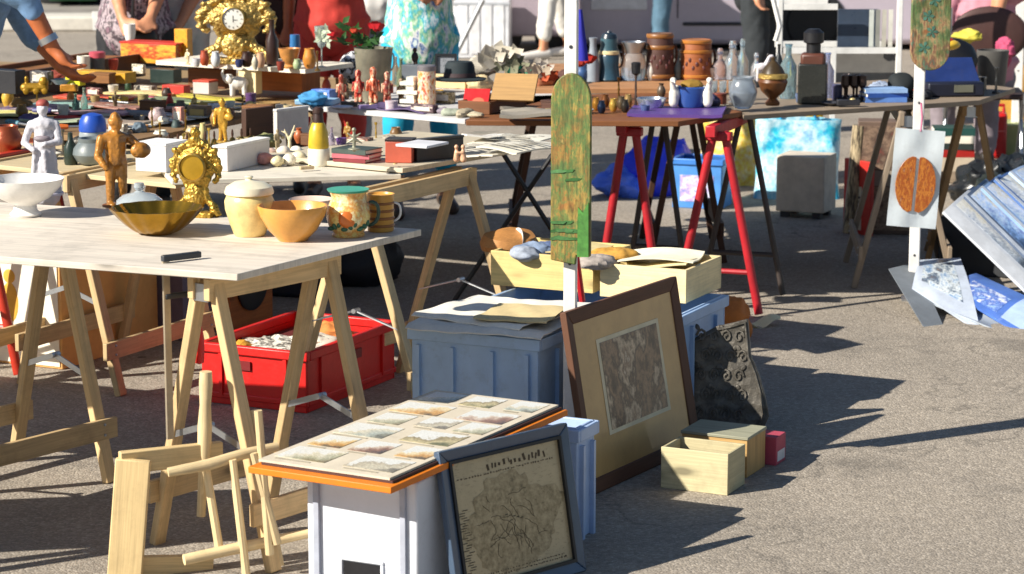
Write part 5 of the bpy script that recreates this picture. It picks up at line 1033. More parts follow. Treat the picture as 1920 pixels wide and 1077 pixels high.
for sg in (-1, 1):
    b = MB(); x = sg * .066; b.cap((x, 0, .02), (x, 0, .06), .02, .018).cap((x, 0, .06), (x + sg * .006, -.01, .10), .014, .011).ell((x + sg * .004, -.02, .108), (.013, .022, .012)).cap((x, -.035, .106), (x, -.05, .1), .005, .003)
    b.ell((x * .8, .03, .05), (.016, .045, .035)); b.build('swan', mat('#e4dfd2', .35), t, remesh=.004)
MB().ell((0.005, .03, .085), (.045, .035, .02)).wob(.008, 50).build('filling', mat('#8a6a22', .8), t)
for i, (x, y, c_) in enumerate([(1118, 208, '#a8762c'), (1135, 202, '#7a4a24'), (1150, 210, '#c9a24a'), (1165, 206, '#6a5a44'), (1172, 212, '#3a342c'), (1128, 214, '#1f2c44'), (1178, 202, '#b0905a')]):
    LT('brass_trinket', ['amber brass trinket nearest the plank', 'copper thimble behind the amber trinket', 'shiny gold bell in the trinket row', 'dull bronze cup next to the gold bell', 'blackened iron weight below the candlestick', 'navy pill box at the front of the trinkets', 'pale brass egg cup beside the candlestick'][i], 'trinket', x, y, y - 24, 16, [('body', BELL, mat(c_, .3, metal=.5))])
LT('rose_bowl', 'round cut-glass rose bowl at the table end', 'bowl', 1394, 206, 146, 54, [('bowl', [(.5, 0), (.6, .04), (.9, .3), (1, .5), (.9, .75), (.72, .9), (.8, 1), (.72, 1), (.62, .9), (.9, .5), (.5, .12), (0, .1)], glassy('#c4ced8'))], n=14)
t = LT('gilt_urn', 'brown and gold lidded urn beside the glass rose bowl', 'urn', 1450, 200, 108, 56, [('body', [(.45, 0), (.5, .06), (.25, .14), (.8, .3), (1, .48), (.9, .54)], mat('#6a4020', .35, var=.5)), ('band', [(.9, .54), (1, .56), (.98, .64), (.8, .66)], GOLD), ('lid', [(.8, .66), (.6, .78), (.3, .88), (.12, .92), (.16, .97), (0, 1)], mat('#4a3a22', .35, var=.5))])
ZG = ZT - .01
for i, (x, y, top, w_, c_, lab) in enumerate([(1478, 186, 84, 32, '#a8c4cc', 'pale aqua glass bottle behind the dark square bottle'), (1552, 184, 100, 24, '#b8c0e0', 'lilac glass bottle beside the dark square bottle')]):
    LT('glass_bottle', lab, 'bottle', x, y, top, w_, [('bottle', [(.9, 0), (1, .05), (1, .6), (.45, .75), (.35, .8), (.35, .95), (.5, 1), (0, 1)], glassy(c_))], z=ZG)
p, h, r, s = dims(1525, 196, 56, 54, ZG); t = thing('square_bottle', 'tall dark square bottle with a brown label and black stopper', 'bottle', p, R(-10))
MB().box((0, 0, h * .27), (r * 2, r * 1.6, h * .54)).build('body', mat('#2a2c2a', .25), t, bevel=.006); MB().box((0, 0, h * .58), (r * 1.7, r * 1.4, h * .2)).build('shoulder', mat('#5a3428', .4), t, bevel=.012); MB().lathe([(r * .5, h * .66), (r * .5, h * .8), (r * .7, h * .82), (r * .7, h * .95), (r * .4, h), (0, h)], 16).build('stopper', BLACK, t)
t = thing('goblet_set', 'cluster of small dark goblets on a stand', 'goblets', G(1600, 190, ZG), 0); MB().box((0, .03, .006), (.13, .08, .012)).build('stand', BLACK, t)
for x, y in ((-.035, .0), (0, .0), (.035, .0), (-.02, .05), (.02, .05)): MB().lathe([(.014, .012), (.004, .022), (.005, .05), (.018, .065), (.017, .105), (.013, .105), (0, .07)], 12, (x, y, 0)).build('goblet', mat('#3a2a26', .3, metal=.4), t)
BOOKS('', 1660, 193, 86, 50, [9, 8, 8], ['#5a82c8', '#2c56a8', '#8fb0dc'], ZG, R(6), each=['mid-blue book at the bottom of the pile by the right-hand pole', 'royal blue book in the middle of the blue pile', 'sky-blue book on top of the blue pile'])
SM('dark_cap', MB().ell((0, 0, .03), (.055, .06, .05), 16, 10).wob(.008, 20), mat('#1a2022', .8), 'dark cloth cap behind the white stall pole', 'cap', G(1690, 172, ZG + .03))
t = thing('briefcase', 'navy briefcase with a folded lid on the grey tabletop', 'briefcase', G(1790, 184, ZG) + Vector((0, .12, 0)), R(8)); MB().box((0, 0, .03), (.24, .18, .06)).build('case', mat('#161a2c', .5), t, bevel=.008); b = MB().box((0, 0, .006), (.24, .18, .012)); o = b.build('lid', mat('#1f3166', .45), t, bevel=.004); o.location = (0, .02, .085); o.rotation_euler = (R(38), 0, 0); MB().box((0.03, -.092, .035), (.08, .004, .03)).build('front_panel', mat('#6a6a5c', .5), t)
SM('orange_cloth', MB().ell((0, 0, .02), (.05, .04, .03), 36, 20).crumple(.016, 26), mat('#b8442a', .7), 'rust-orange cloth beside the briefcase', 'cloth', G(1737, 176, ZG))
t = thing('shoulder_bag', 'black shoulder bag with white trim behind the briefcase', 'bag', G(1790, 158, ZG) + Vector((0, .12, 0)), 0); MB().ell((0, 0, .09), (.12, .07, .1), 20, 12).wob(.01, 14).build('body', mat('#14141a', .5), t); MB().tube([(-.05, -.06, .1), (0, -.08, .06), (.06, -.07, .08), (.1, -.05, .05)], .006, 8).build('trim', WHITE, t)
t = thing('beach_ball', 'red and yellow ball on the black shoulder bag', 'ball', G(1772, 86, ZG + .19) + Vector((0, .14, 0)), .3); MB().ell((0, 0, 0), (.075, .05, .03), 18, 10).build('red_panel', mat('#c4301c', .4), t); MB().ell((0.03, -.012, -.008), (.06, .045, .024), 18, 10).build('yellow_panel', mat('#e0b83a', .4), t)
LT('desk_lamp', 'grey plastic tub seat standing past the briefcase', 'tub', 1862, 176, 96, 60, [('tub', [(.7, 0), (.8, .05), (1, .95), (1, 1), (.93, 1), (.7, .1), (0, .08)], mat('#54524f', .5))], z=ZG - .06)
# --- below the tables
SM('blue_bag', MB().ell((0, 0, .12), (.19, .12, .13), 56, 32).crumple(.06, 6, 3), mat('#3a48f0', .45, var=.25), 'royal blue crumpled bag on the asphalt', 'bag', G(1235, 368) + Vector((0, .12, -.01)), .3)
SM('blue_bag', MB().ell((0, 0, .06), (.11, .1, .07), 48, 28).crumple(.045, 8, 5), mat('#5078f0', .45, var=.25), 'small blue bag beside the royal blue one', 'bag', G(1165, 374) + Vector((0, .1, -.01)), 0)
c = near(1352, 394, .25, .2, 0, R(-20)); t = thing('plastic_tub', 'sky-blue plastic tub with a printed front', 'tub', c, R(-20)); hollow(MB(), .25, .2, .24, .008).build('body', mat('#4f8fd8', .4), t, bevel=.004); b = MB(); hollow(b, .27, .22, .03, .018, False); b.xf(Matrix.Translation((0, 0, .215))).build('rim', mat('#3f7fd0', .4), t, bevel=.004); MB().box((.0, -.1012, .1), (.17, .002, .13)).build('label', prnt(['#4f8fd8', '#b8a0d8', '#d0d8f0', '#5a6ac8'], 3.5, 4), t)
for (x, y, cols_, w_, h_, lab, yw) in ((1368, 348, ['#e8e2d2', '#e6c23a', '#ece8de'], 112, 140, 'white and yellow carrier bag between the trestles', -10), (1488, 338, ['#e0c81c', '#d9b01c', '#e8dc6a'], 116, 142, 'plain yellow carrier bag behind the turquoise one', 0), (1497, 374, ['#1f9ad0', '#c9e4ee', '#2fb8d8', '#1c6fc4'], 165, 148, 'turquoise and white shopping bag under the grey table', -6)):
    q = G(x, y); s = S(q); wd, h = w_ / s, h_ / s; b = MB().sack(wd, .15, h, .03, w_)
    t = thing('carrier_bag', lab, 'bag', q + Vector((0, .08, 0)), R(yw)); b.build('body', prnt(cols_, 2.6, w_, .4), t)
    for sy in (-.03, .03): MB().tube([(-wd * .2, sy, h), (-wd * .14, sy, h + .07), (wd * .14, sy, h + .07), (wd * .2, sy, h)], .005, 6).build('handle', mat(cols_[0], .5), t)
c = near(1542, 412, .22, .17, 0, R(-24)); t = thing('cool_box', 'grey concrete-coloured cube box with feet', 'box', c, R(-24)); MB().box((0, 0, .165), (.24, .2, .27)).build('body', mat('#cfc4b4', .8, var=.2, s=14), t, bevel=.006)
for x in (-.08, .08):
    for y in (-.07, .07): MB().box((x, y, .015), (.04, .04, .03)).build('foot', DGREY, t)
q = G(1610, 440); t = thing('print_folder', 'red portfolio folder standing on edge', 'folder', q + Vector((.0, .03, 0)), R(-64)); t.rotation_euler = (0, R(0), R(-60)); MB().box((0, 0, .17), (.2, .02, .34)).build('cover', mat('#c22a22', .5), t, bevel=.003); MB().box((.02, -.0112, .12), (.03, .002, .2)).build('spine_label', mat('#d8cdb8', .6), t)
b = MB(); [b.box((.02, -.0126, .05 + .02 * k), (.012, .0008, .012)) for k in range(7)]; b.build('lettering', DGREY, t)['kind'] = 'stuff'
b = MB(); [b.box((-.03, -.0108, .19 + .018 * k), (.008, .0012, .010)) for k in range(6)]; b.build('gilt_lettering', CREAM, t)['kind'] = 'stuff'
q = G(1655, 442); t = thing('poster_carton', 'tall brown carton printed with dark swirls', 'carton', q + Vector((.02, .1, 0)), R(-8)); MB().box((0, 0, .26), (.26, .14, .52)).build('body', mat('#6a564a', .7), t, bevel=.004); MB().box((0.0, -.0712, .40), (.25, .002, .2)).build('upper_print', prnt(['#4a3a34', '#8a7464', '#5a4a42', '#8f3a34'], 4, 5), t); MB().box((0.0, -.0712, .12), (.25, .002, .2)).build('lower_print', prnt(['#3a302c', '#a08a74', '#5a4438', '#7a3a2c'], 5, 7), t); MB().box((0.0, -.0712, .26), (.25, .002, .07)).build('plain_band', mat('#a09484', .7), t)
q = G(1600, 445); SM('tapestry_roll', MB().tube([(0, 0, 0), (.0, 0, .5)], .035, 14), prnt(['#8a7a60', '#2f2a26', '#b8a88a', '#4a4034'], 6, 9), 'patterned roll of fabric behind the red folder', 'fabric roll', q + Vector((0, .12, 0)), 0, 0, R(4))
BOOKS('', 1790, 322, 80, 60, [26, 14, 12, 14, 14], ['#c9b8a0', '#a82018', '#2a3230', '#e0d8c8', '#1f4a44'], 0.12, R(-6), each=['thick tan book lowest in the pile under the grey table', 'red book second in the pile under the grey table', 'black book third in the pile under the grey table', 'white book fourth in the pile under the grey table', 'dark green book topmost in the pile under the grey table'])
b = MB().box((0, 0, .055), (.3, .2, .108)); SM('wooden_step', b, W_GREY, 'grey wooden step carrying the book pile', 'step', G(1790, 345) + Vector((0, .12, 0)), R(-6), bevel=.004)
# plastic sleeve on the pole
p = GD(1717, 335, P2.y - .12); t = thing('plastic_sleeve', 'clear plastic sleeve with two orange-brown half ovals hanging from the pole', 'sleeve', p, R(4)); t.rotation_euler = (R(90), R(4), R(-2))
wd, h = 92 / S(p), 185 / S(p)
MB().sheet(wd, h, .004, lambda x, y: .006 * math.sin(x * 50) * math.cos(y * 22), 12, 14).build('sleeve', mat('#dbe4ea', .1, trans=.35, var=.08), t)
for sg in (-1, 1):
    pts = [(sg * wd * .03, -h * .33)] + [(sg * (wd * .05 + wd * .36 * math.cos(R(a))), -h * .06 + h * .29 * math.sin(R(a))) for a in range(-80, 81, 16)] + [(sg * wd * .03, h * .22)]
    if sg < 0: pts = pts[::-1]
    MB().prism(pts, .0085, .0125).build('oval_half', prnt(['#4a2210', '#a05c20', '#8a4018', '#b8742c', '#7a3018', '#c9a880'], 5, 50 + sg, .3, coat=.3), t, bevel=.001)
MB().tube([(0, h * .48, .004), (.004, h * .62, -.02), (0, h * .75, -.06)], .004, 6).build('pink_tie', mat('#b04a72', .5), t)
# records and brochures leaning at the right edge
c = near(1935, 545, .35, .3); t = SM('crate_stand', MB().box((0, 0, .12), (.35, .3, .24)), mat('#2a2c30', .6), 'dark crate the record sleeves lean on', 'crate', c + Vector((0, .25, 0)), YAW, bevel=.006)
for i, (x, y, r_, lab) in enumerate([(1850, 350, .11, 'black plastic bag tied beside the book pile'), (1900, 345, .12, 'glossy black bag next to the red container'), (1880, 372, .1, 'black bag with a white patch at the front')]):
    SM('rubbish_bag', MB().ell((0, 0, r_ * .8), (r_ * 1.2, r_, r_), 56, 32).crumple(.05, 9, i * 7), mat(['#1c1e20', '#22262a', '#2e3430'][i], .3, var=.5), lab, 'bag', G(x, y + 40) + Vector((0, .1, -.01)), i)
q = G(1872, 300); t = thing('fuel_can', 'red plastic container under the grey tub', 'container', q + Vector((0, .1, 0)), R(-10)); MB().box((0, 0, .13), (.12, .14, .26)).build('body', mat('#c01c1a', .4), t, bevel=.02); MB().box((0, -.071, .16), (.10, .004, .006)).build('seam', mat('#d9706a', .4), t); MB().tube([(-.03, 0, .26), (-.03, 0, .3), (.04, 0, .3), (.04, 0, .26)], .01, 8).build('handle', RED, t)
# ------------------------------------------------------------------ people
SKIN = mat('#c98a66', .5, var=.12, s=20, dirt=.05); SKINT = mat('#b9673a', .5, var=.15, s=20, dirt=.05)
def person(label, p, face, top, trousers, hairc='#3a2a1e', skin=None, sleeve=.55, tro_to=.10, over=None, hem=.88, shoe='#2a2420', vox=.014, scale=1.0, spread=0.0, skirt=False, step=0.0):
    "standing figure; face = heading the person looks towards (radians, 0 = towards +X)"
    skin = skin or SKIN; c, s_ = math.cos(face), math.sin(face); k = scale
    fwd = Vector((c, s_, 0)); lat = Vector((-s_, c, 0)); up = Vector((0, 0, 1))
    def W(l, f, z): return p + lat * l * k + fwd * f * k + up * z * k
    J = {}
    for n, sg in (('L', 1), ('R', -1)):
        J['sh' + n] = W(.175 * sg, 0, 1.38); J['el' + n] = W(.24 * sg, -.02, 1.10); J['wr' + n] = W(.25 * sg, .08, .87); J['ha' + n] = W(.25 * sg, .12, .79)
        J['hi' + n] = W(.09 * sg, 0, .88); J['kn' + n] = W((.10 + spread * .5) * sg, .02 + step * sg * .5, .49); J['an' + n] = W((.10 + spread) * sg, -.01 + step * sg, .085); J['to' + n] = W((.11 + spread) * sg, .16 + step * sg, .03)
    J['pel'] = W(0, 0, .93); J['wai'] = W(0, .0, 1.08); J['che'] = W(0, .01, 1.28); J['nec'] = W(0, 0, 1.44); J['hea'] = W(0, .03, 1.58)
    for a, v in (over or {}).items(): J[a] = v
    t = thing('person', label, 'person', p, world=True)
    def torso(b, g=0):
        b.ell(J['pel'], ((.165 + g) * k, (.125 + g) * k, (.13 + g) * k), 14, 9, face + R(90)); b.cap(J['pel'], J['wai'], (.13 + g) * k, (.12 + g) * k, 12)
        b.ell(J['wai'].lerp(J['che'], .7), ((.165 + g) * k, (.115 + g) * k, (.2 + g) * k), 14, 9, face + R(90)); b.cap(J['shL'], J['shR'], (.062 + g) * k, (.062 + g) * k, 10); b.cap(J['che'], J['wai'], (.13 + g) * k, (.12 + g) * k, 12)
    def hand(b, wr, ha, sg):
        d = (ha - wr).normalized(); sd_ = d.cross(fwd); sd_ = sd_.normalized() if sd_.length > .2 else d.cross(up).normalized(); n = sd_.cross(d)
        pm = wr + d * .055 * k; b.cap(wr, pm + sd_ * .016 * k, .024 * k, .022 * k, 8); b.cap(wr, pm - sd_ * .016 * k, .024 * k, .022 * k, 8)
        for i, l in enumerate((.062, .075, .070, .055)):
            f0 = pm + sd_ * (-.030 + .020 * i) * k + d * .012 * k; f1 = f0 + (d * .8 + n * .25).normalized() * l * .55 * k; f2 = f1 + (d * .5 + n * .8).normalized() * l * .5 * k
            b.cap(f0, f1, .0095 * k, .009 * k, 7); b.cap(f1, f2, .009 * k, .0075 * k, 7)
        t0 = wr + d * .02 * k - sd_ * .025 * k; t1 = t0 + (d * .6 - sd_ * .7 + n * .2).normalized() * .038 * k; b.cap(t0, t1, .012 * k, .010 * k, 7); b.cap(t1, t1 + (d + n * .3).normalized() * .028 * k, .010 * k, .008 * k, 7)
    b = MB(); torso(b); b.cap(J['che'], J['nec'], .07 * k, .055 * k, 10); b.cap(J['nec'], J['hea'], .055 * k, .055 * k, 10)
    h = J['hea']; b.ell(h + up * .02 * k, (.078 * k, .098 * k, .118 * k), 16, 12, face + R(90)); b.ell(h - up * .06 * k + fwd * .03 * k, (.055 * k, .06 * k, .055 * k), 12, 8)
    b.cap(h + fwd * .098 * k + up * .025 * k, h + fwd * .115 * k - up * .012 * k, .008 * k, .014 * k, 8)
    b.cap(h + fwd * .088 * k - up * .045 * k - lat * .018 * k, h + fwd * .088 * k - up * .045 * k + lat * .018 * k, .010 * k, .010 * k, 7)
    for n, sg in (('L', 1), ('R', -1)):
        b.ell(h + lat * .08 * sg * k, (.012 * k, .02 * k, .032 * k), 8, 6, face + R(90))
        b.cap(J['sh' + n], J['el' + n], .05 * k, .041 * k, 10); b.cap(J['el' + n], J['wr' + n], .042 * k, .027 * k, 10); hand(b, J['wr' + n], J['ha' + n], sg)
        b.cap(J['hi' + n], J['kn' + n], .085 * k, .055 * k, 10); b.cap(J['kn' + n], J['an' + n], .055 * k, .037 * k, 10); b.cap(J['an' + n] - up * .03 * k - fwd * .04 * k, J['to' + n], .038 * k, .028 * k, 9)
    b.build('body', skin, t, remesh=vox)
    b = MB()
    for n, sg in (('L', 1), ('R', -1)):
        b.ell(h + fwd * .084 * k + lat * .03 * sg * k + up * .025 * k, .0095 * k, 8, 6)
    b.build('eyes', mat('#2a211a', .2), t)
    b = MB(); b.ell(h + up * .045 * k - fwd * .022 * k, (.088 * k, .1 * k, .105 * k), 16, 10, face + R(90)); b.wob(.008, 30, 3); b.build('hair', mat(hairc, .6, var=.4, s=60), t)
    b = MB(); torso(b, .016)
    hz_ = W(0, 0, hem); b.cap(J['wai'], hz_, .155 * k, .18 * k, 14); b.ell(hz_ + up * .02, (.205 * k, .165 * k, .05 * k), 14, 8, face + R(90))
    if sleeve:
        for n in 'LR':
            e = J['sh' + n].lerp(J['el' + n], min(1, sleeve * 2)); b.cap(J['sh' + n], e, .068 * k, .062 * k, 10)
            if sleeve > .5: b.cap(J['el' + n], J['el' + n].lerp(J['wr' + n], (sleeve - .5) * 2), .06 * k, .05 * k, 10)
    b.wob(.008, 9, 2); b.build('shirt', top, t, remesh=.014, disp=[(.12, .022), (.035, .008)])
    if trousers:
        b = MB(); b.ell(J['pel'] - up * .02, (.178 * k, .138 * k, .14 * k), 14, 9, face + R(90))
        for n in 'LR':
            b.cap(J['hi' + n], J['kn' + n], .102 * k, .078 * k, 12); e = J['kn' + n].lerp(J['an' + n], 1 - (tro_to - .085) / .405 if tro_to < .49 else 0); b.cap(J['kn' + n], e, .078 * k, .064 * k, 12)
        if skirt: b.lathe([(.17 * k, .95 * k), (.2 * k, .8 * k), (.24 * k, .5 * k), (.0, .5 * k)], 18, p)
        b.wob(.010, 8, 5); b.build('trousers', trousers, t, remesh=.014, disp=[(.12, .022), (.035, .008)])
    for n in 'LR':
        b = MB().cap(J['an' + n] - up * .035 * k - fwd * .045 * k, J['to' + n] + fwd * .01, .044 * k, .034 * k, 10); b.build('shoe', mat(shoe, .5), t, remesh=.009)
    return t, J
FC = R(-90)
DEN = mat('#3a5f96', .8, var=.25, s=30, bump=.3, bs=260); DENL = mat('#6f93bd', .8, var=.25, s=30, bump=.3, bs=260)
# man reaching over the trough from the end of the table
b0_ = G(-70, 330); pm = Vector((-2.1, 8.95, 0))
ov = {'wai': pm + Vector((.05, .02, 1.06)), 'che': pm + Vector((.15, .02, 1.24)), 'nec': pm + Vector((.26, .02, 1.38)), 'hea': pm + Vector((.36, .02, 1.50)), 'shR': pm + Vector((.2, -.16, 1.31)), 'shL': pm + Vector((.2, .2, 1.31)),
      'elR': GD(46, -6, 8.8), 'wrR': GD(100, 92, 8.8), 'haR': GD(134, 126, 8.8), 'elL': pm + Vector((.3, .28, 1.08)), 'wrL': pm + Vector((.42, .2, .95)), 'haL': pm + Vector((.5, .18, .9))}
t, J = person('person in a denim shirt reaching a bare arm over the table goods', pm, R(0), DENL, DEN, '#5a4a3a', SKINT, .62, .10, ov, vox=.009)
wv = (J['wrR'] - J['elR']).normalized(); q = J['elR'].lerp(J['wrR'], .82)
MB().tube([q - wv * .012, q + wv * .012], .036, 16).build('wristwatch', STEEL, t)
p2 = GD(258, 200, 11.9); p2.z = 0
ov = {'elL': GD(300, -20, 11.8), 'wrL': GD(284, 30, 11.6), 'haL': GD(270, 52, 11.55), 'elR': GD(212, -40, 11.8), 'wrR': GD(230, 36, 11.6), 'haR': GD(241, 58, 11.55)}
person('person in a dark floral top holding a white cup over the table', p2, FC, prnt(['#1c1c24', '#3a3a48', '#b8a8b0', '#24242c', '#8a6a7a', '#1a1a20'], 14, 2, .8), mat('#191a20', .7), '#2a201a', None, .2, .1, ov)
LT('cup', 'white cup held by the person in the floral top', 'cup', 243, 78, 46, 22, [('cup', [(.7, 0), (1, .5), (1, 1), (.9, 1), (.8, .4), (0, .3)], WHITE)], z=GD(243, 76, 11.45).z)
t = thing('handbag', 'black handbag carried in front of the floral top', 'bag', GD(268, 74, 11.62), 0); MB().ell((0, 0, .0), (.075, .05, .085), 18, 12).wob(.008, 16).build('body', mat('#111114', .4), t); MB().tube([(-.05, 0, .06), (-.04, 0, .2), (.03, .02, .3)], .008, 6).build('strap', BLACK, t)
p3 = GD(325, 200, 12.2); p3.z = 0
ov = {'elL': GD(372, -25, 12.1), 'wrL': GD(338, 44, 11.95), 'haL': GD(318, 62, 11.9)}
person('person in pale clothes bending an arm towards the toy cartons', p3, FC, mat('#e3d8cc', .8, var=.1), mat('#d9d2c4', .8, var=.1), '#6a5236', None, .2, .1, ov)
p4 = GD(524, 200, 12.6); p4.z = 0
person('person with tanned bare arms in a brown top behind the clock', p4, FC, mat('#3a261e', .8, var=.3), mat('#5a4638', .8), '#1e1612', SKINT, .15, .1, {'wrR': GD(508, 60, 12.45), 'elR': GD(500, -50, 12.5), 'haR': GD(512, 90, 12.4), 'elL': GD(545, -50, 12.5), 'wrL': GD(540, 50, 12.4), 'haL': GD(536, 84, 12.35)})
p5 = GD(624, 200, 12.3); p5.z = 0
CORAL = mat('#c4382e', .8, var=.2, s=14, bump=.2)
person('person dressed all in coral red behind the roses', p5, FC, CORAL, CORAL, '#4a3020', None, .3, .30, {'elR': GD(585, -60, 12.2), 'wrR': GD(640, -40, 12.1), 'haR': GD(655, -35, 12.1), 'elL': GD(676, -50, 12.2), 'wrL': GD(660, -20, 12.1), 'haL': GD(650, -25, 12.1)}, spread=.0)
p6 = GD(708, 200, 13.2); p6.z = 0
person('person in a white shirt and grey trousers between the red and turquoise ones', p6, FC, mat('#dcdad6', .8, var=.08), mat('#8a9096', .8), '#3a2a20', None, .3, .1, hem=.93)
p7 = G(790, 398)
FLO = prnt(['#1f8fb8', '#e6eef0', '#2fa8c0', '#8fc49a', '#f0f0ea', '#2a5fa8', '#d9e8e4'], 9, 6, .8, (1, 1, .8))
person('person in turquoise cropped trousers and a patterned blue tunic', p7, FC + R(10), FLO, mat('#18a8cc', .75, var=.2, s=8, bump=.2), '#5a3a22', None, .45, .24, {'elR': GD(742, -60, 11.7), 'wrR': GD(760, -40, 11.5), 'haR': GD(770, -30, 11.5), 'elL': GD(850, -60, 11.7), 'wrL': GD(836, -20, 11.5), 'haL': GD(826, -16, 11.5)}, hem=.84, shoe='#4a3a30', spread=.035, step=-.07, scale=.98)
p8 = G(1040, 109)
person('person in white rolled trousers walking far behind the stall pole', p8, R(200), mat('#b8b0a0', .8), mat('#dedad2', .8, var=.06), '#3a2a20', None, .3, .21, shoe='#e2dcd4', spread=.02, step=.16, vox=.02)
p9 = G(1236, 108)
person('person in faded blue jeans in front of the pale van', p9, R(0), mat('#5a6a74', .8), mat('#4f6f84', .8, var=.2), '#2a2018', None, .3, .1, vox=.02)
p10 = GD(1422, 200, 15.0); p10.z = 0
person('person in charcoal clothes standing behind the decanters', p10, FC + R(60), mat('#24282c', .8), mat('#2b3034', .8), '#1a1614', None, .8, .1, spread=-.03)
# seated person behind the grey table
PINK = mat('#c98a98', .8, var=.2)
pc = GD(1832, 200, 13.2); pc.z = 0
t = thing('folding_chair', 'folding chair with a dark brown oval back', 'chair', pc + Vector((0, -.18, 0)), R(-6))
MB().box((0, .05, .45), (.42, .40, .03)).build('seat', mat('#3a2622', .6), t, bevel=.01); MB().ell((0, -.19, .78), (.2, .03, .15), 20, 12).build('backrest', mat('#4a2e2a', .6, var=.3), t)
for x in (-.2, .2):
    for y in (-.16, .24): MB().tube([(x, y, .0), (x, -y * .4, .45)], .011, 8).build('leg', STEEL, t)
    MB().tube([(x, -.17, .42), (x, -.19, .92)], .011, 8).build('back_frame', STEEL, t)
ps = pc + Vector((0, -.1, -.38))
f0 = R(90)
ov = {'knL': pc + Vector((-.12, .36, .47)), 'knR': pc + Vector((.12, .36, .47)), 'anL': pc + Vector((-.12, .34, .085)), 'anR': pc + Vector((.12, .34, .085)), 'toL': pc + Vector((-.12, .5, .03)), 'toR': pc + Vector((.12, .5, .03)), 'hiL': pc + Vector((-.09, -.08, .53)), 'hiR': pc + Vector((.09, -.08, .53)), 'elR': GD(1878, -10, 13.0), 'wrR': GD(1862, 66, 12.85), 'haR': GD(1830, 74, 12.8)}
person('person in a pink top seated on the folding chair', ps, f0, PINK, mat('#8a7f86', .8), '#6a4a2a', None, .3, .1, ov, hem=.98)
# ------------------------------------------------------------------ vehicles, racks, background
def van(label, org, L, H, W_, body, yaw, wheel_x, clear=.16, wr=.31, stripe=None, group='parked vans', hood=.9):
    t = thing('parked_van', label, 'van', org, yaw, group)
    prof = [(0, clear), (0, H * .9), (.12, H), (L - hood - .7, H), (L - hood, H * .62), (L - .1, H * .5), (L, H * .42), (L, clear)]
    b = MB(); T = Matrix.Rotation(R(90), 4, 'X'); b.prism(prof, -W_, 0, T); b.build('body', body, t, bevel=.05)
    DKG = mat('#20242a', .15, var=.1)
    MB().prism([(L - hood - .72, H * .9), (L - hood - .1, H * .62), (L - hood - 1.3, H * .62), (L - hood - 1.3, H * .9)], -.004, .012, T).build('window', DKG, t)
    MB().box((L * .28, -.006, H * .76), (L * .4, .02, H * .25)).build('window', DKG, t, bevel=.02)
    MB().box((L * .23, -.008, clear + .18), (L * .105, .02, .03)).build('side_moulding', mat('#2c2c32', .5), t, bevel=.01)
    for x in (L * .17, L * .29, L * .62): MB().box((x, -.0015, H * .45), (.012, .006, H * .62)).build('door_seam', mat('#4a444c', .6), t)
    MB().box((L * .60, -.02, H * .5), (.16, .03, .035)).build('door_handle', BLACK, t, bevel=.008)
    MB().box((L - .02, W_ / 2, clear + .15), (.12, W_, .26)).build('bumper', mat('#33353a', .6), t, bevel=.03)
    for y in (.12, W_ - .12): MB().box((L - .01, y, H * .42), (.05, .24, .14)).build('headlight', mat('#d9dce0', .15), t, bevel=.02)
    for x in wheel_x:
        for y in (.09, W_ - .09):
            sg = -1 if y < 1 else 1; Tt = Matrix.Translation((x, y, wr)) @ Matrix.Rotation(R(90), 4, 'X')
            w_ = MB().lathe([(wr * .62, -.1), (wr * .9, -.105), (wr, -.07), (wr, .07), (wr * .9, .105), (wr * .62, .1)], 28).xf(Tt).build('wheel', mat('#17181a', .8), t)
            b = MB().lathe([(wr * .64, -.06), (wr * .64, .07 * -sg + .0), (wr * .5, .055 * -sg), (0, .05 * -sg)], 28)
            for k in range(5): a = k * 1.2566; b.bar((wr * .12 * math.cos(a), wr * .12 * math.sin(a), .07 * -sg), (wr * .6 * math.cos(a), wr * .6 * math.sin(a), .085 * -sg), .06, .03)
            b.xf(Tt).build('rim', mat('#8a8c90', .35, metal=.7), w_)
        MB().lathe([(wr * 1.22, -.004), (wr * 1.22, .012), (wr * 1.0, .012), (wr * 1.0, -.004)], 28).xf(Matrix.Translation((x, -.006, wr)) @ Matrix.Rotation(R(90), 4, 'X')).build('wheel_arch', mat('#1d1e22', .7), t)
    if stripe: MB().box((.5, -.004, .52), (.48, .012, .34)).build('panel', stripe, t, bevel=.01)
    return t
vo = G(1050, 96); van('pale lilac-grey van with a black side moulding', vo, 5.9, 2.0, 1.8, mat('#b9aeba', .35, var=.06, coat=.5, dirt=.1), R(1), (2.16, 4.95), .05, .235, mat('#dedde0', .3), hood=.95)
v2 = G(560, 30); van('dark maroon van parked beyond the turquoise tunic', v2 + Vector((0, 3.2, 0)), 4.4, 1.9, 1.8, mat('#3a2226', .35, coat=.5), R(-3), (.8, 3.5), .2, .31)
v3 = G(1830, 60); van('white van parked behind the seated person', v3 + Vector((-.4, 2.6, 0)), 4.8, 2.1, 1.9, mat('#cfd0d4', .35, coat=.5, dirt=.1), R(4), (.9, 3.8), .18, .32)
v4 = G(-300, -40); van('dark green van far beyond the pavement', v4 + Vector((-2, 6.0, 0)), 4.6, 2.0, 1.8, mat('#1f2a26', .35, coat=.5), R(0), (.9, 3.6), .2, .32)
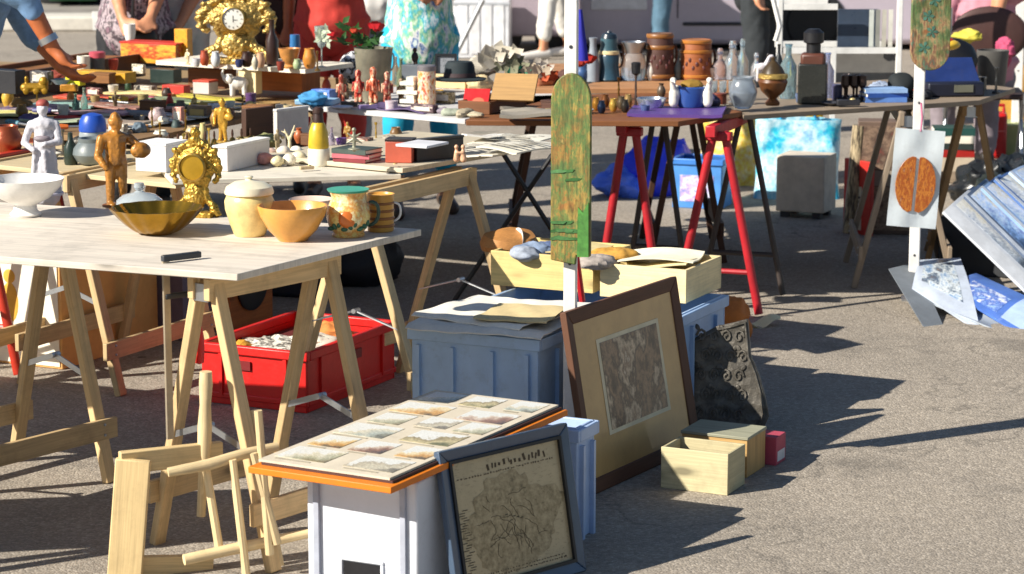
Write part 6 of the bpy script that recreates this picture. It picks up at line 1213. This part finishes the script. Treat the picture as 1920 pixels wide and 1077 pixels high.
# white louvred cabinet and grey panel
q = G(905, 112); t = thing('metal_cabinet', 'white panelled metal cabinet behind the turquoise tunic', 'cabinet', q + Vector((0, .25, 0)), R(-3)); MB().box((0, 0, .24), (.46, .4, .47)).build('body', mat('#d9dade', .4), t, bevel=.008)
for x in (-.15, -.05, .05, .15): MB().box((x, -.203, .24), (.075, .008, .40)).build('door_panel', mat('#e4e4e6', .4), t, bevel=.003)
MB().box((0, -.202, .455), (.47, .012, .02)).build('top_rail', mat('#b9bcc2', .4), t)
MB().tube([GD(938, 0, 18.0) - q - Vector((0, .25, 0)), GD(884, 108, 18.0) - q - Vector((0, .25, 0))], .02, 8).build('bar', STEEL, t)
q = G(968, 112); t = thing('trailer', 'mauve-grey market trailer next to the white cabinet', 'trailer', q + Vector((-.1, .5, 0)), R(-2)); MB().box((0.2, .6, .75), (.9, 1.2, 1.2)).build('body', mat('#a598a2', .5, var=.12), t, bevel=.02); MB().box((.2, -.006, .5), (.8, .012, .04)).build('moulding', DGREY, t)
for x in (-.0, .4):
    for y in (.15, 1.05): MB().lathe([(.1, -.05), (.15, -.04), (.15, .04), (.1, .05), (0, .05)], 20).xf(Matrix.Translation((x, y, .15)) @ Matrix.Rotation(R(90), 4, 'X')).build('wheel', BLACK, t)
MB().box((.2, -.004, 1.1), (.6, .012, .35)).build('hatch', mat('#7a2f2c', .5), t)
# white rack behind the grey table
t = thing('display_rack', 'white tubular display rack with dark panels', 'rack', GD(1570, 300, 12.5).to_2d().to_3d(), 0, world=True); Y = 12.5
def rp(px, py, y=Y): return GD(px, py, y)
for px in (1463, 1688):
    for y in (Y, Y + .4): a = rp(px, 0, y); MB().box((a.x, y, .8), (.028, .028, 1.6)).build('post', WHITE, t, bevel=.003)
a = rp(1563, 95); MB().box((a.x, Y, a.z / 2), (.024, .024, a.z)).build('post', WHITE, t)
for py, x0, x1 in ((13, 1463, 1576), (95, 1463, 1688), (-120, 1463, 1688)):
    for y in (Y, Y + .4): A, B_ = rp(x0, py, Y), rp(x1, py, Y); MB().box(((A.x + B_.x) / 2, y, A.z), (B_.x - A.x - .03, .022, .03)).build('shelf_bar', WHITE, t)
A, B_ = rp(1576, 20), rp(1650, 92); MB().box(((A.x + B_.x) / 2, Y + .1, (A.z + B_.z) / 2), (B_.x - A.x, .02, A.z - B_.z)).build('dark_panel', mat('#3a4658', .3, var=.25), t)
A, B_ = rp(1570, 100), rp(1688, 176); MB().box(((A.x + B_.x) / 2, Y + .12, (A.z + B_.z) / 2), (B_.x - A.x, .02, A.z - B_.z)).build('grey_panel', mat('#6d6a66', .5, var=.2), t)
for k in range(4): A = rp(1638 + k * 12, 20); B_ = rp(1638 + k * 12, 90); MB().box((A.x, Y + .06, (A.z + B_.z) / 2), (.022, .012, A.z - B_.z)).build('slat', mat(['#c9cdc6', '#8f8f88', '#b8b4a8', '#d4d2c8'][k], .5), t)
q = GD(1455, 30, 11.8); SM('shoulder_strap', MB().tube([(0, 0, .25), (-.02, 0, .1), (.02, 0, -.05), (0, 0, -.12)], .012, 8), WHITE, 'white strap hanging beside the rack', 'strap', q)
# far left: bins, sign
q = G(130, 38); t = thing('wheelie_bin', 'green wheeled bin on the far pavement', 'bin', q + Vector((0, .4, .13)), R(5)); MB().add([(-.24, -.28, .05), (.24, -.28, .05), (.24, .28, .05), (-.24, .28, .05), (-.29, -.34, .95), (.29, -.34, .95), (.29, .34, .95), (-.29, .34, .95)], [(0, 3, 2, 1), (4, 5, 6, 7), (0, 1, 5, 4), (1, 2, 6, 5), (2, 3, 7, 6), (3, 0, 4, 7)]).build('body', mat('#1f5a34', .5), t, bevel=.02); MB().box((0, 0, .975), (.62, .72, .04)).build('lid', mat('#1a4a2c', .5), t, bevel=.01)
for x in (-.2, .2): MB().lathe([(.0, -.03), (.1, -.03), (.1, .03), (0, .03)], 16).xf(Matrix.Translation((x, .28, .1)) @ Matrix.Rotation(R(90), 4, 'Y')).build('wheel', BLACK, t)
for i, (px, c_) in enumerate([(98, '#1d1f22'), (176, '#20262a')]):
    q = G(px, 36); t = thing('rubbish_bin', ['black bin to one side of the green wheeled bin', 'charcoal bin with a teal lid by the green wheeled bin'][i], 'bin', q + Vector((0, .5, .13)), 0); MB().lathe([(.2, 0), (.22, .03), (.26, .85), (.24, .88), (0, .88)], 20).build('body', mat(c_, .5), t); MB().lathe([(.27, .88), (.27, .92), (.15, .99), (0, 1)], 20).build('lid', mat(['#15171a', '#2a7a8a'][i], .5), t)
q = G(205, 122); t = thing('signboard', 'small blank white signboard on a thin steel post', 'sign', q + Vector((0, .1, 0)), 0); sz = hz(q.y, 25); MB().tube([(0, 0, 0), (0, 0, sz - .05)], .008, 8).build('post', STEEL, t); MB().box((-.06, 0, sz - .07), (.16, .012, .15)).build('board', WHITE, t, bevel=.003); MB().lathe([(.1, 0), (.1, .01), (0, .015)], 16).build('foot', STEEL, t)
q = G(100, 112); b = MB()
for k, (x, y, c_) in enumerate([(1690, 30, 0)]): pass
# right background: crates and pink cloth
for i, (x, y, w_, h_, c_, lab) in enumerate([(1905, 250, 60, 120, '#c9973c', 'ochre wooden crate behind the tall white pole'), (1912, 300, 50, 60, '#a8b070', 'pale green box at the foot of the tall white pole')]):
    q = G(x, y); s = S(q); SM('storage_box', MB().box((0, 0, h_ / s / 2), (w_ / s, .3, h_ / s)), mat(c_, .6), lab, 'box', q + Vector((0, .3, 0)), R(-8), bevel=.004)
SM('pink_cloth', MB().ell((0, 0, .0), (.035, .04, .06), 40, 24).crumple(.02, 16), mat('#b8486a', .8, var=.3), 'magenta cloth draped past the seated person', 'cloth', GD(1884, 96, 12.4))
SM('yellow_cloth', MB().ell((0, 0, 0), (.07, .05, .02), 40, 24).crumple(.02, 14), mat('#d0c44a', .8), 'lime yellow cloth behind the beach ball', 'cloth', GD(1815, 68, 12.6))
# ------------------------------------------------------------------ more small goods, each where the photograph shows one
VASE = [(.5, 0), (.55, .04), (.9, .3), (1, .5), (.7, .74), (.4, .86), (.6, 1), (.5, 1), (0, .9)]
CUP = [(.6, 0), (.75, .1), (1, .7), (1, 1), (.9, 1), (.8, .6), (0, .3)]
BOT = [(.9, 0), (1, .06), (1, .52), (.5, .7), (.36, .78), (.36, .94), (.46, 1), (0, 1)]
TIN = [(1, 0), (1, .82), (1.05, .84), (1.05, 1), (0, 1)]
PLT = [(.4, 0), (.7, .25), (1, .85), (1, 1), (.75, .5), (0, .35)]
CST = [(1, 0), (1, .05), (.35, .12), (.25, .4), (.4, .48), (.25, .56), (.22, .85), (.5, .92), (.5, 1), (0, 1)]
PR = dict(v=VASE, c=CUP, b=BOT, t=TIN, p=PLT, s=CST, j=BELL)
KN = dict(v='vase', c='cup', b='bottle', t='tin', p='saucer', s='candlestick', j='jar')
def many(rows, z):
    for k, x, y, h, w_, c_, lab in rows:
        zz = z; h *= 1.1; w_ = w_ * 1.08 if w_ > 1 else w_
        if k in PR:
            gl = c_.startswith('g#'); cc = c_[1:] if gl else c_
            m = glassy(cc) if gl else mat(cc, .38, metal=.7 if k == 's' else 0, var=.35, s=45, bump=.2)
            LT(KN[k], lab, KN[k], x, y, y - h, w_, [(KN[k], PR[k], m)], z=zz)
        elif k == 'x': BX('carton', lab, 'carton', x, y, w_, w_ * .22, h, prnt([c_, '#d8d0c0', c_, '#3a342e', c_, '#a08a6a'], 3.0, x, .5), z=zz, yaw=YAW + R(random.uniform(-14, 14)), band=mat('#d6cfc0', .6, var=.3, s=80))
        elif k == 'w': BX('wooden_box', lab, 'box', x, y, w_, w_ * .22, h, wood(c_), z=zz, yaw=YAW + R(random.uniform(-10, 10)), lid=wood(c_))
        elif k == 'f': FIG('figurine', lab, 'figurine', x, y, y - h, MANFIG if w_ else ROBED, mat(c_, .4, var=.45, s=60), z=zz, rz=random.uniform(-1, 1), base=(.2, .05, mat(c_, .5)))
        elif k == 'r':
            q = G(x, y, zz); r_ = w_ / 2 / S(q); hh = h / S(q)
            SM('cloth_bundle', MB().ell((0, 0, hh * .4), (r_, r_ * .7, hh * .5), 30, 18).crumple(r_ * .25, 1.6 / r_, x), mat(c_, .8, var=.35, s=40), lab, 'cloth', q, x)
        elif k == 'l':
            q = G(x, y, zz + .006); L_ = w_ / S(q)
            t = thing('trinket', lab, 'trinket', q, R(random.uniform(-40, 40))); MB().box((0, 0, h / S(q) / 2), (L_, L_ * .35, h / S(q))).build('body', mat(c_, .4, var=.4, s=50), t, bevel=.003); MB().ell((L_ * .2, 0, h / S(q)), (L_ * .14, L_ * .12, L_ * .08), 10, 7).build('knob', mat('#c9b27a', .35, metal=.5), t)
random.seed(77)
many([  # magazines zone
    ('v', 14, 205, 40, 22, '#c9a03a', 'ochre vase in front of the black camera case'), ('r', 40, 208, 20, 44, '#8a6a3a', 'tan cloth bundle next to the ochre vase'),
    ('c', 118, 222, 22, 20, '#dcd8cc', 'white cup behind the white statuette'), ('b', 142, 214, 34, 13, 'g#8fb8b0', 'aqua glass bottle near the teal magazine'),
    ('b', 158, 212, 42, 12, 'g#b8d0c8', 'taller aqua glass bottle near the teal magazine'), ('p', 200, 226, 8, 40, '#c9b8a0', 'buff saucer by the beige magazine'),
    ('l', 232, 214, 8, 26, '#7a2a24', 'dark red pocket trinket below the striped booklet'), ('l', 262, 226, 8, 22, '#2a2e36', 'black pocket trinket near the carved figure head'),
    ('s', 285, 240, 34, 12, '#a88a4a', 'short brass candlestick near the carved figure head'), ('x', 232, 252, 16, 30, '#c9c2b2', 'cream carton behind the carved figure shoulder'),
    ('r', 262, 248, 16, 30, '#6a7a86', 'grey-blue cloth bundle behind the carved figure shoulder'), ('v', 318, 206, 26, 14, '#b8301f', 'scarlet vase on the pale green booklet'),
    ('c', 432, 208, 16, 16, '#e0dcd0', 'white cup on the tan booklet'), ('l', 372, 200, 7, 30, '#c9b23a', 'mustard trinket at the olive booklet'),
    ('t', 470, 200, 22, 18, '#5a3a6a', 'plum tin near the tabletop corner'), ('p', 500, 204, 9, 46, '#9a7a4a', 'bronze saucer near the tabletop corner'),
    ('r', 470, 214, 20, 40, '#bfa86a', 'straw cloth bundle at the dark wooden edge'), ('l', 530, 205, 8, 26, '#d8cdbb', 'ivory trinket beside the azure rag'),
    ('s', 455, 212, 30, 10, '#8f7a5a', 'tiny bronze candlestick at the dark wooden edge'), ('x', 285, 176, 12, 34, '#c9beb0', 'pale carton between the booklets and the scarlet case'),
    ('l', 222, 190, 8, 34, '#e0c04a', 'yellow trinket on the red striped booklet'), ('l', 300, 196, 7, 28, '#3a5a8a', 'blue trinket beside the scarlet vase'),
    ('b', 240, 176, 30, 11, '#2f4a30', 'dark green little bottle below the trough end'), ('c', 212, 178, 16, 18, '#cfc6b6', 'cream cup below the trough end'),
    ('x', 186, 182, 14, 26, '#7a2430', 'wine-red carton under the trough'), ('r', 60, 232, 16, 44, '#6a5a80', 'violet cloth bundle left of the statuette')], ZL)
many([('x', 90, 160, 22, 34, '#3a3a44', 'charcoal carton in the trough behind the brass engine'), ('l', 130, 172, 12, 30, '#c98a2a', 'amber trinket in the trough'), ('r', 110, 150, 18, 34, '#8a3a2a', 'rust cloth bundle in the trough'),
      ('w', 205, 158, 14, 36, '#8a5a2c', 'little brown wooden box in the trough'), ('c', 212, 134, 20, 18, '#b8402e', 'red cup behind the little brown box in the trough'), ('x', 268, 140, 16, 22, '#e2d9c2', 'ivory carton touching the yellow toy carton')], ZL + .085)
many([  # pale middle tables
    ('v', 222, 300, 28, 20, '#4a5a4a', 'moss green vase between the crock and the carved figure'), ('p', 90, 300, 10, 40, '#a8a49a', 'grey saucer at the foot of the statuette'),
    ('s', 118, 292, 44, 14, '#6a6458', 'dark pewter candlestick behind the green bottle'), ('r', 30, 262, 14, 40, '#b0602e', 'copper-coloured cloth bundle behind the copper pot'),
    ('c', 200, 270, 20, 20, '#c9a87a', 'tan cup under the carved figure elbow')], ZM)
many([('s', 392, 285, 40, 12, '#b89a4a', 'brass candlestick between the gilt clock case and the low carton'), ('p', 470, 270, 9, 54, '#bfae7a', 'straw-coloured saucer behind the low white carton'), ('r', 500, 272, 16, 44, '#8a8a5a', 'olive cloth bundle behind the shells'),
      ('f', 520, 284, 36, 1, '#9a8a6a', 'small stone-coloured figurine behind the shells'), ('l', 630, 308, 8, 34, '#6a7a5a', 'green-grey trinket beside the maroon book'), ('l', 575, 318, 6, 26, '#c9b08a', 'sandy trinket at the foot of the painted bottle'),
      ('c', 640, 282, 20, 18, '#5a3a7a', 'purple cup behind the pile with the star'), ('b', 622, 284, 40, 12, 'g#c9c0d8', 'lilac glass bottle behind the painted bottle'), ('s', 345, 300, 44, 12, '#8a7a3a', 'tarnished candlestick beside the white carton'),
      ('v', 560, 270, 26, 18, '#b8653a', 'terracotta vase behind the branching ornament'), ('p', 610, 268, 7, 44, '#d9d4c8', 'white saucer behind the painted bottle'), ('x', 690, 276, 14, 40, '#8a5a4a', 'brown carton behind the slate book'), ('r', 730, 268, 12, 44, '#a8a090', 'grey cloth bundle behind the lacquered box'), ('l', 735, 316, 7, 30, '#3a2a26', 'dark trinket in front of the lacquered box')], ZT - .02)
many([('c', 448, 128, 14, 14, '#2f3a6a', 'navy cup under the mantel clock foot'), ('v', 478, 132, 26, 12, '#c9c0a8', 'ivory vase beside the blush beaker'), ('c', 526, 134, 16, 14, '#8a3a2e', 'brick cup before the brown bottle'), ('s', 595, 134, 34, 10, '#8a6a3a', 'bronze candlestick by the stemmed glass'), ('f', 352, 122, 26, 1, '#d9c9a0', 'cream figurine at the end of the white shelf board'), ('c', 368, 126, 14, 14, '#d0cdd2', 'pale cup at the end of the white shelf board')], zs if 'zs' in globals() else ZL + .12)
many([  # cloth-edged table
    ('t', 640, 172, 22, 20, '#8a6a4a', 'brown tin behind the rosy toy soldier'), ('b', 752, 172, 56, 16, 'g#9aa88a', 'olive glass bottle beside the metal bucket'), ('b', 742, 160, 48, 13, 'g#c8c0b0', 'amber glass bottle behind the metal bucket'),
    ('s', 780, 172, 52, 12, '#6a4a3a', 'brown candlestick behind the zigzag stand'), ('c', 822, 190, 18, 18, '#d0a03a', 'golden cup beside the cylindrical tin'), ('x', 846, 196, 20, 34, '#d9c08a', 'straw carton in front of the pale pedestal box'),
    ('r', 900, 168, 22, 56, '#c9b48a', 'beige cloth bundle behind the felt hat'), ('r', 905, 138, 30, 60, '#b8b0a0', 'light grey cloth bundle beside the silk flowers'), ('l', 655, 200, 8, 30, '#2a2422', 'black trinket in front of the toy soldiers'), ('l', 690, 204, 7, 34, '#7a6a9a', 'lavender trinket on the violet cloth strip'),
    ('f', 718, 176, 40, 0, '#a8824a', 'bronze robed figurine behind the toy soldiers'), ('v', 612, 178, 30, 16, '#b8482e', 'orange-red vase behind the blue carton'), ('p', 640, 208, 6, 40, '#c9c6d0', 'pearl saucer at the table front'), ('t', 734, 208, 16, 22, '#c9b8c0', 'rosy tin at the end of the violet cloth strip'), ('x', 812, 214, 14, 40, '#6a4a5a', 'plum carton at the front of the stones')], ZQ)
many([  # red-legged table
    ('c', 1210, 214, 14, 16, '#4a5a8a', 'indigo cup in front of the silver dish'), ('r', 1330, 200, 20, 40, '#3a3a5a', 'dark blue cloth bundle behind the swan planter'), ('p', 1098, 214, 7, 30, '#8a8a8a', 'grey saucer next to the plank edge'), ('s', 1160, 190, 40, 12, '#7a5a2a', 'bronze candlestick behind the trinket row'), ('v', 1240, 186, 26, 16, '#5a4a3a', 'umber vase behind the silver dish'), ('t', 1350, 196, 18, 24, '#7a3a2a', 'brick tin at the end of the violet tray'),
    ('w', 1068, 218, 20, 50, '#4a2a1c', 'dark wooden box behind the painted plank'), ('l', 1040, 214, 9, 34, '#8a7a5a', 'khaki trinket on the plank side of the table')], ZT)
many([('c', 1336, 150, 20, 18, '#e0d6c8', 'cream cup between the orange mug and the rosy decanter'), ('v', 1220, 152, 30, 14, '#d8d2c8', 'white vase between the carafe and the dark mug'), ('b', 1270, 150, 50, 14, '#6a7a7a', 'grey-green bottle between the two barrel mugs'), ('j', 1092, 154, 30, 24, '#3a5a8a', 'blue jar beside the slim grey jug'), ('s', 1165, 150, 46, 12, '#3a2a22', 'dark candlestick next to the carafe'), ('r', 1060, 158, 24, 50, '#5a3a34', 'dark brown cloth bundle behind the white pole'), ('r', 1018, 160, 26, 44, '#a86a4a', 'terracotta cloth bundle beside the silk flowers'), ('f', 1440, 148, 44, 0, '#2a2624', 'black robed figurine behind the gilt urn'), ('b', 1460, 150, 60, 14, '#22262a', 'black bottle behind the aqua glass bottle')], ZT + .02)
many([('l', 1590, 198, 10, 40, '#2a2a30', 'black trinket in front of the goblet cluster'), ('t', 1570, 188, 26, 18, '#4a4a6a', 'slate tin beside the goblet cluster'), ('r', 1650, 174, 16, 50, '#9aa8c0', 'light blue cloth bundle behind the blue books'), ('c', 1500, 194, 16, 16, '#5a6a8a', 'steel blue cup before the dark square bottle'), ('p', 1560, 200, 6, 36, '#3a3a40', 'dark saucer in front of the lilac bottle'), ('r', 1725, 186, 16, 40, '#1e2026', 'black cloth bundle behind the hanging sleeve pole'), ('s', 1868, 176, 44, 14, '#4a4a4a', 'iron candlestick in front of the grey tub'), ('x', 1845, 172, 24, 30, '#2a2a32', 'black carton beside the grey tub')], ZG)
def row_of(name, label, cat, group, make, spots):
    first = None
    for p, rz in spots:
        if first is None: o = first = make(); tag(o, label, cat, group)
        else:
            o = first.copy(); COL.objects.link(o)
            for ch in first.children: c_ = ch.copy(); COL.objects.link(c_); c_.parent = o
        o.location = p; o.rotation_euler = (0, 0, rz)
def spoon():
    t = bpy.data.objects.new('spoon', None); COL.objects.link(t)
    MB().ell((0, -.06, .004), (.011, .017, .004), 12, 7).build('bowl', STEEL, t); MB().bar((0, -.045, .004), (0, .06, .006), .004, .002).build('handle', STEEL, t); return t
row_of('spoon', 'silver spoon in the fan of spoons on the long tabletop', 'spoon', 'silver spoons laid out on the long tabletop', spoon, [(G(352 + 11 * k, 216 - 1.2 * k, ZL + .012), R(-24 - 3 * k)) for k in range(12)])
def bell():
    t = bpy.data.objects.new('hand_bell', None); COL.objects.link(t)
    MB().lathe([(.016, 0), (.013, .008), (.009, .02), (.004, .024), (0, .025)], 14).build('bell', BRASS, t); MB().lathe([(.003, .024), (.005, .035), (.003, .05), (0, .052)], 8).build('handle', W_DARK, t); return t
row_of('hand_bell', 'small brass hand bell in the row behind the white cartons', 'bell', 'row of brass hand bells', bell, [(G(300 + 17 * k, 282 - 1.5 * k, ZT - .018), k) for k in range(11)])
def medal():
    t = bpy.data.objects.new('postcard', None); COL.objects.link(t)
    MB().box((0, 0, .001), (.09, .06, .0015)).build('card', scenic(cols[3], 41), t, bevel=.0004); MB().box((0, .022, .0019), (.08, .006, .0003)).build('caption', PAPER, t); return t
row_of('postcard', 'old postcard in the overlapping row along the dark table edge', 'postcard', 'overlapping row of old postcards', medal, [(G(196 + 24 * k, 246 - 3.6 * k, ZL + .002 + .0016 * k), R(-30 + 5 * (k % 3))) for k in range(11)])
def figlet():
    b = MB(); b.cap((0, 0, .008), (0, 0, .03), .011, .008).ell((0, 0, .045), (.008, .008, .009)).cap((-.012, 0, .03), (.012, 0, .03), .004, .004); o = b.build('tin_figure', mat('#7a6a58', .4, metal=.3, var=.5, s=80)); return o
row_of('tin_figure', 'tiny tin figure in the squad beside the toy soldiers', 'figurine', 'squad of tiny tin figures', figlet, [(G(650 + 15 * (k % 6), 186 - 5 * (k // 6), ZQ), k * .7) for k in range(12)])
def glas():
    return MB().lathe([(.014, 0), (.014, .002), (.003, .006), (.003, .03), (.014, .045), (.016, .07), (.014, .07), (.011, .046), (0, .036)], 14).build('wine_glass', glassy('#d4dce0'))
row_of('wine_glass', 'small stemmed wine glass in the double row by the gilt urn', 'glass', 'double row of small wine glasses', glas, [(G(1338 + 17 * (k % 5), 192 - 8 * (k // 5), ZT), 0) for k in range(10)])
# sheets leaning and fanned at the right edge, built corner by corner
def qsheet(name, label, cat, cs, th, m, pic=None, inset=(.1, .1, .9, .9), sag=0.0, edge=None):
    P = [GD(*c) for c in cs]; c0 = sum(P, Vector()) / 4
    nrm = (P[1] - P[0]).cross(P[3] - P[0]).normalized()
    if nrm.y > 0: nrm = -nrm
    t = thing(name, label, cat, c0, world=True)
    def pt(u, v, o): return P[0] * (1 - u) * (1 - v) + P[1] * u * (1 - v) + P[2] * u * v + P[3] * (1 - u) * v + nrm * (o + sag * math.sin(math.pi * u) ) 
    def patch(u0, v0, u1, v1, o0, o1, n=8):
        b = MB(); vs = []
        for o in (o0, o1):
            for j in range(n + 1):
                for i in range(n + 1): vs.append(pt(u0 + (u1 - u0) * i / n, v0 + (v1 - v0) * j / n, o))
        W = n + 1; K = W * W; fs = []
        for j in range(n):
            for i in range(n): a = j * W + i; fs += [(a, a + W, a + W + 1, a + 1), (K + a, K + a + 1, K + a + W + 1, K + a + W)]
        for i in range(n):
            a = n * W + i; fs += [(i, i + 1, K + i + 1, K + i), (a + 1, a, K + a, K + a + 1)]; a = i * W; fs.append((a + W, a, K + a, K + a + W)); a = i * W + n; fs.append((a, a + W, K + a + W, K + a))
        return b.add(vs, fs)
    patch(0, 0, 1, 1, 0, th).build('sheet', m, t)
    if pic: patch(inset[0], inset[1], inset[2], inset[3], th + .0004, th + .001).build('printed_picture', pic, t)
    if edge: patch(*edge[0], th + .0004, th + .001).build('margin', edge[1], t)
BLP = prnt(['#2a4a9a', '#9ab8e0', '#3f62b8', '#d9e2ee', '#2a3f7a'], 3.5, 61, .3, coat=.4); BLQ = prnt(['#33404a', '#7a9ac0', '#c9d2d8', '#4a5f7a', '#8a7a6a'], 4, 62, .3, coat=.4); BLR = prnt(['#4a5a70', '#a0b8d8', '#6a6058', '#c8d4e4'], 5, 63, .3, coat=.4)
qsheet('board', 'grey cardboard sheet lying lowest in the brochure fan', 'sheet', [(1666, 506, 9.5), (1716, 494, 9.6), (1768, 612, 9.0), (1736, 622, 8.93)], .004, mat('#6d747c', .6))
qsheet('brochure', 'pale brochure with a street photograph on its cover', 'brochure', [(1710, 542, 9.32), (1722, 490, 9.6), (1800, 486, 9.6), (1838, 626, 8.95)], .006, mat('#b8c2d2', .35, coat=.4), BLQ, (.25, .12, .95, .8), .02)
qsheet('brochure', 'grey-white brochure curling under the blue cover', 'brochure', [(1748, 572, 9.2), (1790, 530, 9.45), (1925, 600, 9.0), (1898, 634, 8.85)], .006, mat('#aab4c0', .35, coat=.4), None, sag=-.02)
qsheet('brochure', 'blue brochure with a framed picture on its cover', 'brochure', [(1778, 548, 9.28), (1830, 516, 9.5), (1990, 590, 9.05), (1930, 640, 8.85)], .008, mat('#4f74c4', .3, coat=.5), BLP, (.12, .1, .6, .55), .015, ((.08, .62, .9, .92), mat('#a9c0ea', .4)))
SL = [scenic(['#39424e', '#7f8ea4', '#c3cad4', '#2c3440'], 81), scenic(['#2c3f66', '#6f90c4', '#bcd0ec', '#22304e'], 82), scenic(['#4a5a70', '#90aed8', '#d0dcee', '#384860'], 83)]
for i, (a, b_, c_, d_, col_, lab) in enumerate([((1766, 400), (1822, 352), (1990, 500), (1938, 566), '#cdd2da', 'white-edged record sleeve leaning outermost'), ((1806, 372), (1846, 338), (2010, 470), (1965, 530), '#56657e', 'slate record sleeve leaning second from outside'), ((1838, 356), (1872, 330), (2030, 440), (1985, 500), '#86a4d0', 'bright blue record sleeve leaning third'), ((1862, 340), (1900, 322), (2050, 420), (2005, 474), '#4c6ea8', 'deep blue record sleeve leaning fourth'), ((1890, 326), (1926, 312), (2070, 400), (2030, 450), '#a9c0e2', 'pale blue record sleeve leaning innermost')]):
    k = .07 * i
    qsheet('record_sleeve', lab, 'record sleeve', [(*a, 9.28 + k), (*b_, 9.5 + k), (*c_, 9.35 + k), (*d_, 9.1 + k)], .01, mat(col_, .45, var=.15, coat=.3), SL[i % 3], (.30 if i == 0 else .12, .03, .94, .96), .01, ((.0, .0, .24, 1.0), mat('#d6d9de', .5)) if i == 0 else ((.0, .0, .07, 1.0), mat('#c4ccd8', .5)))
random.seed(91)
many([('s', 300, 268, 34, 10, '#a8843a', 'thin brass candlestick behind the white carton lid'), ('j', 352, 272, 20, 20, '#9a7a3a', 'small brass jar behind the spare candle stub'), ('v', 430, 300, 26, 16, '#a08040', 'little brass vase at the low carton edge'), ('c', 482, 284, 18, 18, '#8a6a3a', 'bronze cup behind the shell pile'), ('w', 600, 276, 16, 36, '#6a4426', 'dark wooden box behind the yellow painted bottle'), ('f', 652, 268, 34, 1, '#a07a3a', 'brass figurine behind the star candle holder'), ('s', 705, 270, 36, 10, '#b8953f', 'shiny candlestick beside the brown carton'), ('j', 742, 262, 20, 22, '#7a5a34', 'umber jar behind the lacquered box'), ('b', 585, 262, 40, 12, 'g#b8a888', 'honey glass bottle behind the branching ornament'), ('v', 470, 286, 24, 14, '#5a4a3a', 'dark brown vase behind the low white carton')], ZT - .02)
many([('j', 40, 222, 22, 22, '#8a6a34', 'bronze jar beyond the violet cloth bundle'), ('s', 70, 214, 40, 10, '#b0903f', 'tall thin brass candlestick by the statuette head'), ('c', 178, 200, 18, 16, '#a58a5a', 'brass cup on the striped booklet'), ('w', 300, 214, 18, 38, '#7a5030', 'brown wooden box beside the marbled magazine'), ('j', 338, 212, 20, 20, '#6a5a4a', 'earthy jar on the marbled magazine'), ('f', 365, 214, 34, 0, '#b89a5a', 'brass robed figurine beside the spoons'), ('v', 402, 238, 28, 16, '#94703a', 'brass vase before the black card box'), ('s', 348, 246, 36, 10, '#8a6a2a', 'bronze candlestick above the gilt clock case'), ('w', 500, 222, 16, 44, '#8a5c34', 'honey wooden box at the tabletop corner'), ('c', 540, 216, 16, 16, '#c9b892', 'parchment cup at the tabletop corner'), ('j', 430, 226, 20, 20, '#5a3a28', 'chestnut jar behind the gold cherub'), ('t', 268, 198, 18, 18, '#9a8a5a', 'khaki tin on the yellow and red booklet'), ('f', 216, 206, 30, 1, '#7a6a4a', 'bronze figurine between the booklets'), ('v', 132, 196, 24, 14, '#b07a3a', 'amber vase on the teal magazine'), ('j', 312, 186, 18, 18, '#4a3a30', 'dark pot between the long booklets')], ZL)
